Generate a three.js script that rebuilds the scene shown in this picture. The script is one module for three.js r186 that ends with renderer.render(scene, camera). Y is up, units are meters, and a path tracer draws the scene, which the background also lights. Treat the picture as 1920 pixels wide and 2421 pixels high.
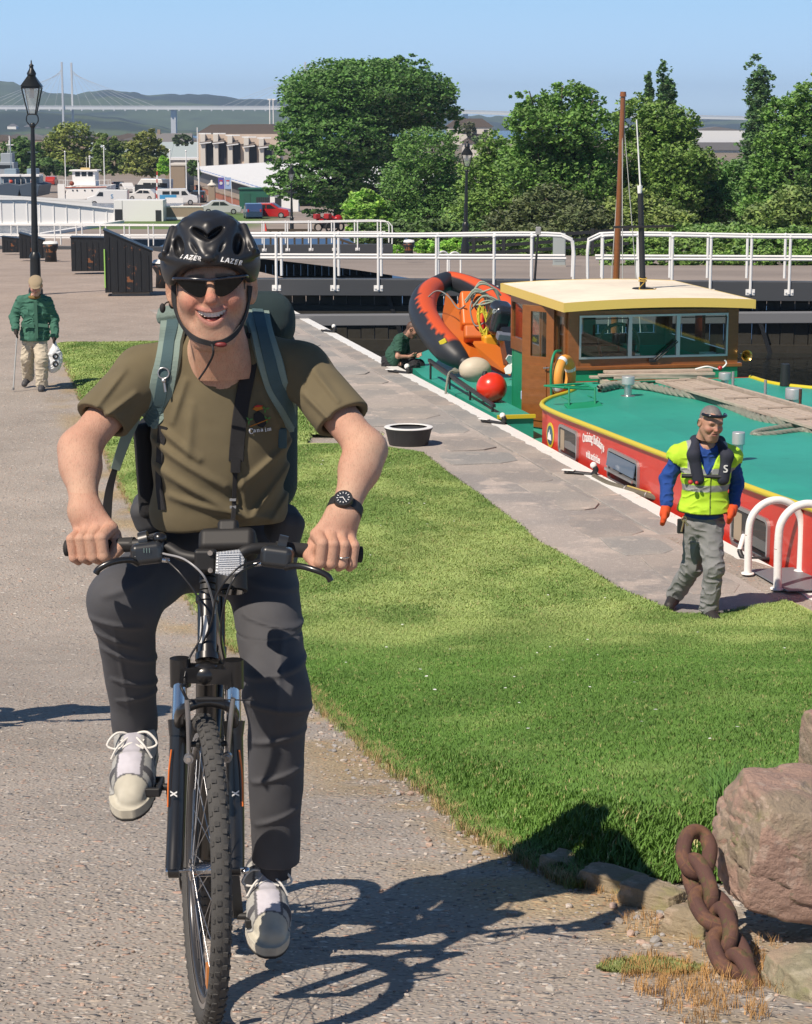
import * as THREE from 'three';
import { mergeGeometries } from 'three/addons/utils/BufferGeometryUtils.js';
import { RoundedBoxGeometry } from 'three/addons/geometries/RoundedBoxGeometry.js';
import { FontLoader } from 'three/addons/loaders/FontLoader.js';
import { TextGeometry } from 'three/addons/geometries/TextGeometry.js';

// ---------------------------------------------------------------- camera, sky, sun, exposure
const scene = new THREE.Scene();
const EYE = 4.03, FOCAL = 5000, PITCH = Math.atan(925.5 / 5000);      // eye height above the quay; lens in photograph pixels
const camera = new THREE.PerspectiveCamera(27.24, 812 / 1024, 0.1, 20000);
camera.position.set(0, EYE, 0);
camera.rotation.set(-PITCH, 0, 0);
const renderer = new THREE.WebGLRenderer({ antialias: true });
renderer.setSize(812, 1024);
renderer.toneMapping = THREE.LinearToneMapping;
renderer.toneMappingExposure = 1.13;
renderer.shadowMap.enabled = true;
renderer.shadowMap.type = THREE.PCFSoftShadowMap;

const SUN_EL = 50 * Math.PI / 180;
const SUN = new THREE.Vector3(-0.66 * Math.cos(SUN_EL), Math.sin(SUN_EL), 0.75 * Math.cos(SUN_EL)).normalize();
const sun = new THREE.DirectionalLight(0xfff1e0, 5.0);
sun.position.copy(SUN).multiplyScalar(120).add(new THREE.Vector3(0, 0, -30));
sun.target.position.set(0, 0, -30);
sun.castShadow = true;
Object.assign(sun.shadow.camera, { left: -70, right: 70, top: 70, bottom: -70, near: 1, far: 300 });
sun.shadow.mapSize.set(4096, 4096);
scene.add(sun, sun.target);

{ // clear morning sky: pale at the horizon, deeper blue overhead
  const W = 256, Hh = 512, data = new Float32Array(W * Hh * 4);
  const mix = (a, b, t) => a.map((v, i) => v + (b[i] - v) * t);
  const stops = [[0, [0.62, 0.80, 0.97]], [1.5, [0.49, 0.71, 0.97]], [3.5, [0.375, 0.625, 0.9]], [9, [0.20, 0.355, 0.6]], [22, [0.085, 0.165, 0.32]], [45, [0.036, 0.076, 0.165]], [90, [0.022, 0.05, 0.115]]];
  for (let j = 0; j < Hh; j++) {
    const el = Math.abs((j + 0.5) / Hh * 180 - 90);
    let c = stops[stops.length - 1][1];
    for (let s = 0; s < stops.length - 1; s++) if (el >= stops[s][0] && el <= stops[s + 1][0]) { c = mix(stops[s][1], stops[s + 1][1], (el - stops[s][0]) / (stops[s + 1][0] - stops[s][0])); break; }
    for (let i = 0; i < W; i++) { const k = (j * W + i) * 4; data[k] = c[0]; data[k + 1] = c[1]; data[k + 2] = c[2]; data[k + 3] = 1; }
  }
  const sky = new THREE.DataTexture(data, W, Hh, THREE.RGBAFormat, THREE.FloatType);
  sky.mapping = THREE.EquirectangularReflectionMapping; sky.magFilter = THREE.LinearFilter; sky.minFilter = THREE.LinearFilter; sky.needsUpdate = true;
  scene.background = sky; scene.environment = sky;
}
scene.fog = new THREE.FogExp2(0xb4d0f4, 0.00013);

// ---------------------------------------------------------------- helpers
const V = (x, y, z) => new THREE.Vector3(x, y, z);
const PI = Math.PI, { sin, cos, sqrt, abs, min, max, floor, hypot } = Math;
const clamp = (x, a = 0, b = 1) => x < a ? a : x > b ? b : x;
const lerp = (a, b, t) => a + (b - a) * t;
const sstep = (a, b, x) => { const t = clamp((x - a) / (b - a)); return t * t * (3 - 2 * t); };
function rng(seed) { let s = seed >>> 0; return () => { s = (s + 0x6D2B79F5) | 0; let t = Math.imul(s ^ (s >>> 15), 1 | s); t = (t + Math.imul(t ^ (t >>> 7), 61 | t)) ^ t; return ((t ^ (t >>> 14)) >>> 0) / 4294967296; }; }
const SP = sin(PITCH), CP = cos(PITCH);
// a surveyed point: bearing and elevation read off the photograph, at a known distance along the ground
function at(u, v, d) { const a = (u - 960) / FOCAL, b = -(v - 1210.5) / FOCAL, t = d / (b * SP + CP); return V(a * t, EYE + (b * CP - SP) * t, -d); }
function hash3(x, y, z) { let h = Math.imul(x, 374761393) ^ Math.imul(y, 668265263) ^ Math.imul(z, 2147483647 ^ 0x5bd1e995); h = Math.imul(h ^ (h >>> 13), 1274126177); return ((h ^ (h >>> 16)) >>> 0) / 4294967296; }
function noise3(x, y, z) {
  const xi = floor(x), yi = floor(y), zi = floor(z); let xf = x - xi, yf = y - yi, zf = z - zi;
  xf = xf * xf * (3 - 2 * xf); yf = yf * yf * (3 - 2 * yf); zf = zf * zf * (3 - 2 * zf);
  const L = (a, b, t) => a + (b - a) * t;
  return L(L(L(hash3(xi, yi, zi), hash3(xi + 1, yi, zi), xf), L(hash3(xi, yi + 1, zi), hash3(xi + 1, yi + 1, zi), xf), yf),
    L(L(hash3(xi, yi, zi + 1), hash3(xi + 1, yi, zi + 1), xf), L(hash3(xi, yi + 1, zi + 1), hash3(xi + 1, yi + 1, zi + 1), xf), yf), zf);
}
const fbm3 = (x, y, z, o = 3) => { let s = 0, a = 0.5, t = 0; for (let i = 0; i < o; i++) { s += a * noise3(x, y, z); t += a; a *= 0.5; x *= 2.03; y *= 2.03; z *= 2.03; } return s / t; };

// periodic noise for textures
function pnoise(seed) { return (x, y, per) => {
  const xi = floor(x), yi = floor(y); let xf = x - xi, yf = y - yi; xf = xf * xf * (3 - 2 * xf); yf = yf * yf * (3 - 2 * yf);
  const m = (a) => ((a % per) + per) % per, h = (a, b) => hash3(m(a), m(b), seed);
  return lerp(lerp(h(xi, yi), h(xi + 1, yi), xf), lerp(h(xi, yi + 1), h(xi + 1, yi + 1), xf), yf); }; }
function pfbm(seed, per0, oct) { const n = pnoise(seed); return (u, v) => { let s = 0, a = 0.5, t = 0, p = per0; for (let o = 0; o < oct; o++) { s += a * n(u * p, v * p, p); t += a; a *= 0.55; p *= 2; } return s / t; }; }
function pworley(seed, per) { return (u, v) => { // [distance to the nearest cell point, distance to the next, cell id]
  const x = u * per, y = v * per, xi = floor(x), yi = floor(y); let d1 = 9, d2 = 9, id = 0; const m = (a) => ((a % per) + per) % per;
  for (let j = -1; j <= 1; j++) for (let i = -1; i <= 1; i++) { const cx = m(xi + i), cy = m(yi + j); const px = xi + i + hash3(cx, cy, seed), py = yi + j + hash3(cx, cy, seed + 7); const d = hypot(px - x, py - y); if (d < d1) { d2 = d1; d1 = d; id = hash3(cx, cy, seed + 13); } else if (d < d2) d2 = d; }
  return [d1, d2, id]; }; }
const toS = (c) => c <= 0.0031308 ? 12.92 * c : 1.055 * c ** (1 / 2.4) - 0.055;
function tex(n, f, srgb = true, rep) { // f(u, v) -> [r, g, b] linear (colour) or a grey number
  const d = new Uint8Array(n * n * 4);
  for (let j = 0; j < n; j++) for (let i = 0; i < n; i++) { const c = f((i + 0.5) / n, (j + 0.5) / n), k = (j * n + i) * 4;
    if (typeof c === 'number') { const q = clamp(c) * 255; d[k] = d[k + 1] = d[k + 2] = q; } else for (let q = 0; q < 3; q++) d[k + q] = clamp(srgb ? toS(max(0, c[q])) : c[q]) * 255;
    d[k + 3] = 255; }
  const t = new THREE.DataTexture(d, n, n, THREE.RGBAFormat); t.wrapS = t.wrapT = THREE.RepeatWrapping; t.magFilter = THREE.LinearFilter; t.minFilter = THREE.LinearMipmapLinearFilter; t.generateMipmaps = true;
  if (srgb) t.colorSpace = THREE.SRGBColorSpace; if (rep) t.repeat.set(rep, rep); t.needsUpdate = true; return t;
}
const lin = (r, g, b) => new THREE.Color().setRGB(r, g, b);
function mat(c, rough = 0.8, o = {}) { const m = new THREE.MeshPhysicalMaterial({ roughness: rough, ...o }); if (Array.isArray(c)) m.color.setRGB(...c); else m.color.set(c); return m; }

// ---- geometry
function place(g, x = 0, y = 0, z = 0, rx = 0, ry = 0, rz = 0) { if (rx || ry || rz) g.applyMatrix4(new THREE.Matrix4().makeRotationFromEuler(new THREE.Euler(rx, ry, rz))); g.translate(x, y, z); return g; }
const box = (w, h, d, x, y, z, rx, ry, rz) => place(new THREE.BoxGeometry(w, h, d), x, y, z, rx, ry, rz);
const rbox = (w, h, d, r, x, y, z, rx, ry, rz) => place(new RoundedBoxGeometry(w, h, d, 2, min(r, w / 2.01, h / 2.01, d / 2.01)), x, y, z, rx, ry, rz);
const cyl = (r1, r2, h, x, y, z, rx, ry, rz, seg = 16) => place(new THREE.CylinderGeometry(r1, r2, h, seg), x, y, z, rx, ry, rz);
const sph = (r, x, y, z, sx = 1, sy = 1, sz = 1, seg = 20) => { const g = new THREE.SphereGeometry(r, seg, max(6, seg * 0.65 | 0)); g.scale(sx, sy, sz); g.translate(x, y, z); return g; };
const lathe = (pts, seg = 24, x = 0, y = 0, z = 0, rx, ry, rz) => place(new THREE.LatheGeometry(pts.map((p) => new THREE.Vector2(p[0], p[1])), seg), x, y, z, rx, ry, rz);
const arr = (p) => p.isVector3 ? p : V(p[0], p[1], p[2]);
function tube(pts, r, n = 24, rs = 8, closed = false) { return new THREE.TubeGeometry(new THREE.CatmullRomCurve3(pts.map(arr), closed, 'centripetal'), n, r, rs, closed); }
function rod(a, b, r, seg = 8, r2 = r) { a = arr(a); b = arr(b); const d = b.clone().sub(a), L = d.length(); const g = new THREE.CylinderGeometry(r2, r, L, seg); g.translate(0, L / 2, 0); g.applyQuaternion(new THREE.Quaternion().setFromUnitVectors(V(0, 1, 0), d.normalize())); g.translate(a.x, a.y, a.z); return g; }
function bar(a, b, w, h, upv = V(0, 1, 0)) { a = arr(a); b = arr(b); const d = b.clone().sub(a), L = d.length(); d.normalize(); const s = upv.clone().cross(d).normalize(), u = d.clone().cross(s); const g = new THREE.BoxGeometry(w, h, L); g.applyMatrix4(new THREE.Matrix4().makeBasis(s, u, d)); const c = a.clone().add(b).multiplyScalar(0.5); g.translate(c.x, c.y, c.z); return g; }
function prism(pts, depth, o = {}) { const s = new THREE.Shape(pts.map((p) => new THREE.Vector2(p[0], p[1]))); for (const h of o.holes ?? []) s.holes.push(new THREE.Path(h.map((p) => new THREE.Vector2(p[0], p[1])))); return new THREE.ExtrudeGeometry(s, { depth, bevelEnabled: !!o.bevel, bevelSize: o.bevel ?? 0, bevelThickness: o.bevel ?? 0, bevelSegments: 2, curveSegments: 10 }); }
function mg(list) { // merge
  list = list.flat().filter(Boolean).map((g) => { if (g.index) g = g.toNonIndexed(); for (const k of Object.keys(g.attributes)) if (!['position', 'normal', 'uv'].includes(k)) g.deleteAttribute(k); if (!g.attributes.uv) g.setAttribute('uv', new THREE.BufferAttribute(new Float32Array(g.attributes.position.count * 2), 2)); g.morphAttributes = {}; g.clearGroups(); return g; });
  return list.length === 1 ? list[0] : mergeGeometries(list);
}
function uvBox(g, s = 1) { // uv in metres by the way a face points
  if (g.index) g = g.toNonIndexed(); const p = g.attributes.position, n = g.attributes.normal, uv = new Float32Array(p.count * 2);
  for (let i = 0; i < p.count; i++) { const ax = abs(n.getX(i)), ay = abs(n.getY(i)), az = abs(n.getZ(i)); const [a, b] = ay >= ax && ay >= az ? [p.getX(i), p.getZ(i)] : ax >= az ? [p.getZ(i), p.getY(i)] : [p.getX(i), p.getY(i)]; uv[2 * i] = a * s; uv[2 * i + 1] = b * s; }
  g.setAttribute('uv', new THREE.BufferAttribute(uv, 2)); return g; }
function uvXY(g, s = 1) { const p = g.attributes.position, uv = new Float32Array(p.count * 2); for (let i = 0; i < p.count; i++) { uv[2 * i] = p.getX(i) * s; uv[2 * i + 1] = p.getY(i) * s; } g.setAttribute('uv', new THREE.BufferAttribute(uv, 2)); return g; }

// ---- things
const taken = new Map();
function numbered(n) { const k = taken.get(n) ?? 0; taken.set(n, k + 1); return k ? `${n}_${String(k).padStart(3, '0')}` : n; }
function tag(o, label, category, group) { o.userData = { ...o.userData, label, category }; if (group) o.userData.group = group; return o; }
function mesh(name, g, m) { const o = new THREE.Mesh(Array.isArray(g) ? mg(g) : g, m); o.name = name; o.castShadow = o.receiveShadow = true; return o; }
function thing(name, label, category, p = [0, 0, 0], ry = 0, group) { const o = new THREE.Group(); o.name = numbered(name); p = arr(p); o.position.copy(p); o.rotation.y = ry; tag(o, label, category, group); scene.add(o); return o; }
function part(parent, name, g, m, label) { const o = mesh(name, g, m); parent.add(o); if (label) o.userData.label = label; return o; }
function solo(name, g, m, label, category, p = [0, 0, 0], ry = 0, group) { const o = mesh(numbered(name), g, m); p = arr(p); o.position.copy(p); o.rotation.y = ry; tag(o, label, category, group); scene.add(o); return o; }
function struct(name, g, m) { const o = mesh(numbered(name), g, m); o.userData.kind = 'structure'; scene.add(o); return o; }
function stuff(o, label, category) { o.userData.kind = 'stuff'; if (label) { o.userData.label = label; o.userData.category = category; } return o; }
function copy(o, label, p, ry) { const c = o.clone(); c.name = numbered(o.name.replace(/_\d{3}$/, '')); c.userData = { ...o.userData, label }; c.position.copy(arr(p)); if (ry !== undefined) c.rotation.y = ry; scene.add(c); return c; }
const font = await new FontLoader().loadAsync('fonts/droid/droid_sans_bold.typeface.json');
const fontSerif = await new FontLoader().loadAsync('fonts/droid/droid_serif_bold.typeface.json');
function text(s, size, depth, f = font) { const g = new TextGeometry(s, { font: f, size, depth, curveSegments: 3 }); g.computeBoundingBox(); const b = g.boundingBox; g.translate(-(b.min.x + b.max.x) / 2, -(b.min.y + b.max.y) / 2, 0); return g; }

// ---- a grid of heights between two edges: left(z) .. right(z), z0 (far) .. z1 (near)
function sheet(xl, xr, z0, z1, nx, nz, h, uvs = 1, zp = 1) {
  const P = [], U = [], I = [];
  for (let j = 0; j <= nz; j++) { const t = (j / nz) ** zp, z = lerp(z1, z0, t), a = xl(z), b = xr(z); for (let i = 0; i <= nx; i++) { const x = lerp(a, b, i / nx); P.push(x, h(x, z), z); U.push(x * uvs, z * uvs); } }
  for (let j = 0; j < nz; j++) for (let i = 0; i < nx; i++) { const a = j * (nx + 1) + i, b = a + 1, c = a + nx + 1, d = c + 1; I.push(a, b, d, a, d, c); }
  const g = new THREE.BufferGeometry(); g.setAttribute('position', new THREE.Float32BufferAttribute(P, 3)); g.setAttribute('uv', new THREE.Float32BufferAttribute(U, 2)); g.setIndex(I); g.computeVertexNormals(); return g;
}
function paint(g, f) { const p = g.attributes.position, c = new Float32Array(p.count * 3); for (let i = 0; i < p.count; i++) { const q = f(p.getX(i), p.getY(i), p.getZ(i)); c[3 * i] = q[0]; c[3 * i + 1] = q[1]; c[3 * i + 2] = q[2]; } g.setAttribute('color', new THREE.BufferAttribute(c, 3)); return g; }
// polyline x(z) lookup
const poly = (pts) => (z) => { if (z >= pts[0][1]) { const [a, b] = [pts[0], pts[1]]; return a[0] + (z - a[1]) * (b[0] - a[0]) / (b[1] - a[1]); } for (let i = 0; i < pts.length - 1; i++) if (z <= pts[i][1] && z >= pts[i + 1][1]) return lerp(pts[i][0], pts[i + 1][0], (z - pts[i][1]) / (pts[i + 1][1] - pts[i][1])); const [a, b] = [pts[pts.length - 2], pts[pts.length - 1]]; return b[0] + (z - b[1]) * (b[0] - a[0]) / (b[1] - a[1]); };
// ---------------------------------------------------------------- shared textures and materials
const fbA = pfbm(11, 4, 6), fbB = pfbm(23, 8, 5), fbC = pfbm(37, 32, 4), fbD = pfbm(41, 2, 5);
const T = {}, nH = pnoise(91), pfH = (u, v) => 0.6 * nH(u * 96, v * 20, 96) + 0.4 * nH(u * 180, v * 36, 180);
T.noise = tex(512, (u, v) => fbA(u, v), false);
T.grain = tex(512, (u, v) => 0.6 * fbC(u, v) + 0.4 * hash3(u * 512 | 0, v * 512 | 0, 5), false);
T.weave = tex(256, (u, v) => 0.5 + 0.25 * sin(u * 2 * PI * 48) + 0.25 * sin(v * 2 * PI * 48) * (0.6 + 0.4 * fbB(u, v)), false);
{ // compacted gravel: pebbles of several sizes in grey-pink dust
  const w1 = pworley(3, 150), w2 = pworley(9, 64), w3 = pworley(15, 26), n1 = pfbm(51, 6, 5), N = 1024, hgt = new Float32Array(N * N);
  const tint = [[0.32, 0.28, 0.235], [0.27, 0.255, 0.235], [0.36, 0.31, 0.26], [0.16, 0.15, 0.145], [0.5, 0.47, 0.43], [0.4, 0.27, 0.21], [0.30, 0.275, 0.235]];
  const f = (u, v) => { let c = [0.305, 0.275, 0.245], h = 0.35; const d = n1(u, v); c = c.map((x) => x * (0.8 + 0.4 * d));
    const a = w1(u, v); if (a[2] > 0.25 && a[0] < 0.42) { const t = tint[(a[2] * 97 | 0) % 7]; const k = clamp((0.42 - a[0]) * 6); c = c.map((x, i) => lerp(x, t[i], k * 0.8)); h += 0.15 * k * (1 - a[0]); }
    const b = w2(u, v); if (b[2] > 0.62 && b[0] < 0.34) { const t = tint[(b[2] * 131 | 0) % 7]; const k = clamp((0.34 - b[0]) * 8); c = c.map((x, i) => lerp(x, t[i] * 1.05, k)); h += 0.3 * k * (1 - b[0]); }
    const e = w3(u, v); if (e[2] > 0.86 && e[0] < 0.24) { const t = tint[(e[2] * 173 | 0) % 7]; const k = clamp((0.24 - e[0]) * 9); c = c.map((x, i) => lerp(x, t[i] * 1.1, k)); h += 0.4 * k; }
    return [c, h]; };
  T.gravel = tex(N, (u, v) => { const [c, h] = f(u, v); hgt[(v * N | 0) * N + (u * N | 0)] = h; return c; });
  T.gravelH = tex(N, (u, v) => hgt[(v * N | 0) * N + (u * N | 0)], false);
}
{ // worn quay surface: stone dust, old tar, pinkish sandstone
  const n1 = pfbm(61, 3, 6), n2 = pfbm(67, 12, 5), w = pworley(71, 90);
  T.quay = tex(1024, (u, v) => { const a = n1(u, v), b = n2(u, v), g = hash3(u * 1024 | 0, v * 1024 | 0, 3); let c = [0.285, 0.26, 0.238]; const grey = sstep(0.45, 0.62, a); c = c.map((x, i) => lerp(x, [0.225, 0.215, 0.205][i], grey)); const pale = sstep(0.6, 0.75, b); c = c.map((x, i) => lerp(x, [0.40, 0.35, 0.31][i], pale * 0.7)); const s = w(u, v); const k = s[2] > 0.7 && s[0] < 0.3 ? 1.18 : 1; return c.map((x) => x * k * (0.82 + 0.36 * g)); });
  T.quayH = tex(512, (u, v) => 0.6 * n2(u, v) + 0.4 * hash3(u * 512 | 0, v * 512 | 0, 3), false);
  T.turf = tex(512, (u, v) => { const a = fbB(u, v), b = hash3(u * 512 | 0, v * 512 | 0, 9), c = fbC(u, v); const k = 0.72 + 0.6 * b * c; return [lerp(0.17, 0.3, a) * k, lerp(0.27, 0.36, a) * k, lerp(0.05, 0.09, a) * k]; });
  T.asphalt = tex(512, (u, v) => { const a = n1(u, v), g = hash3(u * 512 | 0, v * 512 | 0, 4); const k = (0.8 + 0.4 * g) * (0.85 + 0.3 * a); return [0.235 * k, 0.215 * k, 0.2 * k]; });
  T.rock = tex(1024, (u, v) => { const a = n1(u, v), b = n2(u, v), g = hash3(u * 1024 | 0, v * 1024 | 0, 8); let c = [0.33, 0.235, 0.2]; c = c.map((x, i) => lerp(x, [0.25, 0.215, 0.17][i], sstep(0.42, 0.6, a))); c = c.map((x, i) => lerp(x, [0.42, 0.35, 0.31][i], sstep(0.58, 0.72, b) * 0.6)); const moss = sstep(0.6, 0.72, 0.5 * a + 0.5 * fbB(v, u)); c = c.map((x, i) => lerp(x, [0.2, 0.2, 0.1][i], moss * 0.6)); return c.map((x) => x * (0.8 + 0.4 * g)); });
  T.rockH = tex(512, (u, v) => 0.55 * n2(u, v) + 0.3 * fbC(u, v) + 0.15 * hash3(u * 512 | 0, v * 512 | 0, 3), false);
  T.wood = tex(512, (u, v) => { const g = fbC(u * 0.25, v * 4) * 0.5 + fbB(u, v * 2) * 0.5, k = 0.7 + 0.6 * g; return [0.24 * k, 0.085 * k, 0.022 * k]; });
  T.oldwood = tex(512, (u, v) => { const g = fbC(u * 0.25, v * 4) * 0.6 + fbB(u, v * 2) * 0.4, k = 0.55 + 0.9 * g; return [0.30 * k, 0.25 * k, 0.21 * k]; });
  T.rust = tex(512, (u, v) => { const a = fbA(u, v), b = fbB(u, v), g = hash3(u * 512 | 0, v * 512 | 0, 6); let c = [0.105, 0.052, 0.042]; c = c.map((x, i) => lerp(x, [0.17, 0.085, 0.05][i], sstep(0.45, 0.65, a))); c = c.map((x, i) => lerp(x, [0.1, 0.075, 0.035][i], sstep(0.6, 0.7, b))); return c.map((x) => x * (0.7 + 0.6 * g)); });
  T.blackSteel = tex(512, (u, v) => { const a = fbB(u, v), b = fbA(u, v); const r = sstep(0.62, 0.66, 0.45 * a + 0.55 * fbC(u, v)) * sstep(0.42, 0.6, b); const s = 0.8 + 0.5 * fbC(u * 3 % 1, v * 0.1); return [lerp(0.014 * s, 0.22, r), lerp(0.016 * s, 0.085, r), lerp(0.019 * s, 0.035, r)]; });
  T.whitePaint = tex(512, (u, v) => { const a = fbB(u, v), b = fbC(u, v); const chip = sstep(0.70, 0.735, 0.55 * a + 0.45 * b); return [lerp(0.8, 0.3, chip), lerp(0.8, 0.2, chip), lerp(0.78, 0.15, chip)]; });
  { const st = pfbm(83, 2, 3); T.wear = tex(512, (u, v) => { const a = fbA(u, v), b = fbC(u, v), s = st(u * 1, v), k = 0.78 + 0.3 * a + 0.14 * (b - 0.5), d = sstep(0.7, 0.76, 0.5 * fbB(u, v) + 0.5 * b) * 0.5; return [lerp(k, 0.45, d), lerp(k, 0.42, d), lerp(k, 0.38, d)].map((q) => q * (0.9 + 0.2 * s)); }); }
  T.skin = tex(512, (u, v) => { const a = fbB(u, v), b = fbC(u, v), h = sstep(0.63, 0.7, pfH(u, v)), k = 0.9 + 0.2 * a, r = 0.16 * (b - 0.5); return [k * (1 + 0.4 * r) * (1 - 0.16 * h), k * (1 - r) * (1 - 0.2 * h), k * (1 - r) * (1 - 0.22 * h)]; });
  T.waterH = tex(512, (u, v) => 0.6 * fbB(u, v * 0.5) + 0.4 * fbC(u, v * 0.5), false);
}
const R = (t, r) => { const c = t.clone(); c.repeat.set(r, r); c.needsUpdate = true; return c; };
const M = {
  gravel: mat([1.12, 1.1, 1.08], 0.95, { map: R(T.gravel, 0.42), bumpMap: R(T.gravelH, 0.42), bumpScale: 0.022, vertexColors: true }),
  quay: mat([1.3, 1.32, 1.33], 0.92, { map: R(T.quay, 0.17), bumpMap: R(T.quayH, 0.4), bumpScale: 0.012, vertexColors: true }),
  turf: mat([1, 1, 1], 0.95, { map: R(T.turf, 0.8), vertexColors: true }),
  asphalt: mat([1, 1, 1], 0.95, { map: R(T.asphalt, 0.12), vertexColors: true }),
  flag: [[1.28, 1.29, 1.29], [1.24, 1.2, 1.18], [1.36, 1.33, 1.3], [1.2, 1.23, 1.25]].map((c) => mat(c, 0.9, { map: R(T.quay, 0.31), bumpMap: R(T.quayH, 0.5), bumpScale: 0.01 })),
  stone: mat([0.95, 0.95, 0.95], 0.9, { map: R(T.rock, 0.3), bumpMap: R(T.rockH, 0.8), bumpScale: 0.02 }),
  wetStone: mat([0.14, 0.13, 0.12], 0.6, { map: R(T.rock, 0.3), bumpMap: R(T.rockH, 0.6), bumpScale: 0.03 }),
  white: mat([1, 1, 1], 0.45, { map: R(T.whitePaint, 0.6) }),
  whiteClean: mat([0.78, 0.78, 0.77], 0.4),
  whiteMatt: mat([0.8, 0.8, 0.79], 0.7),
  blackBeam: mat([1, 1, 1], 0.5, { map: R(T.blackSteel, 0.35), bumpMap: R(T.noise, 0.5), bumpScale: 0.004 }),
  blackPaint: mat([0.016, 0.017, 0.019], 0.4),
  beamGrey: mat([0.055, 0.06, 0.068], 0.55, { bumpMap: R(T.noise, 0.7), bumpScale: 0.004 }),
  boom: mat([0.17, 0.175, 0.185], 0.65, { bumpMap: R(T.noise, 0.7), bumpScale: 0.004 }),
  gatePlank: mat([0.03, 0.028, 0.022], 0.55, { bumpMap: R(T.noise, 1.2), bumpScale: 0.01 }),
  water: mat([0.012, 0.016, 0.016], 0.06, { bumpMap: R(T.waterH, 0.25), bumpScale: 0.03 }),
  basin: mat([0.02, 0.045, 0.085], 0.12, { bumpMap: R(T.waterH, 0.11), bumpScale: 0.5 }),
  rust: mat([1, 1, 1], 0.85, { map: R(T.rust, 5), bumpMap: R(T.rockH, 7), bumpScale: 0.002 }),
  rustDark: mat([0.5, 0.45, 0.42], 0.8, { map: R(T.rust, 3) }),
  steel: mat([0.55, 0.56, 0.57], 0.35, { metalness: 0.9 }),
  steelDull: mat([0.4, 0.4, 0.4], 0.55, { metalness: 0.7 }),
  concrete: mat([0.36, 0.34, 0.31], 0.9, { bumpMap: R(T.noise, 1), bumpScale: 0.01 }),
};

// ---------------------------------------------------------------- ground by the locks
const QX = 1.42, QS = 0.217, edgeX = (z) => QX + QS * (z + 27.8);                    // the lock's near edge
const LA = Math.atan(QS), lc = cos(LA), ls = sin(LA);
const LK = (lx, y, lz) => V(QX + lx * lc + lz * ls, y, -27.8 - lx * ls + lz * lc);   // lock frame: lx across the water, lz along the quay
const pathEdge = poly([[1.2, -3.6], [0.58, -5.9], [0.265, -7.0], [-0.11, -9.2], [-0.59, -12.3], [-3.0, -22.5], [-6.4, -38.7]]);
function H(x, z) {
  let y;
  if (z > -48) { const t = z + 15.9; y = 0.179 * (t + sqrt(t * t + 1.4)) / 2; if (z > -3) y = y - 0.09 * (z + 3); }
  else { const t = -z - 48; y = 0.003 - 0.046 * (t * t / (t + 14)); }
  const near = sstep(-30, -8, z);
  y += (fbm3(x * 0.8, 0, z * 0.8, 2) - 0.5) * 0.05 * sstep(-46, -30, z) * (z > -48 ? 1 : 0);
  y += near * (noise3(x * 7, 1, z * 7) - 0.5) * 0.008;
  return y;
}
const lawnRise = (x, z) => { const e = min(x - pathEdge(z), (-6.02 - z) * 0.7); return 0.015 + sstep(0, 0.25, e) * (0.03 + 0.14 * sstep(-10, -6, z)) + 0.07 * max(0, e - 0.2) * sstep(-16, -8, z) + 0.02 * (noise3(x * 1.7, 4, z * 1.7) - 0.5); };
const HL = (x, z) => H(x, z) + lawnRise(x, z);

const ground = struct('gravel_path', paint(sheet((z) => -10 + z * 0.33, (z) => edgeX(z) - 0.02 + 1.8 * sstep(-47.2, -49, z), -150, 1.5, 130, 420, H, 1, 2.2), (x, y, z) => {
  const a = fbm3(x * 0.5, 3, z * 0.5, 3), b = fbm3(x * 2.2, 7, z * 2.2, 3), k = 0.86 + 0.28 * a + 0.16 * (b - 0.5); const far = sstep(-30, -50, z);
  const dry = sstep(0.55, 0.1, abs(x - pathEdge(z) + 0.1)) * sstep(-40, -30, z) * sstep(0.45, 0.6, b);      // worn straw at the lawn's edge
  return [lerp(k, 1.02 * k, far) * lerp(1, 0.98, dry), lerp(k, 0.95 * k, far) * lerp(1, 0.86, dry), lerp(k, 0.93 * k, far) * lerp(1, 0.6, dry)]; }), M.gravel);
// lawns
const lowerLawnR = poly([[2.95, -13.2], [2.45, -15.6], [2.2, -16.75], [1.9, -17.5], [1.19, -20.4], [0.2, -25.5], [-0.5, -26.15]]);
const upperLawnR = poly([[-0.3, -27.0], [-0.9, -28.4], [-3.6, -38.7]]);
const lawnTone = (x, z) => { // [r, g, b] factor: mown stripes, yellowed patches and lush bank
  const a = fbm3(x * 0.55, 1, z * 0.4, 3), b = fbm3(x * 2.4, 5, z * 1.9, 3), st = 0.5 + 0.5 * sin((x * 0.93 + z * 0.36 + 0.35 * a) * 2 * PI / 1.1);
  const flat = sstep(-13.5, -16.2, z), y = clamp(flat * (0.30 + 0.5 * sstep(0.35, 0.65, b) + 0.26 * st) + 0.35 * sstep(0.5, 0, abs(z + 15.7 + 0.3 * a)) * sstep(2.4, 1, x) + sstep(0.55, 0.75, b) * 0.25 + (z < -26.5 ? -0.05 : 0), 0, 1);
  const k = 0.86 + 0.2 * a + 0.2 * (b - 0.5) + 0.1 * st;
  return [lerp(0.72, 1.85, y) * k, lerp(0.95, 1.6, y) * k, lerp(0.8, 2.5, y) * k]; };
const toneGrid = new Map(), lawnToneQ = (x, z) => { const k = Math.round(x * 12) * 4096 + Math.round(z * 12); let t = toneGrid.get(k); if (!t) toneGrid.set(k, t = lawnTone(x, z)); return t; };
const bankR = (z) => min(edgeX(z) - 0.6, 4.6), bankZ = (x, z) => z - 0.75 * max(0, x - 2.5) * sstep(-14.2, -16.72, z);   // the bank's foot runs out aslant to the quay
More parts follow.
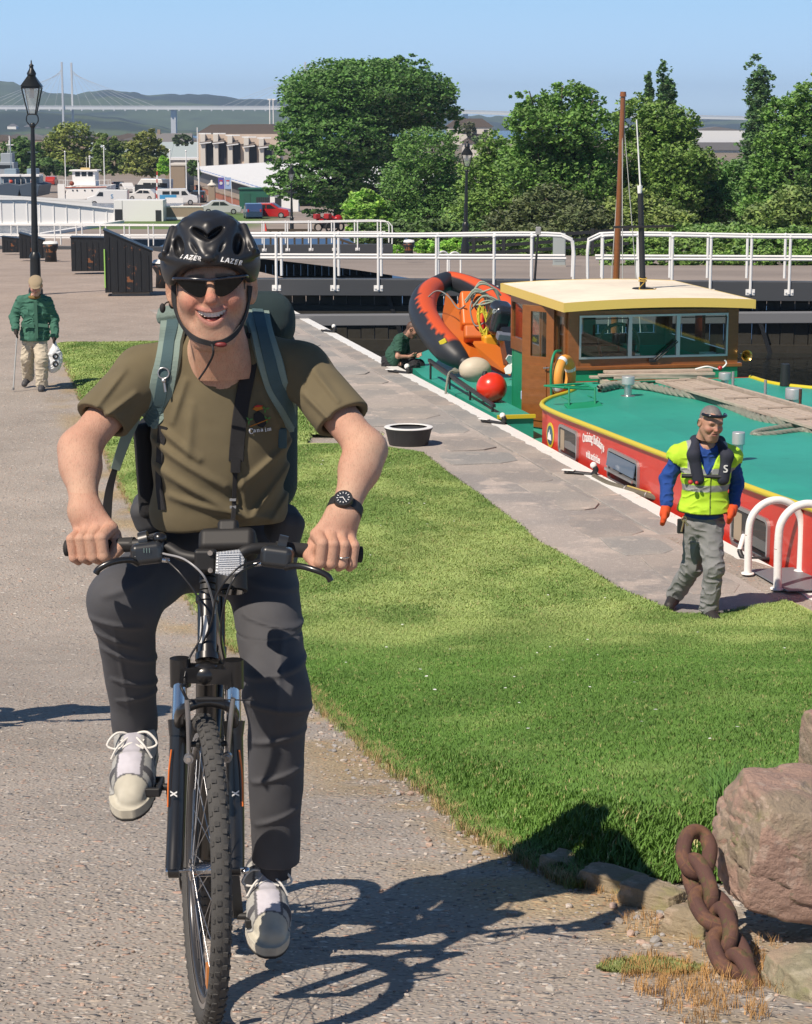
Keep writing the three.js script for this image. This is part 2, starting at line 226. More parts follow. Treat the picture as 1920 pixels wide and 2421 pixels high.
const bankGeo = sheet((z) => pathEdge(z), bankR, -16.72, -6.05, 60, 110, HL); { const q = bankGeo.attributes.position; for (let k = 0; k < q.count; k++) { const x = q.getX(k), z = bankZ(x, q.getZ(k)); q.setY(k, HL(x, z)); q.setZ(k, z); } bankGeo.computeVertexNormals(); }
struct('lawn', paint(bankGeo, (x, y, z) => lawnTone(x, z)), M.turf);
struct('lawn', paint(sheet(pathEdge, lowerLawnR, -26.2, -16.72, 40, 90, HL), (x, y, z) => lawnTone(x, z)), M.turf);
struct('lawn', paint(sheet(pathEdge, upperLawnR, -38.7, -26.95, 40, 60, HL), (x, y, z) => lawnTone(x, z)), M.turf);
struct('lawn', paint(sheet(pathEdge, () => -1.25, -26.98, -26.17, 24, 8, (x, z) => HL(x, z) - 0.001), (x, y, z) => lawnTone(x, z)), M.turf);
struct('grass_verge', paint(sheet((z) => -13 + z * 0.1, (z) => -7.9 + 0.06 * z, -58.5, -55.5, 30, 8, (x, z) => H(x, z) + 0.03), (x, y, z) => lawnTone(x, z)), M.turf);

// grass blades: tufts of thin bent blades
function tuftGeo(seed, n, hgt, spread, wid) { const r = rng(seed), P = [], Nn = []; for (let i = 0; i < n; i++) { const a = r() * 2 * PI, d = spread * sqrt(r()), x = cos(a) * d, z = sin(a) * d, h = hgt * (0.55 + 0.7 * r()), t = r() * 2 * PI, lean = h * (0.25 + 0.6 * r()), lx = cos(t) * lean, lz = sin(t) * lean, w = wid * (0.7 + 0.6 * r()), px = -sin(t) * w, pz = cos(t) * w; const m = [x + lx * 0.35, h * 0.6, z + lz * 0.35];
    P.push(x - px, 0, z - pz, x + px, 0, z + pz, m[0] + px * 0.8, m[1], m[2] + pz * 0.8, x - px, 0, z - pz, m[0] + px * 0.8, m[1], m[2] + pz * 0.8, m[0] - px * 0.8, m[1], m[2] - pz * 0.8, m[0] - px * 0.8, m[1], m[2] - pz * 0.8, m[0] + px * 0.8, m[1], m[2] + pz * 0.8, x + lx, h * 0.95, z + lz); }
  const g = new THREE.BufferGeometry(); g.setAttribute('position', new THREE.Float32BufferAttribute(P, 3)); g.computeVertexNormals(); const nn = g.attributes.normal; for (let i = 0; i < nn.count; i++) { let X = nn.getX(i), Y = nn.getY(i), Z = nn.getZ(i); if (Y < 0) { X = -X; Y = -Y; Z = -Z; } Y += 0.9; const l = hypot(X, Y, Z); nn.setXYZ(i, X / l, Y / l, Z / l); } return g; }
const bladeMat = mat([1, 1, 1], 0.55, { side: THREE.DoubleSide });
function scatter(name, label, geo, count, pick, col, seed, m = bladeMat, cat = 'grass') {
  const r = rng(seed), im = new THREE.InstancedMesh(geo, m, count), q = new THREE.Object3D(), c = new THREE.Color(); let k = 0, tries = 0;
  while (k < count && tries++ < count * 8) { const p = pick(r); if (!p) continue; q.position.set(p[0], p[1], p[2]); q.rotation.set((r() - 0.5) * 0.3, r() * 6.28, (r() - 0.5) * 0.3); const s = p[3] ?? (0.75 + 0.5 * r()); q.scale.set(s, s, s); q.updateMatrix(); im.setMatrixAt(k, q.matrix); const f = col(r, p); c.setRGB(f[0], f[1], f[2]); im.setColorAt(k, c); k++; }
  im.count = k; im.name = numbered(name); im.castShadow = im.receiveShadow = true; stuff(im, label, cat); scene.add(im); return im; }
const grassCol = (r, p) => { const t = lawnToneQ(p[0] + (r() - 0.5) * 0.08, p[2] + (r() - 0.5) * 0.08), j = 0.82 + 0.36 * r(), straw = r() < 0.035 ? 1 : 0; return [lerp(0.165 * t[0], 0.42, straw) * j, lerp(0.25 * t[1], 0.38, straw) * j, lerp(0.052 * t[2], 0.17, straw) * j]; };
const inView = (x, z) => abs(x) < -z * 0.2 + 0.35;
scatter('bank_grass', 'lush grass blades on the near bank beside the path', tuftGeo(5, 9, 0.02, 0.023, 0.0013), 210000, (r) => { const z = -6.05 - (10.7) * r() ** 1.3, x = pathEdge(z) - 0.03 + r() * 5.4; if (!inView(x, z - 0.5) || x > bankR(z) - 0.03) return null; const z2 = bankZ(x, z); return [x, HL(x, z2) - 0.004, z2, (0.65 + 0.6 * r()) * (1 + 0.7 * sstep(-6.9, -6.1, z) * r())]; }, grassCol, 77);
scatter('lawn_grass', 'short mown grass blades on the flat quayside lawn', tuftGeo(6, 8, 0.015, 0.036, 0.0024), 110000, (r) => { const z = -16.5 - 9.6 * r() ** 1.15, a = pathEdge(z), b = lowerLawnR(z), x = lerp(a, b, r()); if (!inView(x, z)) return null; return [x, HL(x, z) - 0.004, z]; }, grassCol, 78);
scatter('upper_lawn_grass', 'mown grass blades on the lawn behind the mooring tub', tuftGeo(7, 8, 0.026, 0.06, 0.005), 40000, (r) => { const z = -26.2 - 12.45 * r(), x = lerp(pathEdge(z), z > -26.95 ? -1.25 : upperLawnR(z), r()); return [x, HL(x, z) - 0.004, z]; }, grassCol, 79);

// quay beside the lock, its coping stones and flagstones
const quayStrip = struct('quay', paint(sheet((z) => z > -16.75 ? lerp(lowerLawnR(-16.75), 0.2, 0) - 0.2 : z > -26.2 ? lowerLawnR(z) - 0.12 : z > -26.9 ? lerp(lowerLawnR(-26.2), upperLawnR(-27), (-26.2 - z) / 0.7) - 0.15 : upperLawnR(z) - 0.12, (z) => edgeX(z) - 0.52, -45.8, -14.4, 34, 150, (x, z) => H(x, z) + 0.006 + 0.01 * (fbm3(x * 3, 2, z * 3, 2) - 0.5)), (x, y, z) => { const a = fbm3(x * 0.9, 8, z * 0.35, 3), k = 0.82 + 0.36 * a; return [k * 1.02, k * 0.98, k * 0.97]; }), M.quay);
{
  const r = rng(401), copeGeos = [], paintGeos = [];
  let lz = 15; while (lz > -18.4) { const L = 1.0 + 0.7 * r(), c = lz - L / 2, p = LK(-0.26, 0, c), y = H(p.x, p.z) * 0; const dy = 0.004 * r();
    const w = 0.5, g = uvBox(rbox(w, 0.34, L - 0.012, 0.015, 0, -0.152 + dy, 0));
    const cs = part(quayStrip, 'coping_stone', g, M.flag[r() * 4 | 0]); cs.position.copy(p); cs.rotation.y = LA + (r() - 0.5) * 0.004;
    const wg = new THREE.BoxGeometry(0.19, 0.006, L - 0.01, 6, 1, 14), pp = wg.attributes.position; for (let i = 0; i < pp.count; i++) { const x = pp.getX(i); if (x < -0.05) pp.setX(i, x + 0.05 * (fbm3(c * 3 + pp.getZ(i) * 6, 3, 1, 2) - 0.4)); }
    const pm = part(cs, 'painted_edge', mg([uvBox(place(wg, 0.157, 0.022 + dy, 0)), uvBox(box(0.008, 0.14, L - 0.012, 0.254, -0.06 + dy, 0))]), M.white);
    lz -= L; }
  // flagstones set in the strip, worn and uneven
  const flagCount = [0]; for (let row = 0; row < 3; row++) { let q = 13.5; while (q > -18) { const L = 0.7 + 1.5 * r(), W = 0.5 + 0.45 * r(); const cx = -0.62 - row * 0.78 - W / 2 + (r() - 0.5) * 0.12, c = q - L / 2; q -= L + 0.03 + (r() < 0.25 ? 0.5 * r() : 0); if (r() < 0.22 + row * 0.14) continue;
      const p = LK(cx, 0, c); if (p.z > -18.1) continue; const lim = p.z > -26.2 ? lowerLawnR(p.z) : p.z > -26.9 ? -0.2 : upperLawnR(p.z); if (p.x - W / 2 < lim + 0.15) continue;
      const pts = []; const n = 11; for (let i = 0; i < n; i++) { const a = i / n * 2 * PI, ca = cos(a), sa = sin(a), s = 1 / max(abs(ca), abs(sa)) * (0.9 + 0.1 * r()); pts.push([ca * min(s, 1.28) * W / 2, sa * min(s, 1.28) * L / 2]); }
      const g = prism(pts, 0.05, { bevel: 0.006 }); g.rotateX(-PI / 2); const f = part(quayStrip, 'flagstone', uvBox(g), M.flag[r() * 4 | 0]); f.position.set(p.x, H(p.x, p.z) - 0.046 + 0.004 * r(), p.z); f.rotation.y = LA + (r() - 0.5) * 0.1; f.rotation.x = (r() - 0.5) * 0.008; } }
}
// lock chambers
{ const wall = (x0, x1, z0, z1, y0, y1) => { const g = uvBox(box(x1 - x0, y1 - y0, z1 - z0, (x0 + x1) / 2, (y0 + y1) / 2, (z0 + z1) / 2)); g.rotateY(LA); g.translate(QX, 0, -27.8); return g; };
  struct('lock_wall', mg([wall(-0.6, -0.012, -18.6, 30, -5, -0.33), wall(-0.6, 1.7, -74, -22, -7, -3.2)]), M.wetStone);
  struct('lock_wall', mg([wall(11.6, 12.6, -20, 30, -5, -0.02), wall(5.0, 5.9, -74, -21.2, -7, -3.4)]), M.wetStone);
  const wat = (name, z0, z1, y, m) => { const g = new THREE.PlaneGeometry(11.7, z1 - z0); g.rotateX(-PI / 2); uvBox(g); g.translate(5.8, y, (z0 + z1) / 2); g.rotateY(LA); g.translate(QX, 0, -27.8); const gg = g.toNonIndexed(); uvBox(gg); return struct(name, uvBox(gg), m); };
  wat('lock_water', -19.2, 30, -0.95, M.water); wat('lock_water', -73, -19.2, -3.6, M.water); }
// bank across the lock
struct('right_bank', paint(sheet((z) => edgeX(z) + lerp(11.98, 5.2, sstep(-46.6, -48.2, z)), (z) => edgeX(z) + 80, -150, -16, 60, 90, (x, z) => H(-3, min(z, -20)) * (z < -48 ? 1.15 : 0) + 0.02), (x, y, z) => { const k = 0.8 + 0.4 * fbm3(x * 0.3, 1, z * 0.3, 3); return [k * 1.15, k * 1.06, k]; }), M.asphalt);

// ---------------------------------------------------------------- lock gates with white railings
function railing(parent, a, b, hh, fracs, o = {}) { // posts and two rails from a to b (world offsets inside parent)
  a = arr(a); b = arr(b); const up = V(0, hh, 0), pr = o.r ?? 0.032, rr = o.rr ?? 0.03;
  for (const f of fracs) { const p = a.clone().lerp(b, f); part(parent, 'post', [rod(p.clone().add(V(0, o.low ?? 0, 0)), p.clone().add(up), pr, 10), sph(pr * 1.35, p.x, p.y + hh, p.z, 1, 1, 1, 10)], M.whiteClean); if (o.plate) part(parent, 'base_plate', [rbox(0.2, 0.13, 0.02, 0.006, p.x, p.y + (o.low ?? 0) + 0.03, p.z - 0.012), cyl(0.017, 0.017, 0.03, p.x - 0.065, p.y + (o.low ?? 0) + 0.03, p.z + 0.004, PI / 2, 0, 0, 8), cyl(0.017, 0.017, 0.03, p.x + 0.065, p.y + (o.low ?? 0) + 0.03, p.z + 0.004, PI / 2, 0, 0, 8)], M.whiteClean); }
  const d = b.clone().sub(a).normalize(), R0 = 0.16;
  for (const [k, nm] of [[1, 'top_rail'], [0.5, 'middle_rail']]) { const A = a.clone().add(V(0, hh * k, 0)), B = b.clone().add(V(0, hh * k, 0)); const pts = []; if (k === 1 && o.curveA) pts.push(A.clone().addScaledVector(d, -R0).add(V(0, -hh, 0)), A.clone().addScaledVector(d, -R0).add(V(0, -R0, 0)), A.clone().addScaledVector(d, -R0 * 0.7).add(V(0, -R0 * 0.3, 0))); pts.push(A, A.clone().lerp(B, 0.5), B); if (k === 1 && o.curveB) pts.push(B.clone().addScaledVector(d, R0 * 0.7).add(V(0, -R0 * 0.3, 0)), B.clone().addScaledVector(d, R0).add(V(0, -R0, 0)), B.clone().addScaledVector(d, R0).add(V(0, -hh, 0)));
    part(parent, nm, tube(pts, rr, 30, 8), M.whiteClean); }
}
function lockGate(label, a, b, o) { // a timber leaf with a walkway beam on top
  a = arr(a); b = arr(b); const g = thing('lock_gate', label, 'lock gate', a, 0, 'lock gates'); const B = b.clone().sub(a), L = B.length(), ang = -Math.atan2(B.z, B.x), d = B.clone().normalize(), n = V(-d.z, 0, d.x); g.rotation.y = ang; const S = (x, y, z) => V(x, y, z);
  part(g, 'beam', [uvBox(rbox(L, o.bh, 0.3, 0.015, L / 2, -o.bh / 2, 0.05)), uvBox(rbox(L, o.bh * 0.8, 0.25, 0.015, L / 2, -o.bh * 0.55, -0.85))], M.beamGrey);
  part(g, 'walkway', uvBox(box(L - 0.1, 0.05, 0.62, L / 2, -0.07, -0.41)), M.oldGrey ?? M.boom);
  railing(g, S(0.1 + (o.ra ?? 0), 0, 0.215), S(L - (o.rb ?? 0.2), 0, 0.215), o.rh, o.posts, { plate: true, low: -o.bh * 0.62, curveB: o.curveB, curveA: o.curveA });
  railing(g, S(0.1 + (o.ra ?? 0), 0, -0.85), S(L - (o.rb ?? 0.2), 0, -0.85), o.rh, o.posts, { curveB: o.curveB, curveA: o.curveA });
  const n1 = floor(L / 0.3); for (let i = 0; i < n1; i++) part(g, 'plank', uvBox(box(L / n1 - 0.02, o.depth, 0.12, (i + 0.5) * L / n1, -o.bh - o.depth / 2, -0.3 + 0.012 * ((i * 7) % 3))), M.gatePlank);
  for (let k = 0; k < 3; k++) part(g, 'cross_timber', uvBox(box(L, 0.24, 0.2, L / 2, -o.bh - 0.35 - k * 0.75, -0.14)), M.gatePlank);
  for (const f of [0.14, 0.46, 0.78]) part(g, 'strut', bar([L * f, -o.bh + 0.01, -0.05], [L * f + 0.45, -o.bh - 1.3, -0.05], 0.09, 0.09), M.blackPaint);
  return g; }
const gateNearL = lockGate('near lock gate leaf with white railings behind the inflatable boat', [-4.05, 0.63, -46.6], [3.86, 0.60, -46.2], { bh: 0.36, rh: 0.93, depth: 2.3, posts: [0.05, 0.152, 0.324, 0.452, 0.622, 0.79, 0.9], curveB: true, rb: 0.38 });
const gateNearR = lockGate('near lock gate leaf running off behind the cream wheelhouse roof', [3.9, 0.62, -46.2], [11.8, 0.72, -45.6], { bh: 0.42, rh: 0.95, depth: 2.3, posts: [0.02, 0.125, 0.22, 0.33, 0.445, 0.555, 0.68, 0.85], curveA: true, ra: 0.12 });
const gateFarL = lockGate('lower lock gate leaf with white railings beyond the black beam housings', [-19.4, -1.62, -98], [-9.0, -1.72, -97], { bh: 0.4, rh: 0.95, depth: 2.2, posts: [0.03, 0.12, 0.22, 0.32, 0.42, 0.53, 0.64, 0.75, 0.86, 0.96] });
const gateFarR = lockGate('lower lock gate leaf with white railings in front of the leafy bank', [-7.6, -1.25, -92], [-0.6, -1.45, -93], { bh: 0.4, rh: 0.95, depth: 2.2, posts: [0.05, 0.2, 0.35, 0.5, 0.65, 0.8, 0.95], curveB: true });
solo('timber_boom', uvBox(rbox(15.2, 0.23, 0.3, 0.02, 7.4, 0, 0)), M.boom, 'long grey timber boom floating across the lock below the railings', 'boom', [-3.55, -0.02, -43.6], 0.06);
// ---------------------------------------------------------------- far ground, basin, firth and hills
const farPts = [[-150, -4.13], [-200, -5.4], [-260, -6.4], [-320, -6.9], [-480, -7.4], [-800, -8.2], [-1600, -9.5]];
const HF = (z) => { for (let i = 0; i < farPts.length - 1; i++) if (z <= farPts[i][0] && z >= farPts[i + 1][0]) return lerp(farPts[i][1], farPts[i + 1][1], (z - farPts[i][0]) / (farPts[i + 1][0] - farPts[i][0])); return z > -150 ? -4.13 : -9.5; };
M.farGround = mat([1, 1, 1], 0.95, { map: R(T.asphalt, 0.05), vertexColors: true });
const farTone = (x, y, z) => { const n = fbm3(x * 0.02, 1, z * 0.012, 3), k = 0.8 + 0.4 * n; if (z > -235 && x < -14 && x > -30 && z < -176) return [0.45 * k, 0.85 * k, 0.2 * k]; const town = sstep(-380, -520, z); return [lerp(1.15, 0.75 + 0.3 * n, town) * k, lerp(1.06, 0.8, town) * k, lerp(1.0, 0.62, town) * k]; };
struct('far_ground', paint(sheet((z) => z > -262 ? -27 : -130 + z * 0.12, (z) => 130 - z * 0.12, -262, -149.9, 60, 40, (x, z) => HF(z) + 0.01), farTone), M.farGround);
struct('far_ground', paint(sheet((z) => -130 + z * 0.14, (z) => 130 - z * 0.14, -1600, -262, 60, 60, (x, z) => HF(z) + 0.01), farTone), M.farGround);
struct('basin_wall', [uvBox((() => { const g = prism([[-150, -9.5], [-262, -9.5], [-262, HF(-262) - 0.02], [-200, -5.42], [-150, -4.15]].map(([a, b]) => [-a, b]), 0.8); g.rotateY(PI / 2); g.translate(-27.8, 0, 0); return g; })()), uvBox(box(130, 4, 0.8, -92, -8.45, -262.4)), uvBox(box(60, 5, 0.8, -57, -6.65, -149.6))], M.wetStone);
solo('white_kerb', [uvBox(bar([-26.7, -4.05, -150.5], [-26.7, -5.3, -200], 0.5, 0.3)), uvBox(rbox(15, 0.35, 0.5, 0.05, -19.2, -4.05, -150.7))], M.whiteMatt, 'white painted kerb along the basin edge beside the grass', 'kerb');
{ const g = new THREE.PlaneGeometry(170, 113); g.rotateX(-PI / 2); g.translate(-112, -5.9, -206); struct('basin_water', uvBox(g), M.basin); }
{ const g = new THREE.PlaneGeometry(5200, 4600); g.rotateX(-PI / 2); g.translate(0, -12, -3700); struct('firth_water', uvBox(g, 0.02), mat([0.06, 0.12, 0.2], 0.25)); }
function ridge(name, pts, d, depth, base, nx, col, rough) { // a range of hills: crest read from the skyline, falling towards us and away behind
  const P = [], C = [], I = [], nz = 26; const prof = (u) => { for (let i = 0; i < pts.length - 1; i++) if (u >= pts[i][0] && u <= pts[i + 1][0]) { const t = sstep(pts[i][0], pts[i + 1][0], u); return lerp(pts[i][1], pts[i + 1][1], t); } return pts[pts.length - 1][1]; };
  for (let j = 0; j <= nz; j++) { const t = j / nz; for (let i = 0; i <= nx; i++) { const u = lerp(pts[0][0], pts[pts.length - 1][0], i / nx), crest = at(u, prof(u), d); const z = -d + depth * (0.62 - t) * 1.6 * -1 + 0; const zz = -d - depth * 0.35 + depth * 1.35 * t, k = t < 0.26 ? 1 - 0.3 * (0.26 - t) / 0.26 : cos((t - 0.26) / 0.74 * PI / 2) ** 0.9; const x = (u - 960) / FOCAL * -zz * 1.003; const n = (fbm3(x * 0.006, zz * 0.006, d, 4) - 0.5) * rough * sin(PI * clamp(t)) + (fbm3(x * 0.05, zz * 0.05, 2, 2) - 0.5) * rough * 0.14;
      P.push(x, lerp(base, crest.y, k) + n, zz); const c = col(x, zz, t); C.push(...c); } }
  for (let j = 0; j < nz; j++) for (let i = 0; i < nx; i++) { const a = j * (nx + 1) + i; I.push(a, a + nx + 1, a + 1, a + 1, a + nx + 1, a + nx + 2); }
  const g = new THREE.BufferGeometry(); g.setAttribute('position', new THREE.Float32BufferAttribute(P, 3)); g.setAttribute('color', new THREE.Float32BufferAttribute(C, 3)); g.setIndex(I); g.computeVertexNormals(); return struct(name, g, mat([1, 1, 1], 1, { vertexColors: true, side: THREE.DoubleSide })); }
const wood = (x, z, s) => { const a = fbm3(x * 0.004 * s, 3, z * 0.004 * s, 4), b = fbm3(x * 0.03, 9, z * 0.03, 2); const field = sstep(0.54, 0.6, a); return [lerp(0.02, 0.07, field) * (0.6 + 0.8 * b), lerp(0.035, 0.1, field) * (0.6 + 0.8 * b), lerp(0.022, 0.04, field) * (0.6 + 0.8 * b)]; };
ridge('hills', [[-400, 200], [-100, 190], [0, 194], [41, 196], [82, 208], [143, 220], [205, 226], [246, 222], [287, 221], [327, 226], [368, 232], [409, 230], [491, 230], [573, 237], [655, 239], [760, 250], [900, 268], [1060, 281], [1300, 284], [2100, 284]], 5000, 1500, -14, 260, (x, z) => wood(x, z, 0.6), 40);
ridge('hills', [[-300, 258], [0, 262], [100, 262], [196, 266], [286, 275], [368, 292], [430, 306], [520, 314], [800, 316]], 3000, 700, -12, 170, (x, z) => wood(x, z, 1.4), 16);

// ---------------------------------------------------------------- trees
const LB = 2.7;
const barkMat = mat([0.09, 0.07, 0.05], 0.9, { bumpMap: R(T.rockH, 1), bumpScale: 0.03 });
const leafMat = mat([1, 1, 1], 0.85, { vertexColors: true, side: THREE.DoubleSide, transmission: 0.35, thickness: 0 });
function crownGeo(seed, blobs, n, leaf, col, o = {}) { // leaf-sized faces gathered in clumps through the crown
  const r = rng(seed), P = new Float32Array(n * 18), C = new Float32Array(n * 18), N = new Float32Array(n * 18); const vol = blobs.map((b) => b[3] * b[4] * b[5]), tot = vol.reduce((a, b) => a + b, 0); let k = 0;
  const q = V(0, 0, 0), e1 = V(0, 0, 0), e2 = V(0, 0, 0);
  for (let b = 0; b < blobs.length; b++) { const [cx, cy, cz, rx, ry, rz] = blobs[b], nb = b === blobs.length - 1 ? n - k : floor(n * vol[b] / tot), per = o.per ?? 60, nc = max(4, nb / per | 0), cr = (o.clump ?? 0.2) * Math.cbrt(rx * ry * rz) * 0.9;
    let done = 0; for (let c = 0; c < nc && done < nb; c++) { const a = r() * 2 * PI, w = 2 * r() - 1, s = sqrt(1 - w * w), rad = (o.shell ?? 0.62) + (1 - (o.shell ?? 0.62)) * sqrt(r()); const lump = 0.72 + 0.56 * fbm3(cx + s * cos(a) * 2.2 + seed, cy + w * 2.2, cz + s * sin(a) * 2.2, 2);
      const kx = cx + rx * s * cos(a) * rad * lump, ky = cy + ry * w * rad * lump, kz = cz + rz * s * sin(a) * rad * lump, shade = 0.8 + 0.4 * r(), m = c === nc - 1 ? nb - done : per, cs = cr * (0.6 + 0.8 * r());
      for (let i = 0; i < m && k < n; i++, k++, done++) { const t = r() * 2 * PI, u = 2 * r() - 1, v = sqrt(1 - u * u), g = Math.cbrt(r()) * cs; const x = kx + v * cos(t) * g * (o.flat ? 1.5 : 1.15), y = ky + u * g * (o.flat ? 0.45 : 0.85), z = kz + v * sin(t) * g * (o.flat ? 1.5 : 1.15);
        const L = leaf * (0.6 + 0.8 * r()); q.set(r() - 0.5, r() * 0.9 + 0.1, r() - 0.5).normalize(); e1.set(r() - 0.5, r() - 0.7, r() - 0.5).cross(q).normalize(); e2.copy(q).cross(e1); const j = k * 18; const wd = L * 0.42, bl = (a1, a2, off) => { P[j + off] = x + e1.x * a1 + e2.x * a2; P[j + off + 1] = y + e1.y * a1 + e2.y * a2; P[j + off + 2] = z + e1.z * a1 + e2.z * a2; };
        bl(-L / 2, 0, 0); bl(0, -wd, 3); bl(L / 2, 0, 6); bl(-L / 2, 0, 9); bl(L / 2, 0, 12); bl(0, wd, 15);
        const nx = (x - cx) / rx, ny = (y - cy) / ry + 0.25, nz = (z - cz) / rz, nl = hypot(nx, ny, nz) + 1e-6; const f = shade * (0.75 + 0.5 * r()), yel = r();
        for (let p = 0; p < 6; p++) { const o3 = j + p * 3; const mx = q.x + nx / nl * 0.35, my = q.y + ny / nl * 0.35, mz = q.z + nz / nl * 0.35, ml = hypot(mx, my, mz) + 1e-6; N[o3] = mx / ml; N[o3 + 1] = my / ml; N[o3 + 2] = mz / ml; C[o3] = lerp(col[0], col[0] * 1.4, yel) * f * LB * 0.88; C[o3 + 1] = col[1] * f * lerp(1, 1.15, yel) * LB; C[o3 + 2] = col[2] * f * LB * 0.8; } } } }
  const g = new THREE.BufferGeometry(); g.setAttribute('position', new THREE.BufferAttribute(P, 3)); g.setAttribute('normal', new THREE.BufferAttribute(N, 3)); g.setAttribute('color', new THREE.BufferAttribute(C, 3)); return g; }
function tree(name, label, base, hgt, blobs, n, leaf, col, seed, o = {}) {
  const t = thing(name, label, o.cat ?? 'tree', base, 0, o.group), r = rng(seed + 5), tr = o.trunk ?? hgt * 0.028;
  if (!o.noTrunk) { const g = [rod([0, -0.3, 0], [0.1 * tr, hgt * 0.45, 0], tr, 9, tr * 0.6)]; for (const b of blobs.slice(0, 12)) for (let i = 0; i < (o.limbs ?? 2); i++) { const y0 = hgt * (0.18 + 0.25 * r()); const e = V(b[0] + (r() - 0.5) * b[3] * 1.2, b[1] + (r() - 0.3) * b[4] * 1.1, b[2] + (r() - 0.5) * b[5] * 1.2); g.push(tube([[0, y0, 0], [e.x * 0.45 + (r() - 0.5) * 0.3, lerp(y0, e.y, 0.55), e.z * 0.45], e], tr * (0.2 + 0.12 * r()), 6, 5)); } part(t, 'trunk', g, o.bark ?? barkMat); }
  const c = part(t, 'crown', crownGeo(seed, blobs, n, leaf, col, o), leafMat); return t; }
const S2 = (u0, u1, d) => (u1 - u0) / FOCAL * d;       // width in metres of a span read at a distance
// the great dark sycamore
{ const d = 200, base = at(800, 520, d), k = d / FOCAL, B = (u, v, w, h, dz = 0, dw = 1) => [(u - 800) * k, (520 - v) * k, dz, w * k, h * k, w * k * dw];
  tree('sycamore_tree', 'huge dark green broad tree towering over the car park', base, 13, [B(860, 230, 175, 80), B(960, 240, 110, 75, -1), B(770, 250, 90, 75, 2), B(1020, 270, 65, 50, 0), B(730, 310, 75, 60, 1), B(820, 330, 120, 75, 3), B(700, 370, 60, 50, 2), B(780, 410, 100, 70, 3), B(930, 320, 90, 60, -2), B(690, 440, 62, 34, 2.5), B(770, 480, 60, 45, 2), B(890, 430, 90, 90, 0), B(850, 170, 60, 30, 0), B(955, 175, 60, 36, 0), B(655, 432, 35, 16, 2), B(1050, 300, 40, 30, 0)], 90000, 0.32, [0.036, 0.084, 0.018], 901, { per: 26, clump: 0.17, shell: 0.5, flat: true, limbs: 2, trunk: 0.5 }); }
// the belt of trees and bushes across the lock
const tbelt = 'trees in the belt across the lock';
const beltTrees = [ // u, v of the base, distance, blobs as [u, v, w, h], leaves, colour, label, extras
  [1010, 560, 150, [[1010, 370, 80, 60], [1000, 440, 100, 70], [1060, 480, 80, 60], [960, 500, 70, 50], [1015, 520, 110, 45], [1040, 330, 35, 30]], 20000, [0.05, 0.105, 0.026], 'full mid green tree beside the tall lamp post, right of the great dark tree'],
  [1180, 570, 125, [[1150, 420, 70, 55], [1200, 380, 60, 50], [1180, 480, 90, 60], [1130, 520, 80, 50], [1230, 450, 70, 60], [1160, 345, 40, 35]], 17000, [0.062, 0.11, 0.026], 'loose twiggy tree just right of the tall lamp post'],
  [1300, 570, 118, [[1340, 235, 60, 36], [1280, 260, 55, 36], [1390, 245, 40, 30], [1250, 300, 60, 45], [1320, 310, 85, 55], [1400, 320, 60, 60], [1280, 400, 110, 70], [1370, 420, 90, 80], [1230, 240, 28, 22]], 22000, [0.055, 0.11, 0.024], 'tall tree with open airy top left of the wooden mast'],
  [1330, 590, 108, [[1300, 500, 90, 55], [1370, 530, 80, 50], [1220, 540, 70, 45], [1300, 560, 100, 36]], 12000, [0.045, 0.06, 0.025], 'dark brownish bush low behind the thin whip pole'],
  [1480, 575, 122, [[1500, 290, 55, 60], [1540, 310, 50, 60], [1580, 330, 60, 60], [1600, 300, 50, 45], [1490, 380, 60, 70], [1570, 400, 90, 70], [1640, 400, 50, 60], [1550, 470, 100, 60], [1420, 480, 50, 60]], 24000, [0.064, 0.11, 0.024], 'yellowish green tree between the wooden mast and the twin poplars'],
  [1510, 590, 108, [[1500, 500, 70, 55], [1570, 540, 80, 50], [1450, 550, 60, 45], [1520, 570, 110, 34]], 12000, [0.085, 0.115, 0.035], 'elder bush speckled with cream blossom behind the black mast'],
  [1720, 580, 125, [[1680, 430, 60, 55], [1740, 440, 60, 60], [1700, 490, 90, 60], [1650, 500, 70, 60], [1760, 500, 70, 60]], 17000, [0.048, 0.105, 0.03], 'low green tree in the gap below the blue crane'],
  [1850, 590, 118, [[1890, 260, 60, 50], [1840, 290, 50, 50], [1930, 240, 50, 50], [1900, 340, 80, 60], [1820, 360, 50, 60], [1860, 420, 80, 60], [1920, 450, 70, 70], [1800, 440, 50, 60], [1850, 500, 110, 50], [1930, 190, 28, 24]], 25000, [0.055, 0.11, 0.025], 'tall leafy tree at the edge of the frame beside the dark poplar'],
  [1740, 600, 104, [[1700, 560, 100, 30], [1800, 560, 90, 30], [1880, 560, 80, 34], [1620, 565, 80, 28]], 12000, [0.06, 0.11, 0.03], 'long low bush behind the railing over the wheelhouse'],
  [1890, 600, 103, [[1880, 500, 70, 50], [1930, 540, 60, 50], [1830, 520, 60, 40]], 9000, [0.075, 0.11, 0.035], 'pale leafy bush at the far end of the railings'],
];
beltTrees.forEach(([u, v, d, bl, n, col, label], i) => { const k = d / FOCAL, base = at(u, v, d); const rr = rng(i + 50); tree('leafy_tree', label, base, (v - min(...bl.map((b) => b[1]))) * k, bl.map((b) => [(b[0] - u) * k, (v - b[1]) * k, (rr() - 0.5) * 3, b[2] * k, b[3] * k, b[2] * k]), floor(n * 1.5), 0.2, col, 300 + i * 17, { group: tbelt, per: 14, clump: 0.17, shell: 0.4, limbs: 2, trunk: 0.14, bark: i % 3 === 1 ? mat([0.2, 0.18, 0.15], 0.9) : barkMat }); });
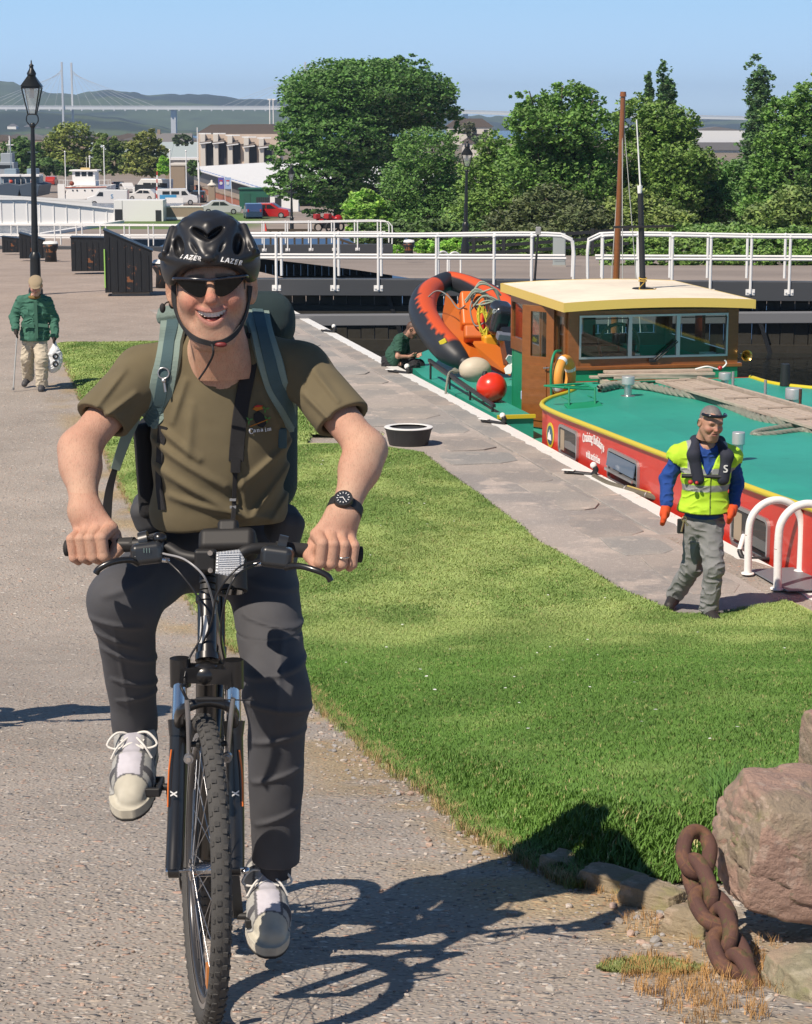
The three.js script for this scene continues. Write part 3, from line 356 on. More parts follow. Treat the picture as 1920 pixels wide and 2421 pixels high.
for (const [u, v, w, top, label] of [[1572, 420, 27, 172, 'taller of the two dark poplars behind the wooden mast'], [1531, 420, 11, 188, 'slim low poplar just left of the taller one behind the mast'], [1790, 420, 36, 158, 'broad dark poplar rising alone near the right edge']]) { const d = 170, k = d / FOCAL, H2 = (v - top) * k, b = []; for (let i = 0; i < 9; i++) { const t = i / 8; b.push([(i % 2 ? 1 : -1) * w * 0.2 * k, H2 * (0.1 + 0.8 * t), 0, w * k * (1.05 - 0.4 * t), H2 * 0.17, w * k * (1.05 - 0.4 * t)]); } const p = at(u, v, d); const low = p.y + 4.5; for (const q of b) q[1] += 4.5; p.y = -0.4 - 0; const dy = at(u, v, d).y - p.y; for (const q of b) q[1] += dy - 4.5; tree('poplar_tree', label, p, H2 + dy, b, 9000, 0.28, [0.034, 0.075, 0.026], 700 + u, { group: 'poplars beyond the tree belt', per: 14, clump: 0.3, shell: 0.3, limbs: 0, trunk: 0.2 }); }
{ const bush = (u, v, d, bl, n, leaf, col, seed, label) => { const k = d / FOCAL; tree('bush', label, at(u, v, d), 2, bl.map((b) => [(b[0] - u) * k, (v - b[1]) * k, 0, b[2] * k, b[3] * k, b[2] * k * 0.8]), n, leaf, col, seed, { cat: 'bush', group: 'bushes', noTrunk: true, per: 30, clump: 0.2, shell: 0.75 }); };
  bush(865, 540, 150, [[865, 500, 48, 46], [900, 520, 30, 26], [840, 520, 28, 30]], 9000, 0.3, [0.11, 0.19, 0.04], 811, 'rounded bright green bush at the foot of the great dark tree');
  bush(1000, 575, 118, [[880, 555, 55, 26], [950, 556, 60, 30], [1030, 555, 60, 32], [1110, 558, 60, 34], [1180, 560, 50, 30]], 15000, 0.24, [0.04, 0.075, 0.022], 812, 'dark trailing hedge behind the middle of the railings');
  bush(1040, 606, 96, [[1010, 585, 30, 16], [1050, 590, 34, 17], [1085, 580, 26, 20], [930, 592, 30, 10], [870, 595, 26, 10], [1150, 594, 24, 9]], 8000, 0.17, [0.12, 0.21, 0.045], 813, 'low bright ivy-like growth below the hedge');
  bush(1250, 606, 96, [[1120, 600, 60, 20], [1200, 590, 60, 30], [1290, 592, 70, 30], [1370, 596, 50, 26]], 14000, 0.18, [0.06, 0.105, 0.028], 814, 'mixed undergrowth behind the curved ends of the railings');
  bush(1600, 606, 94, [[1440, 590, 60, 30], [1530, 588, 70, 34], [1630, 590, 80, 30], [1730, 585, 70, 36]], 15000, 0.18, [0.07, 0.12, 0.03], 815, 'leafy undergrowth behind the railing above the wheelhouse roof');
  bush(1860, 606, 93, [[1800, 585, 70, 38], [1880, 580, 70, 40], [1950, 580, 60, 40]], 12000, 0.18, [0.062, 0.115, 0.03], 816, 'leafy undergrowth at the frame edge behind the railing');
  bush(1700, 634, 72, [[1470, 616, 60, 17], [1560, 612, 70, 22], [1660, 614, 70, 20], [1760, 610, 70, 24], [1850, 612, 70, 22], [1930, 608, 60, 26]], 13000, 0.14, [0.07, 0.125, 0.03], 817, 'low leafy growth just behind the railing over the wheelhouse');
  // shrubs round the basin
  const far = [[170, 408, 330, [[165, 335, 55, 45], [205, 355, 35, 40], [130, 350, 35, 40], [170, 380, 70, 26]], 7000, [0.085, 0.105, 0.028], 'olive topped tree behind the white boat'], [60, 408, 330, [[60, 365, 50, 34], [30, 370, 35, 32], [95, 375, 30, 28], [60, 392, 60, 18]], 7000, [0.04, 0.08, 0.022], 'dark green scrub behind the grey boats'], [265, 410, 320, [[255, 350, 30, 34], [280, 360, 26, 30], [265, 385, 44, 24]], 4500, [0.06, 0.09, 0.025], 'scrubby tree beside the tall white pole'], [345, 412, 310, [[345, 345, 34, 34], [370, 365, 26, 34], [320, 365, 28, 32], [345, 390, 50, 24]], 6500, [0.085, 0.1, 0.03], 'olive brown tree left of the bright ivy'], [386, 415, 300, [[386, 392, 14, 20], [386, 405, 14, 10]], 1800, [0.13, 0.22, 0.035], 'vivid green ivy clump at the wall end'], [110, 412, 300, [[110, 395, 40, 18], [150, 400, 30, 14]], 3000, [0.035, 0.07, 0.02], 'shadowy low scrub above the red parked car'], [432, 345, 460, [[432, 332, 22, 13]], 1500, [0.03, 0.05, 0.025], 'small dark round tree on the roofline'], [1100, 330, 480, [[1105, 305, 17, 19]], 1300, [0.05, 0.06, 0.035], 'greyish tree in front of the pale house'], [455, 405, 330, [[455, 395, 13, 18], [462, 408, 10, 12]], 1500, [0.04, 0.08, 0.025], 'dark shrub at the corner of the long grey shed'], [1150, 345, 470, [[1140, 330, 26, 9]], 1000, [0.045, 0.08, 0.03], 'low shrub row beside the pale house']];
  far.forEach(([u, v, d, bl, n, col, label], i) => { const k = d / FOCAL; tree('scrub_tree', label, at(u, v, d), 3, bl.map((b) => [(b[0] - u) * k, (v - b[1]) * k, 0, b[2] * k, b[3] * k, b[2] * k * 0.8]), n, 0.5, col, 500 + i, { group: 'scrub beyond the basin', noTrunk: i > 3, limbs: 1, trunk: 0.15, per: 35, clump: 0.25, shell: 0.55 }); });
}
const gpf = (u, v) => { let d = 250; for (let i = 0; i < 12; i++) { const q = at(u, v, d); d = lerp(d, d * (EYE - HF(-d)) / (EYE - q.y), 0.7); } const q = at(u, v, d); q.y = HF(-d) + 0.01; return q; };
// ---------------------------------------------------------------- cable-stayed road bridge over the firth
{ const d = 2200, k = d / FOCAL, br = thing('road_bridge', 'long pale cable-stayed road bridge far across the firth', 'bridge', [0, 0, -d]), X = (u) => (u - 960) * k, Y = (v) => EYE + (285.2 - v) * k * 1.0;
  const conc = mat([0.5, 0.52, 0.54], 0.8), pale = mat([0.62, 0.64, 0.64], 0.7), prof = [[-260, 256], [0, 256], [680, 257], [1000, 263], [1190, 269], [1500, 275], [1740, 280], [2200, 288]];
  const seg = (a, b, i) => { part(br, 'deck_span', [bar([X(a[0]), Y(a[1]), 0], [X(b[0]), Y(b[1]), 0], 22, 2.6)], pale); part(br, 'deck_edge', [bar([X(a[0]), Y(a[1]) + 2, 11], [X(b[0]), Y(b[1]) + 2, 11], 0.5, 1.0)], conc); };
  for (let i = 0; i < prof.length - 1; i++) seg(prof[i], prof[i + 1]);
  const yAt = poly(prof.map((p) => [p[1], -p[0]])), vAt = (u) => yAt(-u);
  for (const u0 of [174, 735]) { for (const [du, dz] of [[-7, 11.5], [7, -11.5]]) part(br, 'tower_leg', uvBox(rbox(1.9, Y(152) + 12, 1.9, 0.2, X(u0 + du), (Y(152) - 12) / 2, dz)), conc); part(br, 'pier_base', box(9, 14, 28, X(u0), -6, 0), conc);
    for (const s of [-1, 1]) for (let i = 1; i <= 8; i++) { const u = u0 + s * i * 26; const dz = s > 0 ? -11 : 11; part(br, 'cable', rod([X(u0 + (s > 0 ? 6 : -6)), Y(158 + i * 2.5), dz], [X(u), Y(vAt(u)) + 1, dz], 0.13, 4), conc); } }
  for (const u of [-90, 420, 1098, 1300, 1470, 1620, 1760]) part(br, 'pier', box(5, Y(vAt(u)) + 11, 12, X(u), (Y(vAt(u)) - 13) / 2 - 0.6, 0), conc);
  for (let i = 0; i < 26; i++) part(br, 'deck_bracket', box(1.4, 1.4, 1.5, X(10 + i * 25), Y(vAt(10 + i * 25)) - 2.0, 10.5), conc); }
// ---------------------------------------------------------------- buildings
const B = { cream: mat([0.56, 0.46, 0.38], 0.9, { bumpMap: R(T.noise, 0.3), bumpScale: 0.02 }), roofBrown: mat([0.13, 0.11, 0.1], 0.9, { bumpMap: R(T.grain, 0.4), bumpScale: 0.05 }), harl: mat([0.6, 0.57, 0.52], 0.9), glass: mat([0.03, 0.035, 0.04], 0.1), greyClad: mat([0.11, 0.115, 0.125], 0.6), whiteRoof: mat([0.72, 0.73, 0.74], 0.5), zinc: mat([0.36, 0.42, 0.43], 0.5), brick: mat([0.36, 0.14, 0.09], 0.9, { bumpMap: R(T.grain, 0.8), bumpScale: 0.02 }), sand: mat([0.3, 0.24, 0.18], 0.9), green: mat([0.018, 0.11, 0.07], 0.5), slate: mat([0.17, 0.165, 0.17], 0.85), dark: mat([0.02, 0.022, 0.025], 0.6) };
function gable(w, h, dp, x, y, z, ov = 0.4) { const g = prism([[-w / 2 - ov, 0], [w / 2 + ov, 0], [0, h]], dp); g.translate(x, y, z - dp / 2); return g; }
{ const d = 450, k = d / FOCAL, p = at(560, 372, d), b = thing('apartment_block', 'pale stone flats with brown pitched roof and deep bays behind the trees', 'building', p), X = (u) => (u - 560) * k, Y = (v) => (372 - v) * k;
  part(b, 'wall', uvBox(box(X(660) - X(470), Y(318) + 3, 10, (X(470) + X(660)) / 2, (Y(318) - 3) / 2, -5.4)), B.cream);
  const rf = prism([[X(462), Y(318)], [X(668), Y(318)], [X(640), Y(295)], [X(500), Y(296)]], 10); rf.translate(0, 0, -11); part(b, 'roof', uvBox(rf), B.roofBrown);
  [[482, 318], [512, 318], [545, 322], [583, 326], [618, 328]].forEach(([u, v], i) => { const w = 1.7; part(b, 'pier', uvBox(box(1.0, Y(v) + 3, 1.6, X(u), (Y(v) - 3) / 2, 0.4)), B.harl); part(b, 'window', box(1.5, Y(v + 18) + 2, 0.3, X(u) + 1.35, (Y(v + 18) - 2) / 2, -0.27), B.dark); const cn = part(b, 'canopy', [place(prism([[0, 0], [2.3, 0], [2.3, 0.16], [0, 0.16]], 2.0), X(u) - 0.6, Y(v + 14), -0.3, 0.35, 0, 0.12)], B.roofBrown); part(b, 'fascia', box(2.5, 0.22, 0.14, X(u) + 0.6, Y(v + 14) - 0.55, 1.7, 0, 0, 0.12), B.whiteRoof); part(b, 'eave_board', box(3.0, 0.25, 0.2, X(u) + 0.6, Y(v) + 0.12, 0.9), B.whiteRoof); }); }
{ const a = at(452, 390, 420), c = at(668, 462, 265), yb = -7.6, dx = c.clone().sub(a).setY(0), L = dx.length(), ang = -Math.atan2(dx.z, dx.x), s = thing('industrial_shed', 'long low dark grey shed with a white metal roof', 'building', [a.x, 0, a.z], ang), ye = -4.95;
  part(s, 'wall', uvBox(box(L, ye - yb, 0.3, L / 2, (ye + yb) / 2, -0.15)), B.greyClad); part(s, 'back_wall', uvBox(box(0.3, ye - yb, 26, 0.15, (ye + yb) / 2, -13.3)), B.greyClad);
  const rf = part(s, 'roof', uvBox(box(L + 0.6, 0.12, 27, L / 2, ye + 0.75, -12.6, 0.055, 0, 0)), B.whiteRoof); part(s, 'gutter', box(L + 0.6, 0.28, 0.25, L / 2, ye + 0.02, 0.3), mat([0.16, 0.25, 0.5], 0.5));
  for (let i = 1; i < 26; i++) part(s, 'roof_seam', box(0.12, 0.1, 26.5, i * L / 26, ye + 0.85, -12.6, 0.055, 0, 0), B.whiteRoof); }
{ const d = 470, k = d / FOCAL, p = at(520, 390, d), b = thing('parapet_building', 'flat roofed grey block with a pale parapet line below the flats', 'building', p); part(b, 'wall', uvBox(box(260 * k, 3.4, 12, 10 * k, -0.6, -6)), B.slate); part(b, 'parapet', uvBox(box(262 * k, 0.5, 12.3, 10 * k, 1.35, -6)), B.whiteRoof);
  const q = at(420, 372, 500), b2 = thing('grey_roofed_shed', 'pale grey sloping roof above the car park, left of the flats', 'building', q); part(b2, 'wall', uvBox(box(11, 3, 10, 0, -1.6, -5)), B.sand); part(b2, 'roof', uvBox(box(11.4, 0.2, 9, 0, 1.6, -4, 0.42, 0, 0)), B.zinc);
  const q2 = at(300, 372, 480), b3 = thing('grey_roofed_shed', 'wide pale roofed shed glimpsed through the olive trees', 'building', q2); part(b3, 'wall', uvBox(box(19, 3, 10, 0, -1.6, -5)), B.sand); part(b3, 'roof', uvBox(box(19.4, 0.2, 9, 0, 1.4, -4, 0.4, 0, 0)), B.zinc);
  const q3 = at(405, 345, 560), b4 = thing('slate_house', 'old slate roofed house with a chimney left of the flats', 'building', q3); part(b4, 'wall', uvBox(box(10, 3.4, 7, 0, -1, -3.5)), B.sand); const r4 = part(b4, 'roof', uvBox(place(prism([[-3.9, 0], [3.9, 0], [0, 2.6]], 10.4), -5.2, 0.7, -3.5, 0, PI / 2, 0)), B.slate); part(r4, 'chimney', box(0.8, 1.4, 0.8, -3.6, 3.6, -3.5), B.sand); }
for (const [u, v, w, h, d, label] of [[1110, 322, 105, 22, 520, 'pale house with brown hipped roof between the trees'], [1135, 352, 80, 14, 480, 'lower brown roofed house in front of the pale one']]) { const k = d / FOCAL, p = at(u, v, d), b = thing('house', label, 'house', p, 0, 'houses between the trees'); part(b, 'wall', uvBox(box(w * k, h * k + 2, 8, 0, (h * k - 2) / 2, -4)), B.harl); part(b, 'roof', uvBox(place(prism([[-w * k / 2 - 0.5, 0], [w * k / 2 + 0.5, 0], [w * k / 2 - 2.4, 2.0], [-w * k / 2 + 2.4, 2.0]], 8.6), 0, h * k, -8.3)), B.roofBrown); for (let i = 0; i < 4; i++) { const wi = part(b, 'window', box(0.9, 1.0, 0.1, (-0.36 + i * 0.24) * w * k, h * k * 0.5, 0.03), B.glass); } }
{ const r = rng(88), spots = [[12, 318], [24, 322], [40, 312], [52, 318], [60, 326], [68, 308], [78, 318], [90, 312], [100, 322], [112, 314], [30, 306], [84, 328], [122, 320], [18, 328], [46, 328]]; spots.forEach(([u, v], i) => { const d = 2440 - i * 4, p = at(u, v - 4, d), b = thing('distant_house', 'tiny white house in the far village at the foot of the wooded hill', 'house', p, (r() - 0.5) * 0.8, 'village houses below the hill'); const w = 7 + 4 * r(); part(b, 'wall', box(w, 9, 6, 0, -2.6, 0), mat([0.75, 0.74, 0.71], 0.8)); part(b, 'roof', gable(w, 2.8, 6.4, 0, 1.92, 0), B.slate); }); }
{ // town roofs beyond the sheds
  const r = rng(91); for (let i = 0; i < 14; i++) { const u = 5 + i * 33 + r() * 8, d = 640 + r() * 160, v = 327 + r() * 5, p = at(u, v, d), w = 9 + 6 * r(); const b = thing('town_roof_house', i % 2 ? 'low slate roofed terrace among the hazy town roofs' : 'low grey roofed house among the hazy town roofs', 'house', p, (r() - 0.5) * 0.3, 'far town houses'); part(b, 'wall', box(w, 7, 6, 0, -3.5, 0), B.sand); part(b, 'roof', gable(w, 1.8, 6.4, 0, 0.01, 0), r() < 0.6 ? B.slate : B.roofBrown); } }
{ // brick wall by the road, built in bays with a cope
  const a = at(428, 436, 390), c = at(572, 486, 262), dx = c.clone().sub(a), L = hypot(dx.x, dx.z), ang = -Math.atan2(dx.z, dx.x), w = thing('brick_wall', 'long red brick wall along the car park road', 'wall', [a.x, 0, a.z], ang); const n = 14; for (let i = 0; i < n; i++) { const y = lerp(a.y, c.y, (i + 0.5) / n); part(w, 'panel', uvBox(box(L / n - 0.1, 2.4, 0.3, (i + 0.5) * L / n, y - 0.5, 0)), B.brick); part(w, 'coping', uvBox(box(L / n + 0.1, 0.16, 0.45, (i + 0.5) * L / n, y + 0.78, 0)), B.sand); }
  const s = thing('stone_wall_end', 'old sandstone wall end beside the vivid ivy', 'wall', at(414, 425, 330)); part(s, 'wall', uvBox(box(3.0, 4.4, 14, 0, 0, -7)), B.sand); part(s, 'coping', uvBox(box(3.2, 0.2, 14.2, 0, 2.3, -7)), B.harl);
  const g = thing('stone_gatepost', 'short stone gatepost in front of the red brick wall', 'gatepost', gpf(501, 475, 290)); part(g, 'shaft', uvBox(rbox(0.9, 2.2, 0.9, 0.05, 0, 1.0, 0)), B.sand); part(g, 'cap', [lathe([[0.62, 0], [0.62, 0.1], [0.1, 0.45], [0.2, 0.6], [0, 0.75]], 10, 0, 2.1, 0)], B.harl); }
{ const p = gpf(600, 494, 268), b = thing('green_cabin', 'dark green flat roofed cabin at the car park edge', 'cabin', p); part(b, 'wall', [uvBox(box(3.4, 2.4, 3, 0, 1.1, -1.5))], B.green); part(b, 'roof', rbox(3.7, 0.16, 3.3, 0.03, 0, 2.38, -1.5), B.green); part(b, 'door', box(0.8, 1.8, 0.06, -0.8, 0.95, 0.02), mat([0.015, 0.09, 0.06], 0.6));
  const q = gpf(628, 494, 264), f = thing('slatted_bin_store', 'black slatted bin store beside the green cabin', 'bin store', q); for (let i = 0; i < 9; i++) part(f, 'slat', box(0.2, 1.4, 0.06, -1.0 + i * 0.25, 0.7, 0), B.dark); part(f, 'rail', [box(2.3, 0.08, 0.05, 0, 0.3, -0.06), box(2.3, 0.08, 0.05, 0, 1.2, -0.06)], B.dark);
  const h = thing('white_hut', 'small white hut half hidden under the great tree', 'hut', gpf(672, 500, 258)); part(h, 'wall', uvBox(box(3.2, 2.0, 2.6, 0, 0.9, -1.3)), M.whiteMatt); part(h, 'roof', gable(3.2, 0.7, 2.9, 0, 1.9, -1.3, 0.2), B.dark); part(h, 'door', box(0.7, 1.6, 0.05, -0.7, 0.8, 0.03), B.dark);
  const w = thing('low_brick_wall', 'low brown brick wall behind the white box on the quay', 'wall', at(430, 520, 208)); part(w, 'wall', uvBox(box(4.6, 1.5, 0.4, -0.2, 0.5, 0)), B.sand); part(w, 'coping', box(4.7, 0.12, 0.5, -0.2, 1.32, 0), M.whiteMatt); part(w, 'painted_band', box(3.2, 0.24, 0.05, -0.4, 0.2, 0.24), M.whiteMatt); }
// ---------------------------------------------------------------- white swing bridge and counterweight
{ const d = 206, k = d / FOCAL, p = at(268, 530, d), b = thing('swing_bridge', 'white plated swing bridge girder lying along the basin', 'bridge', p), X = (u) => (u - 268) * k, Y = (v) => (530 - v) * k;
  const us = [-60, -25, 6, 36, 67, 97, 129, 159, 190, 222, 253, 270]; for (let i = 0; i < us.length - 1; i++) { const t = (u) => lerp(472, 495, clamp((u - 60) / 210)); const g = prism([[X(us[i]) + 0.03, Y(527)], [X(us[i + 1]) - 0.03, Y(527)], [X(us[i + 1]) - 0.03, Y(t(us[i + 1]))], [X(us[i]) + 0.03, Y(t(us[i]))]], 0.12); part(b, 'plate', g, M.whiteClean); part(b, 'stiffener', bar([X(us[i + 1]), Y(527), 0.14], [X(us[i + 1]), Y(t(us[i + 1])), 0.14], 0.06, 0.12, V(0, 0, 1)), M.whiteClean); }
  part(b, 'top_flange', [bar([X(-60), Y(471), 0.1], [X(60), Y(471), 0.1], 0.5, 0.12), bar([X(60), Y(471), 0.1], [X(270), Y(494), 0.1], 0.5, 0.12)], M.whiteClean); part(b, 'bottom_flange', box(X(270) - X(-60), 0.12, 0.5, (X(270) + X(-60)) / 2, Y(528), 0.1), M.whiteClean);
  part(b, 'far_girder', [bar([X(-60), Y(466), -4], [X(205), Y(480), -4], 0.2, 0.25), bar([X(-60), Y(476), -4], [X(205), Y(490), -4], 0.2, 0.6)], M.whiteClean); part(b, 'roadway', box(X(260) - X(-60), 0.3, 3.8, (X(260) + X(-60)) / 2, Y(515), -2), B.dark); part(b, 'fender', box(X(272) - X(-60), 0.3, 0.4, (X(272) + X(-60)) / 2, -0.35, 0.1), B.dark);
  const q = at(328, 532, 205), c = thing('bridge_counterweight', 'big white box at the end of the swing bridge', 'counterweight', q); part(c, 'box', rbox(115 * k, 58 * k, 3, 0.03, 0, 29 * k, -1.5), M.whiteClean); part(c, 'dark_panel', [box(17 * k, 36 * k, 0.06, -47 * k, 19 * k, 0.02), box(13 * k, 34 * k, 0.06, 46 * k, 18 * k, 0.02)], B.dark); part(c, 'seam', box(0.03, 56 * k, 0.03, -38 * k, 29 * k, 0.01), B.slate); part(c, 'base', box(118 * k, 0.5, 3.4, 0, -0.25, -1.5), B.slate); }
// ---------------------------------------------------------------- boats in the basin
{ const d = 275, k = d / FOCAL, p = at(200, 474, d), b = thing('white_motor_boat', 'white motor boat with a boxy wheelhouse moored in the basin', 'boat', p), X = (u) => (u - 200) * k, Y = (v) => (474 - v) * k;
  const hull = prism([[X(153), Y(470)], [X(160), Y(452)], [X(157), Y(444)], [X(252), Y(442)], [X(250), Y(458)], [X(238), Y(466)], [X(195), Y(470)]], 8, { bevel: 0.12 }); hull.translate(0, 0, -8); part(b, 'hull', hull, M.whiteMatt); part(b, 'rubbing_band', bar([X(156), Y(443.5), 0.16], [X(252), Y(441.5), 0.16], 0.1, 0.12), mat([0.4, 0.1, 0.05], 0.6)); part(b, 'deck', box(5.1, 0.06, 8, X(204), Y(442) + 0.02, -4), M.whiteMatt);
  part(b, 'wheelhouse', rbox(X(222) - X(168), Y(406) - Y(440), 3.2, 0.06, X(195), (Y(406) + Y(440)) / 2, -3), M.whiteMatt); part(b, 'wheelhouse_roof', rbox(X(228) - X(162), 0.18, 3.8, 0.05, X(195), Y(405), -3), M.whiteMatt);
  for (const u of [181, 196, 211]) part(b, 'window', box(0.62, 0.55, 0.06, X(u), Y(413), -1.4), B.glass); for (const u of [173, 183, 201, 218, 236, 246]) part(b, 'porthole', cyl(0.11, 0.11, 0.06, X(u), Y(450), 0.14, PI / 2, 0, 0, 10), B.glass);
  part(b, 'search_light_box', box(1.2, 0.28, 0.5, X(197), Y(401), -2.4), mat([0.6, 0.45, 0.2], 0.6)); part(b, 'aerial', rod([X(198), Y(400), -3], [X(198), Y(373), -3], 0.03, 6), M.whiteMatt); for (const u of [140, 150, 160, 170, 225, 235, 245, 255, 260]) part(b, 'rail_post', rod([X(u), Y(445), -0.3], [X(u), Y(426), -0.3], 0.025, 5), M.whiteMatt); part(b, 'rail', [rod([X(139), Y(426), -0.3], [X(172), Y(427), -0.3], 0.03, 5), rod([X(222), Y(427), -0.3], [X(261), Y(426), -0.3], 0.03, 5)], M.whiteMatt); part(b, 'gangway', [box(0.9, 2.2, 0.1, X(146), Y(455), 0.2)], M.whiteMatt); part(b, 'fender', sph(0.3, X(171), Y(434), 0.1), mat([0.25, 0.06, 0.03], 0.6));
  const grey = mat([0.2, 0.27, 0.33], 0.6), navy = mat([0.05, 0.075, 0.11], 0.6);
  for (const [u0, u1, label] of [[-10, 46, 'dark grey patrol boat nearer the frame edge, with a tall mast'], [46, 92, 'dark grey patrol boat next to the lamp post, bow on']]) { const c = thing('patrol_boat', label, 'boat', at((u0 + u1) / 2, 462, 272), 0, 'grey boats in the basin'), w = (u1 - u0) * k, hl = prism([[-w / 2 + 0.3, 0], [-w / 2, 1.25], [0, 1.55], [w / 2, 1.25], [w / 2 - 0.3, 0]], 9, { bevel: 0.1 }); hl.translate(0, 0, -9); part(c, 'hull', hl, navy); part(c, 'superstructure', [rbox(w * 0.8, 0.9, 3, 0.1, -0.1, 1.9, -4), rbox(w * 0.5, 1.2, 2.4, 0.1, -0.3, 2.7, -5)], grey); part(c, 'awning', box(w * 0.9, 0.25, 3, 0, 2.5, -2.5), M.whiteMatt); part(c, 'mast', [rod([-0.4, 3, -5], [-0.4, u0 < 0 ? 7.2 : 3.6, -5], 0.06, 6), rod([-1, 5.4, -5], [0.4, 5.4, -5], 0.03, 5)], grey); part(c, 'buoy', sph(0.25, 0.4, 1.75, -0.3), mat([0.5, 0.06, 0.03], 0.5)); for (let i = 0; i < 4; i++) part(c, 'rail_post', rod([-w / 2 + 0.2 + i * w / 4, 1.35, -0.2], [-w / 2 + 0.2 + i * w / 4, 2.1, -0.2], 0.03, 5), M.whiteMatt); }
  const tower = thing('patrol_boat_bridge', 'pale grey ship bridge with radar mast at the left edge', 'boat', at(18, 420, 290)); part(tower, 'bridge_house', [rbox(2.6, 3.4, 3, 0.1, -0.4, 0.4, -1.5), rbox(1.6, 1.4, 2, 0.1, -0.2, 2.6, -1.5), box(4, 3, 6, 0, -2.4, -3)], mat([0.3, 0.34, 0.38], 0.6)); part(tower, 'radar_mast', [rod([0.2, 3, -1.5], [0.1, 5.6, -1.5], 0.08, 6), box(1.0, 0.12, 0.3, 0.15, 4.4, -1.5), rod([-0.2, 3, -1.5], [0, 5, -1.5], 0.04, 5)], M.whiteMatt); part(tower, 'window', box(2.0, 0.45, 0.08, -0.4, 1.5, 0.02), B.glass); }
// ---------------------------------------------------------------- parked vehicles
const tyreMat = mat([0.02, 0.02, 0.02], 0.8), rimMat = mat([0.5, 0.5, 0.5], 0.4, { metalness: 0.7 }), lampRed = mat([0.4, 0.02, 0.02], 0.3), lampClear = mat([0.7, 0.7, 0.68], 0.2), carGlass = mat([0.025, 0.03, 0.035], 0.06);
function vehicle(name, label, p, ry, colour, prof, W, wx, wr, win, extra) { const c = thing(name, label, name.includes('van') || name === 'minibus' ? 'van' : 'car', p, ry, 'vehicles parked beyond the basin'), paintM = mat(colour, 0.3, { clearcoat: 0.6, clearcoatRoughness: 0.1 }); const bd = prism(prof, W - 0.16, { bevel: 0.08 }); bd.translate(0, 0, -W / 2 + 0.08); const body = part(c, 'body', bd, paintM);
  for (const [x0, z] of wx.flatMap((x) => [[x, W / 2 - 0.08], [x, -W / 2 + 0.08]])) { const w = part(c, 'wheel', cyl(wr, wr, 0.2, x0, wr, z, PI / 2, 0, 0, 18), tyreMat); part(w, 'rim', cyl(wr * 0.62, wr * 0.62, 0.22, x0, wr, z, PI / 2, 0, 0, 14), rimMat); }
  for (const w of win) for (const s of [1, -1]) { const g = prism(w, 0.02); g.translate(0, 0, s > 0 ? W / 2 + 0.004 : -W / 2 - 0.024); part(c, 'side_window', g, carGlass); }
  const xs = prof.map((q) => q[0]), x0 = min(...xs), x1 = max(...xs); for (const s of [-1, 1]) { part(c, 'headlight', rbox(0.08, 0.16, 0.32, 0.03, x1 + 0.04, 0.68, s * (W / 2 - 0.3)), lampClear); part(c, 'tail_light', rbox(0.08, 0.3, 0.16, 0.03, x0 - 0.05, 0.85, s * (W / 2 - 0.2)), lampRed); } if (extra) extra(c, paintM); return c; }
const hatch = [[-1.95, 0.3], [-2.0, 0.75], [-1.85, 0.95], [-1.35, 1.42], [0.2, 1.45], [0.95, 0.98], [1.85, 0.82], [1.98, 0.6], [1.95, 0.3], [1.6, 0.22], [-1.6, 0.22]], hatchWin = [[[-1.3, 0.98], [-1.05, 1.32], [-0.35, 1.36], [-0.35, 0.98]], [[-0.25, 0.98], [-0.25, 1.36], [0.15, 1.36], [0.72, 0.98]]];
const vanP = [[-2.4, 0.35], [-2.45, 1.95], [1.0, 2.0], [1.55, 1.3], [2.4, 1.05], [2.5, 0.7], [2.45, 0.35]], vanW = [[[0.5, 1.25], [0.5, 1.75], [0.95, 1.78], [1.35, 1.28]]];
const windscreen = (c, x, y, w, h, tilt) => part(c, 'windscreen', box(0.03, h, w, x, y, 0, 0, 0, tilt), carGlass);
vehicle('car', 'red hatchback parked side on at the tree edge', gpf(640, 515, 262), -0.15, [0.42, 0.012, 0.015], hatch, 1.7, [-1.25, 1.25], 0.31, hatchWin, (c) => windscreen(c, 0.68, 1.25, 1.3, 0.66, 0.98));
vehicle('car', 'dark blue small car seen from behind beside the red one', gpf(598, 516, 258), PI / 2 + 0.15, [0.03, 0.06, 0.15], hatch, 1.65, [-1.25, 1.25], 0.3, hatchWin, (c) => { part(c, 'rear_window', box(0.03, 0.42, 1.25, -1.63, 1.2, 0, 0, 0, -0.75), carGlass); part(c, 'number_plate', box(0.03, 0.12, 0.5, -2.03, 0.75, 0), mat([0.6, 0.5, 0.1], 0.5)); });
vehicle('car', 'silver saloon parked side on behind the helmet', gpf(522, 506, 262), 0.1, [0.5, 0.51, 0.52], [[-2.1, 0.3], [-2.15, 0.8], [-1.5, 0.98], [-0.9, 1.4], [0.35, 1.42], [1.15, 0.98], [2.0, 0.82], [2.15, 0.55], [2.1, 0.28], [-1.6, 0.22]], 1.75, [-1.35, 1.35], 0.31, [[[-1.05, 0.98], [-0.75, 1.32], [-0.2, 1.34], [-0.2, 0.98]], [[-0.1, 0.98], [-0.1, 1.34], [0.3, 1.34], [0.85, 0.98]]]);
vehicle('white_van', 'white panel van parked behind the swing bridge girder', gpf(256, 487, 232), PI, [0.72, 0.73, 0.74], vanP, 1.9, [-1.6, 1.6], 0.34, vanW, (c) => { windscreen(c, 1.32, 1.66, 1.5, 0.8, 0.68); part(c, 'blue_lettering', [place(text('S', 0.5, 0.01), -0.6, 1.25, -0.975, 0, PI, 0)], mat([0.15, 0.3, 0.5], 0.5)); });
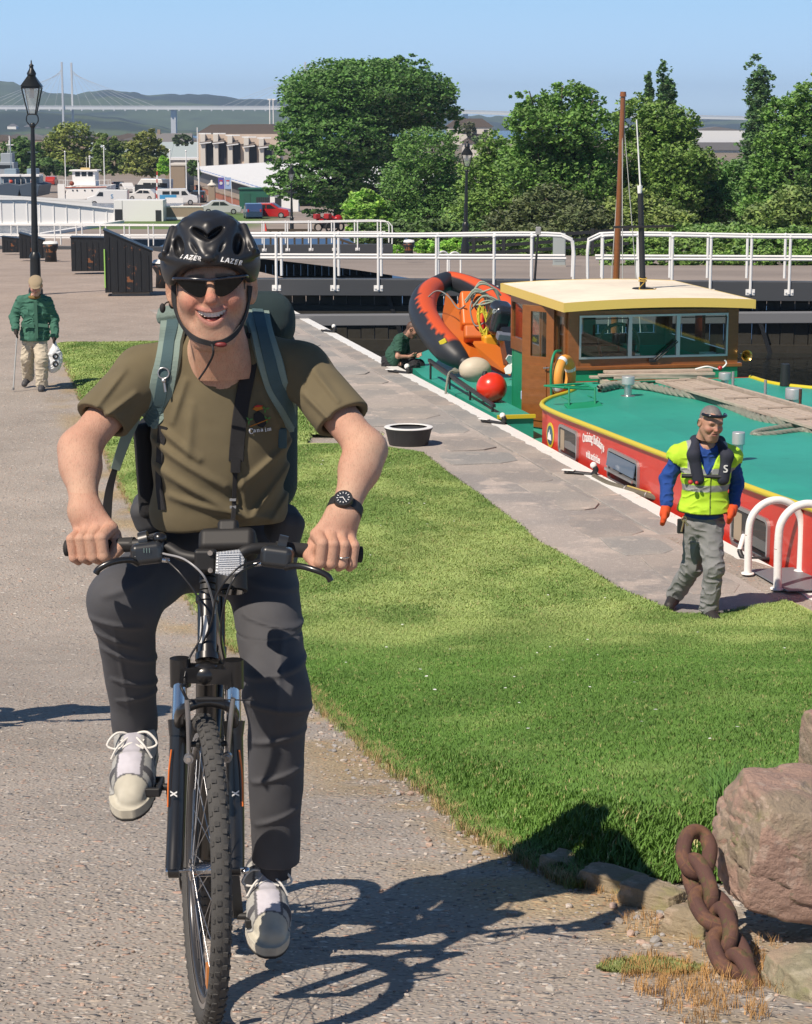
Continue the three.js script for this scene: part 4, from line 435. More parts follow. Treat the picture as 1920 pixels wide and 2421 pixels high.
vehicle('minibus', 'white roofed dark minibus among the parked vans', gpf(362, 462, 285), PI - 0.2, [0.7, 0.71, 0.71], [[-2.7, 0.35], [-2.75, 2.35], [1.5, 2.4], [2.2, 1.4], [2.75, 1.1], [2.8, 0.4]], 2.0, [-1.7, 1.8], 0.36, [[[-2.5, 1.1], [-2.5, 1.85], [-1.3, 1.9], [-1.3, 1.1]], [[-1.2, 1.1], [-1.2, 1.9], [-0.1, 1.9], [-0.1, 1.1]], [[0, 1.1], [0, 1.9], [1.2, 1.9], [1.2, 1.1]]], (c) => { part(c, 'dark_lower_panel', [box(5.0, 1.3, 2.06, 0, 0.98, 0)], mat([0.02, 0.025, 0.03], 0.4)); });
vehicle('car', 'white car nose on beside the minibus', gpf(300, 455, 300), -1.2, [0.68, 0.68, 0.68], hatch, 1.7, [-1.25, 1.25], 0.31, hatchWin);
vehicle('car', 'black estate parked left of the white car', gpf(280, 452, 305), -1.3, [0.02, 0.02, 0.022], hatch, 1.7, [-1.25, 1.25], 0.31, hatchWin);
vehicle('car', 'dark blue car in front of the minibus', gpf(372, 470, 272), 2.7, [0.02, 0.03, 0.06], hatch, 1.7, [-1.25, 1.25], 0.31, hatchWin);
vehicle('car', 'white car low in front of the minibus', gpf(338, 473, 265), 2.9, [0.62, 0.62, 0.62], hatch, 1.7, [-1.25, 1.25], 0.31, hatchWin);
vehicle('white_van', 'white van with a pale blue side panel by the flagpoles', gpf(420, 484, 250), 0.1, [0.7, 0.71, 0.72], vanP, 1.9, [-1.6, 1.6], 0.34, [[[-1.9, 1.35], [-1.9, 1.75], [-1.0, 1.75], [-1.0, 1.35]], [[-0.8, 1.35], [-0.8, 1.75], [0.2, 1.75], [0.2, 1.35]], ...vanW], (c) => part(c, 'blue_panel', box(2.1, 0.75, 0.02, -1.2, 0.92, 0.97), mat([0.06, 0.32, 0.6], 0.5)));
vehicle('car', 'small red car seen from behind below the scrub', gpf(122, 437, 300), PI / 2, [0.4, 0.03, 0.02], hatch, 1.65, [-1.25, 1.25], 0.3, hatchWin, (c) => part(c, 'rear_window', box(0.03, 0.42, 1.25, -1.63, 1.2, 0, 0, 0, -0.75), carGlass));
vehicle('car', 'black pickup behind the traffic barrier posts', gpf(470, 478, 262), PI / 2, [0.018, 0.018, 0.02], hatch, 1.75, [-1.25, 1.25], 0.33, hatchWin);
{ const b = thing('motorbike', 'red touring motorbike parked under the great tree', 'motorbike', at(772, 548, 150), 0.5); const w = (x) => { const q = part(b, 'wheel', place(new THREE.TorusGeometry(0.28, 0.07, 8, 20), x, 0.34, 0), tyreMat); }; w(-0.65); w(0.65); part(b, 'fairing', [sph(0.32, 0.35, 0.85, 0, 1.2, 1, 0.8, 12), sph(0.25, -0.5, 0.8, 0, 1.3, 0.8, 1.1, 12)], mat([0.4, 0.015, 0.015], 0.3)); part(b, 'seat', rbox(0.8, 0.15, 0.3, 0.05, -0.15, 0.82, 0), tyreMat); part(b, 'engine', rbox(0.6, 0.4, 0.4, 0.05, 0, 0.45, 0), B.dark); part(b, 'rider_box', rbox(0.4, 0.35, 0.45, 0.06, -0.75, 1.1, 0), mat([0.35, 0.02, 0.02], 0.4));
  const b2 = copy(b, 'second red motorbike, lower and behind, at the tree edge', at(792, 548, 146), 0.9);
  const cone = thing('traffic_cone', 'small orange traffic cone on the road', 'traffic cone', at(627, 546, 152)); part(cone, 'cone', lathe([[0.02, 0.6], [0.17, 0.04], [0.17, 0]], 12), mat([0.7, 0.08, 0.05], 0.5)); part(cone, 'base', rbox(0.42, 0.05, 0.42, 0.02, 0, 0.025, 0), mat([0.6, 0.07, 0.05], 0.6)); }
// ---------------------------------------------------------------- poles, flags and small posts
const polePairs = [[155, 361, 440, 290, 'white pole behind the lamp post beside the white boat'], [247, 348, 440, 285, 'tall white pole right of the white boat'], [213, 372, 440, 280, 'buff pole in front of the white boat wheelhouse'], [403, 358, 455, 275, 'white flagpole left of the flats'], [441, 360, 460, 272, 'white flagpole in front of the long grey shed']];
for (const [u, v0, v1, d, label] of polePairs) { const k = d / FOCAL, p = at(u, v1, d); const t = thing('flagpole', label, 'pole', p, 0, 'poles round the basin'); part(t, 'shaft', rod([0, -0.5, 0], [0, (v1 - v0) * k, 0], 0.09, 8, 0.06), M.whiteMatt); part(t, 'finial', sph(0.13, 0, (v1 - v0) * k + 0.05, 0, 1, 1, 1, 8), M.whiteMatt); }
{ const k = 262 / FOCAL, t = thing('signal_mast', 'tallest white signal mast in front of the flats', 'mast', gpf(471, 480, 262)); part(t, 'lower_shaft', rod([0, -0.4, 0], [0, 100 * k, 0], 0.11, 8), M.whiteMatt); part(t, 'upper_shaft', rod([-0.1, 60 * k, 0], [-0.1, 186 * k, 0], 0.06, 8), M.whiteMatt); part(t, 'signal_head', rbox(0.5, 0.7, 0.3, 0.05, -0.9, 38 * k, 0), B.dark); part(t, 'signal_post', rod([-0.9, -0.4, 0], [-0.9, 35 * k, 0], 0.06, 8), B.dark);
  for (const [u, v, label, col] of [[523, 432, 'blue and red flag by the brick wall', [0.1, 0.09, 0.35]], [539, 432, 'pale blue flag beside the blue and red one', [0.3, 0.42, 0.65]]]) { const f = thing('flag', label, 'flag', gpf(u + 10, 490, 262), 0, 'flags by the brick wall'), s = 262 / FOCAL; part(f, 'pole', rod([0, 0, 0], [-0.1, 66 * s, 0], 0.03, 6), M.whiteMatt); const g = new THREE.PlaneGeometry(0.75, 1.4, 10, 6), pp = g.attributes.position; for (let i = 0; i < pp.count; i++) pp.setZ(i, 0.08 * sin(pp.getX(i) * 9)); g.translate(-0.48, 56 * s, 0); part(f, 'cloth', g, mat(col, 0.8, { side: THREE.DoubleSide })); part(f, 'emblem', place(new THREE.CircleGeometry(0.2, 12), -0.5, 56 * s, 0.1), mat([0.6, 0.6, 0.62], 0.8, { side: THREE.DoubleSide })); part(f, 'emblem_band', place(new THREE.PlaneGeometry(0.4, 0.14), -0.5, 56 * s + 0.3, 0.1), mat([0.5, 0.05, 0.06], 0.8, { side: THREE.DoubleSide })); }
  const bp = thing('barrier_post', 'red and white barrier arm standing upright by the vans', 'barrier', gpf(370, 478, 250)); for (let i = 0; i < 8; i++) part(bp, 'band', box(0.16, 0.5, 0.08, 0.02 * i, 0.3 + i * 0.5, 0), i % 2 ? mat([0.5, 0.06, 0.04], 0.5) : M.whiteMatt);
  for (const [u, v, w, h, label] of [[412, 488, 46, 22, 'white notice board panel by the parked van']]) { const s = thing('notice_board', label, 'sign', gpf(u, v, 240)); part(s, 'panel', box(2.2, 1.0, 0.08, 0, 0.6, 0), M.whiteMatt); part(s, 'post', [rod([-0.9, -0.5, -0.06], [-0.9, 1.1, -0.06], 0.05, 6), rod([0.9, -0.5, -0.06], [0.9, 1.1, -0.06], 0.05, 6)], B.dark); }
  const fl = thing('floodlight_masts', 'twin slim floodlight masts left of the great tree', 'floodlight', at(642, 310, 800)); for (const x of [-0.6, 0.7]) { part(fl, 'mast', rod([x, -14, 0], [x, 11.5, 0], 0.22, 6), M.whiteMatt); part(fl, 'lamp_head', box(1.6, 0.5, 0.4, x, 11.7, 0), M.whiteMatt); }
  const cr = thing('dock_crane', 'blue dock crane jib in the gap between the trees', 'crane', at(1640, 300, 900)); part(cr, 'jib', [bar([0, -14, 0], [-0.2, 4, 0], 1.0, 1.0), bar([-0.2, 4, 0], [-2.2, 3, 0], 0.7, 0.7)], mat([0.1, 0.17, 0.3], 0.6)); part(cr, 'base', box(3, 10, 3, 0, -18, 0), B.slate);
  const sh = thing('harbour_shed', 'pale harbour shed seen in the gap between the trees', 'building', at(1690, 308, 850)); part(sh, 'wall', box(22, 12, 12, 0, -6, 0), B.whiteRoof); part(sh, 'roof', gable(22, 1.5, 12, 0, 0.01, 0, 0.3), B.slate); part(sh, 'trees_wall', box(24, 3, 1, 2, -6, 8), B.slate); }
// lamp posts with lantern heads
function lampPost(label, base, hgt, s, lean = 0) { const t = thing('lamp_post', label, 'lamp post', base, 0, 'lantern lamp posts'); t.rotation.z = lean; const blk = mat([0.014, 0.016, 0.017], 0.35), w = 0.22 * s;
  part(t, 'base', lathe([[0.17 * s, -0.3], [0.17 * s, 0.12], [0.13 * s, 0.2], [0.12 * s, 0.85], [0.14 * s, 0.9], [0.085 * s, 1.0]], 14), blk); part(t, 'shaft', rod([0, 0.95, 0], [0, hgt * 0.72, 0], 0.085 * s, 12, 0.045 * s), blk); part(t, 'collar', [lathe([[0.055 * s, 0], [0.075 * s, 0.03], [0.055 * s, 0.06]], 12, 0, hgt * 0.42, 0), lathe([[0.05 * s, 0], [0.08 * s, 0.04], [0.05 * s, 0.1]], 12, 0, hgt * 0.70, 0)], blk);
  for (const k of [-1, 1]) part(t, 'bracket', tube([[0, hgt * 0.7, 0], [k * 0.13 * s, hgt * 0.725, 0], [k * 0.12 * s, hgt * 0.75, 0], [k * 0.07 * s, hgt * 0.755, 0]], 0.015 * s, 14, 6), blk);
  const y0 = hgt * 0.755, y1 = hgt * 0.865; part(t, 'lantern_frame', [0, 1, 2, 3].map((i) => { const a = i * PI / 2 + PI / 4; return rod([cos(a) * 0.12 * s, y0, sin(a) * 0.12 * s], [cos(a) * 0.29 * s, y1, sin(a) * 0.29 * s], 0.016 * s, 6); }).concat([rbox(0.42 * s, 0.04 * s, 0.42 * s, 0.01, 0, y1, 0), rbox(0.2 * s, 0.03 * s, 0.2 * s, 0.01, 0, y0, 0)]), blk);
  const gl = mat([0.9, 0.92, 0.92], 0.15, { transmission: 0.85, thickness: 0 }); for (let i = 0; i < 4; i++) { const g = new THREE.BufferGeometry(), a0 = i * PI / 2 + PI / 4, a1 = a0 + PI / 2, r0 = 0.115 * s, r1 = 0.28 * s; const q = [[cos(a0) * r0, y0 + 0.02, sin(a0) * r0], [cos(a1) * r0, y0 + 0.02, sin(a1) * r0], [cos(a1) * r1, y1 - 0.02, sin(a1) * r1], [cos(a0) * r1, y1 - 0.02, sin(a0) * r1]]; g.setAttribute('position', new THREE.Float32BufferAttribute([...q[0], ...q[1], ...q[2], ...q[0], ...q[2], ...q[3]], 3)); g.computeVertexNormals(); part(t, 'pane', g, gl); }
  part(t, 'lamp', [cyl(0.05 * s, 0.06 * s, 0.22 * s, 0, y1 - 0.13 * s, 0)], mat([0.6, 0.6, 0.58], 0.4)); const rg = new THREE.CylinderGeometry(0.1 * s, 0.33 * s, 0.26 * s, 4); rg.rotateY(PI / 4); rg.translate(0, y1 + 0.15 * s, 0); part(t, 'hood', [rg, lathe([[0.1 * s, 0], [0.11 * s, 0.05 * s], [0.05 * s, 0.16 * s], [0.045 * s, 0.2 * s], [0.06 * s, 0.23 * s], [0.02 * s, 0.27 * s], [0.012 * s, 0.34 * s], [0, 0.36 * s]], 12, 0, y1 + 0.27 * s, 0)], blk); return t; }
{ const b = at(84, 690, 50); lampPost('tall black lantern lamp post behind the old man', [b.x, H(b.x, b.z), b.z], 5.55 * (50 / 50), 1.0, -0.012);
  const c = at(1100, 585, 84); lampPost('black lantern lamp post rising between the tree belt and the railings', c, 4.2, 1.0, -0.015); const e = at(690, 548, 140); lampPost('thin far lamp post against the great dark tree', e, 4.4, 1.05); }
// ---------------------------------------------------------------- the barge in the lock
const K = { red: mat([0.66, 0.036, 0.018], 0.4, { map: R(T.wear, 0.35), clearcoat: 0.3, bumpMap: R(T.noise, 0.4), bumpScale: 0.004 }), green: mat([0.014, 0.27, 0.13], 0.45, { map: R(T.wear, 0.5), bumpMap: R(T.noise, 0.5), bumpScale: 0.003 }), deck: mat([0.03, 0.36, 0.265], 0.45, { map: R(T.wear, 0.28), bumpMap: R(T.grain, 1.5), bumpScale: 0.002 }), yellow: mat([0.62, 0.5, 0.03], 0.4), cream: mat([0.92, 0.82, 0.66], 0.6, { map: R(T.wear, 0.3), bumpMap: R(T.grain, 1), bumpScale: 0.002 }), fascia: mat([0.72, 0.52, 0.13], 0.45), wood: mat([1, 1, 1], 0.35, { map: R(T.wood, 1.2), clearcoat: 0.4 }), oldwood: mat([1.5, 1.48, 1.45], 0.85, { map: R(T.oldwood, 1.3), bumpMap: R(T.noise, 2), bumpScale: 0.006 }), alu: mat([0.5, 0.5, 0.5], 0.4, { metalness: 0.8 }), pane: mat([0.75, 0.82, 0.8], 0.02, { transmission: 1, thickness: 0, ior: 1.5 }), paneDark: mat([0.015, 0.02, 0.022], 0.04), rope: mat([0.42, 0.43, 0.36], 0.9, { bumpMap: R(T.weave, 2), bumpScale: 0.01 }), orange: mat([0.62, 0.085, 0.015], 0.45), black: mat([0.018, 0.019, 0.022], 0.5), interior: mat([0.03, 0.035, 0.03], 0.8) };
function planWalls(pts, y0, y1) { const P = []; const n = pts.length; for (let i = 0; i < n; i++) { const a = pts[i], b = pts[(i + 1) % n]; const A0 = [a[0], y0, a[1]], B0 = [b[0], y0, b[1]], A1 = [a[0], y1(a[1]), a[1]], B1 = [b[0], y1(b[1]), b[1]]; P.push(...A0, ...B0, ...B1, ...A0, ...B1, ...A1); } const g = new THREE.BufferGeometry(); g.setAttribute('position', new THREE.Float32BufferAttribute(P, 3)); g.computeVertexNormals(); return uvBox(g); }
function planCap(pts, y1, crown = 0) { const sh = new THREE.Shape(pts.map((p) => new THREE.Vector2(p[0], p[1]))), g = new THREE.ShapeGeometry(sh), p = g.attributes.position; for (let i = 0; i < p.count; i++) { const x = p.getX(i), z = p.getY(i); p.setXYZ(i, x, y1(z), z); } const gg = g.toNonIndexed(), q = gg.attributes.position; for (let i = 0; i < q.count; i += 3) { const ux = q.getX(i + 1) - q.getX(i), uz = q.getZ(i + 1) - q.getZ(i), vx = q.getX(i + 2) - q.getX(i), vz = q.getZ(i + 2) - q.getZ(i); if (uz * vx - ux * vz < 0) { const t = [q.getX(i + 1), q.getY(i + 1), q.getZ(i + 1)]; q.setXYZ(i + 1, q.getX(i + 2), q.getY(i + 2), q.getZ(i + 2)); q.setXYZ(i + 2, ...t); } } gg.computeVertexNormals(); return uvBox(gg); }
const sheer = (lz) => 0.445 + 0.0155 * max(0, lz - 1) + 0.0012 * max(0, lz - 1) ** 2;
const cabinPlan = [[1.15, -1.35], [1.0, -0.5], [0.42, 0.3], [0.16, 0.85], [0.1, 1.3], [0.1, 4], [0.1, 7], [0.1, 9.5], [0.3, 12], [1.2, 14.5], [2.45, 15.6], [3.7, 14.5], [4.6, 12], [4.8, 9.5], [4.8, 7], [4.8, 4], [4.8, 1.3], [4.7, 0.85], [4.4, 0.3], [3.9, -0.5], [3.85, -1.35]];
const barge = thing('barge', 'red and green canal barge with a varnished wheelhouse lying in the lock', 'barge', LK(0, 0, 0), LA);
{ const b = barge;
  part(b, 'hull_side', planWalls(cabinPlan, -1.6, sheer), K.red); part(b, 'cabin_top', planCap(cabinPlan, (z) => sheer(z) - 0.01), K.deck);
  part(b, 'gunwale', tube(cabinPlan.map((p) => [p[0] - (p[0] < 2.45 ? 0.01 : -0.01), sheer(p[1]) - 0.005, p[1]]), 0.033, 160, 8), K.yellow);
  const stern = [[0.1, 1.2], [0.1, -6], [0.3, -8.5], [1.2, -10.2], [2.45, -10.8], [3.7, -10.2], [4.6, -8.5], [4.8, -6], [4.8, 1.2]]; part(b, 'stern_hull', planWalls(stern, -1.6, () => -0.32), K.green); part(b, 'side_deck', planCap(stern, () => -0.325), K.deck);
  const raised = [[0.12, -1.2], [0.12, -6], [0.32, -8.4], [1.2, -10.1], [2.45, -10.7], [3.7, -10.1], [4.58, -8.4], [4.78, -6], [4.78, -4.5], [0.62, -4.5], [0.62, -1.2]]; part(b, 'stern_deck', mg([planWalls(raised, -0.34, () => 0), planCap(raised, () => 0.002)]), K.deck); part(b, 'deck_edge', bar([0.1, 0.0, -1.19], [0.64, 0.0, -1.19], 0.06, 0.05), K.yellow);
  for (const [l0, l1, y0, y1, open] of [[1.92, 2.64, 0.0, 0.31, 0], [3.92, 4.95, 0.0, 0.31, 1], [7.86, 8.75, 0.02, 0.36, 0]]) { const w = l1 - l0, h = y1 - y0, sh = (q) => { const a = w / 2 + q, c = h / 2 + q, r = 0.05 + q, o = []; for (const [sx, sy, a0] of [[1, 1, 0], [-1, 1, 90], [-1, -1, 180], [1, -1, 270]]) for (let i = 0; i <= 5; i++) { const t = (a0 + i * 18) * PI / 180; o.push([sx * (a - r) + cos(t) * r, sy * (c - r) + sin(t) * r]); } return o; };
    const fr = prism(sh(0.035), 0.03, { holes: [sh(0.0)] }); fr.rotateY(-PI / 2); fr.translate(0.099, (y0 + y1) / 2, (l0 + l1) / 2); const win = part(b, 'cabin_window', fr, K.alu); const gl = prism(sh(0), 0.01); gl.rotateY(-PI / 2); gl.translate(0.092, (y0 + y1) / 2, (l0 + l1) / 2); part(win, 'pane', gl, K.paneDark); if (open) { part(win, 'open_vent_pane', box(0.012, h * 0.5, w * 0.94, 0.055, y1 - h * 0.28, (l0 + l1) / 2, 0, 0, -0.16), mat([0.1, 0.15, 0.22], 0.08)); part(win, 'vent_bar', bar([0.03, y0 + h * 0.35, l0 + 0.02], [0.03, y0 + h * 0.35, l1 - 0.02], 0.02, 0.03), K.alu); } else part(win, 'curtain', box(0.01, h * 0.8, w * 0.22, 0.084, (y0 + y1) / 2, l0 + w * 0.16), mat([0.35, 0.28, 0.2], 0.8)); }
  { const lay = (s, size, y, z, arcH) => { const gs = []; let adv = 0; const chars = [...s], gl = chars.map((c) => c === ' ' ? null : new TextGeometry(c, { font: fontSerif, size, depth: 0.004, curveSegments: 3 })); const ws = gl.map((g) => { if (!g) return size * 0.32; g.computeBoundingBox(); return g.boundingBox.max.x + size * 0.07; }); const tot = ws.reduce((a, q) => a + q, 0); gl.forEach((g, i) => { if (g) { const t = (adv + ws[i] / 2) / tot - 0.5; g.scale(0.8, 1.25, 1); g.translate((adv - tot / 2) * 0.8, arcH * (0.25 - t * t) * 2, 0); gs.push(g); } adv += ws[i]; }); const m = mg(gs); m.rotateY(-PI / 2); m.translate(0.096, y, z); return m; };
    part(b, 'lettering', [lay('Cruising Holidays', 0.082, 0.245, 3.27, 0.10), lay('with activities', 0.066, 0.09, 3.27, 0)], M.whiteMatt); }
  part(b, 'emblem', [place(new THREE.CylinderGeometry(0.16, 0.16, 0.006, 28), 0.096, 0.13, 1.45, 0, 0, PI / 2)], K.yellow); part(b, 'emblem_centre', [place(new THREE.CylinderGeometry(0.12, 0.12, 0.006, 24), 0.091, 0.13, 1.45, 0, 0, PI / 2)], mat([0.03, 0.1, 0.14], 0.5)); part(b, 'emblem_figure', [place(prism([[-0.08, -0.06], [0.08, -0.06], [0.05, 0.02], [0.02, -0.01], [0, 0.07], [-0.03, 0], [-0.05, 0.03]], 0.004), 0.086, 0.13, 1.45, 0, -PI / 2, 0)], M.whiteMatt);
  // wheelhouse
  const x0 = 1.28, x1 = 3.78, zf = -1.4, zr = -4.35, yb = 0.61, yt = 1.46;
  part(b, 'wheelhouse_base', [box(x1 - x0, 0.98, 0.05, (x0 + x1) / 2, 0.12, zf + 0.02), box(0.05, 0.95, zf - zr - 1.15, x0 + 0.02, 0.14, (zr - 2.6) / 2 + 0.1), box(0.05, 0.98, zf - zr, x1 - 0.02, 0.12, (zf + zr) / 2), box(x1 - x0, 0.98, 0.05, (x0 + x1) / 2, 0.12, zr)].map((g) => uvBox(g)), K.green);
  part(b, 'sill_board', [rbox(x1 - x0 + 0.12, 0.06, 0.1, 0.015, (x0 + x1) / 2, yb + 0.015, zf + 0.03), rbox(0.1, 0.06, 1.25, 0.015, x0 - 0.01, yb + 0.015, zf - 0.55)].map((g) => uvBox(g)), K.wood);
  const wy0 = 0.755, wy1 = 1.365; part(b, 'front_frame', [box(x1 - x0, wy0 - yb - 0.04, 0.06, (x0 + x1) / 2, (wy0 + yb + 0.04) / 2, zf), box(x1 - x0, yt - wy1, 0.06, (x0 + x1) / 2, (yt + wy1) / 2, zf), box(0.15, yt - yb, 0.08, x0 + 0.075, (yt + yb) / 2, zf), box(0.16, yt - yb, 0.08, x1 - 0.08, (yt + yb) / 2, zf)].map((g) => uvBox(g)), K.wood);
  const ws = [1.43, 2.17, 2.88, 3.62]; for (let i = 0; i < 3; i++) { const w = ws[i + 1] - ws[i], cx = (ws[i] + ws[i + 1]) / 2, h = wy1 - wy0, cy = (wy0 + wy1) / 2, fr = prism([[-w / 2, -h / 2], [w / 2, -h / 2], [w / 2, h / 2], [-w / 2, h / 2]], 0.05, { holes: [[[-w / 2 + 0.028, -h / 2 + 0.028], [w / 2 - 0.028, -h / 2 + 0.028], [w / 2 - 0.028, h / 2 - 0.028], [-w / 2 + 0.028, h / 2 - 0.028]]] }); fr.translate(cx, cy, zf + 0.01); const q = part(b, 'windscreen_frame', fr, K.alu); part(q, 'pane', box(w - 0.05, h - 0.05, 0.006, cx, cy, zf + 0.03), K.pane); if (i !== 1) part(q, 'stay', [rod([cx - w / 2 + 0.04, cy + h / 2 - 0.05, zf + 0.07], [cx + w / 2 - 0.04, cy + h / 2 - 0.05, zf + 0.07], 0.008, 6), rod([cx + w / 2 - 0.03, cy + h / 2 - 0.05, zf + 0.07], [cx + w / 2 - 0.05, cy - 0.1, zf + 0.07], 0.008, 6)], K.black); }
  part(b, 'wiper', [rod([2.52, 0.73, zf + 0.09], [2.84, 1.0, zf + 0.1], 0.012, 6), rod([2.56, 0.72, zf + 0.1], [2.86, 0.98, zf + 0.11], 0.008, 6), rbox(0.1, 0.05, 0.05, 0.01, 2.5, 0.72, zf + 0.07)], K.black);
  // left side: windows, door opening
  const sideWin = (za, zb, y0, y1, nm) => { const g = prism([[za, yb], [zb, yb], [zb, yt], [za, yt]], 0.06, { holes: [[[za + 0.07, y0], [zb - 0.07, y0], [zb - 0.07, y1], [za + 0.07, y1]]] }); g.rotateY(-PI / 2); g.translate(x0 + 0.03, 0, 0); const f = part(b, nm, uvBox(g), K.wood); part(f, 'pane', box(0.006, y1 - y0, zb - za - 0.12, x0, (y0 + y1) / 2, (za + zb) / 2), K.pane); };
  sideWin(zr, -3.5, 0.8, 1.33, 'rear_side_window'); sideWin(-3.5, -2.7, 0.8, 1.33, 'rear_side_window'); sideWin(-2.0, zf - 0.04, 0.78, 1.33, 'front_side_window');
  part(b, 'door_post', [uvBox(box(0.08, 1.8, 0.08, x0 + 0.02, 0.56, -2.66)), uvBox(box(0.08, 1.8, 0.06, x0 + 0.02, 0.56, -2.02))], K.wood);
  { const dr = part(b, 'door', mg([uvBox((() => { const w = 0.6, g = prism([[0, -0.3], [w, -0.3], [w, 1.44], [0, 1.44]], 0.04, { holes: [[[0.16, 0.72], [w - 0.14, 0.72], [w - 0.14, 1.36], [0.16, 1.36]]] }); return g; })()), uvBox(box(0.36, 0.8, 0.02, 0.3, 0.2, 0.045))]), K.wood); dr.position.set(0.93, 0, -2.42); dr.rotation.y = -1.003; part(dr, 'pane', box(0.3, 0.64, 0.006, 0.31, 1.04, 0.02), K.pane); part(dr, 'handle', [rod([0.54, 0.58, 0.05], [0.54, 0.58, 0.09], 0.012, 6), rod([0.54, 0.58, 0.09], [0.46, 0.57, 0.09], 0.01, 6)], M.steel); }
  part(b, 'rear_wall', [(() => { const g = prism([[x0, yb], [x1, yb], [x1, yt], [x0, yt]], 0.05, { holes: [[[x0 + 0.2, 0.8], [2.4, 0.8], [2.4, 1.33], [x0 + 0.2, 1.33]], [[2.6, 0.8], [x1 - 0.2, 0.8], [x1 - 0.2, 1.33], [2.6, 1.33]]] }); g.translate(0, 0, zr - 0.03); return uvBox(g); })()], K.wood);
  part(b, 'right_wall', [(() => { const g = prism([[zr, yb], [zf, yb], [zf, yt], [zr, yt]], 0.05, { holes: [[[zr + 0.2, 0.8], [-3, 0.8], [-3, 1.33], [zr + 0.2, 1.33]], [[-2.7, 0.8], [zf - 0.2, 0.8], [zf - 0.2, 1.33], [-2.7, 1.33]]] }); g.rotateY(-PI / 2); g.translate(x1, 0, 0); return uvBox(g); })()], K.wood);
  part(b, 'wheelhouse_floor', box(x1 - x0 - 0.1, 0.05, zf - zr - 0.1, (x0 + x1) / 2, -0.28, (zf + zr) / 2), K.interior); part(b, 'helm_console', [rbox(1.6, 0.9, 0.45, 0.05, 2.7, 0.2, zf - 0.4), rbox(0.5, 0.15, 0.3, 0.03, 2.2, 0.72, zf - 0.4)], K.interior); part(b, 'wheel', [place(new THREE.TorusGeometry(0.3, 0.025, 8, 26), 2.3, 0.85, zf - 0.85), rod([2.0, 0.85, zf - 0.85], [2.6, 0.85, zf - 0.85], 0.015), rod([2.3, 0.55, zf - 0.85], [2.3, 1.15, zf - 0.85], 0.015)], K.wood); part(b, 'cabin_papers', [box(0.07, 0.05, 0.005, 2.3, 0.79, zf + 0.01), box(0.2, 0.06, 0.15, 3.4, 0.76, zf - 0.15)], M.whiteMatt);
  { // roof: cambered slab with a yellow fascia, rising slightly aft
    const rx0 = 1.1, rx1 = 3.86, ra = -0.98, rb = -4.35, n = 14, P = []; const cam = (x) => 0.045 * (1 - ((x - 2.485) / 1.435) ** 2), ry = (z) => 1.57 + 0.025 * (ra - z) / 3.64; const top = sheet(() => rx0, () => rx1, rb, ra, n, 6, (x, z) => ry(z) + cam(x)); part(b, 'roof', [uvBox(top), uvBox(sheet(() => rx0 + 0.02, () => rx1 - 0.02, rb + 0.02, ra - 0.02, 4, 2, () => 1.46))], K.cream);
    const fas = []; for (let i = 0; i < n; i++) { const xa = lerp(rx0, rx1, i / n), xb = lerp(rx0, rx1, (i + 1) / n); for (const z of [ra, rb]) fas.push(bar([xa, ry(z) + cam(xa) - 0.058, z], [xb, ry(z) + cam(xb) - 0.058, z], 0.03, 0.125)); } for (const x of [rx0, rx1]) fas.push(bar([x, ry(ra) - 0.058, ra + 0.014], [x, ry(rb) - 0.058, rb - 0.014], 0.03, 0.125)); part(b, 'fascia', fas, K.fascia); }
  part(b, 'roof_mast', [rod([2.75, 1.6, -2.55], [2.70, 3.0, -2.6], 0.045, 12, 0.042)], K.black); part(b, 'mast_foot', [lathe([[0.17, 0], [0.15, 0.03], [0.06, 0.035]], 18, 2.75, 1.61, -2.55)], K.black); part(b, 'crossbar', rod([2.28, 2.52, -2.55], [3.18, 2.53, -2.5], 0.018, 8), K.black); part(b, 'lashing', [place(new THREE.TorusGeometry(0.055, 0.01, 6, 16), 2.745, 1.74, -2.55, PI / 2, 0, 0), place(new THREE.TorusGeometry(0.055, 0.01, 6, 16), 2.745, 1.78, -2.55, PI / 2 + 0.2, 0, 0), tube([[2.75, 1.72, -2.5], [2.65, 1.63, -2.42], [2.85, 1.625, -2.4], [2.95, 1.625, -2.55]], 0.008, 20, 5)], mat([0.5, 0.33, 0.06], 0.8)); part(b, 'whip_aerial', [rod([2.70, 3.05, -2.6], [2.62, 4.05, -2.6], 0.014, 6, 0.01), cyl(0.04, 0.03, 0.12, 2.69, 3.05, -2.6)], M.whiteMatt);
  part(b, 'horn', [place(lathe([[0.015, 0], [0.02, 0.12], [0.05, 0.2], [0.085, 0.24], [0.08, 0.245], [0.045, 0.2], [0.0, 0.1]], 18), 3.84, 0.77, zf + 0.0, PI / 2, 0, 0)], mat([0.6, 0.4, 0.14], 0.25, { metalness: 1 }));
  part(b, 'stern_rail', [bar([0.16, 0.3, -5.7], [0.16, 0.1, -1.6], 0.045, 0.045), ...[-5.6, -4.3, -3.0, -1.7].map((z) => rod([0.16, -0.1, z], [0.16, lerp(0.3, 0.1, (z + 5.7) / 4.1), z], 0.018, 6))], K.black);
  part(b, 'mooring_post', [cyl(0.06, 0.07, 0.3, 3.95, sheer(0) + 0.15, -0.3), cyl(0.05, 0.05, 0.3, 4.4, sheer(2) + 0.15, 1.6)], K.black);
}
for (const c of barge.children) if (/wheelhouse|sill|front_frame|windscreen|wiper|side_window|door|rear_wall|right_wall|helm|^wheel$|papers|roof|fascia|crossbar|lashing|aerial|mast|horn/.test(c.name)) c.position.x -= 0.12;
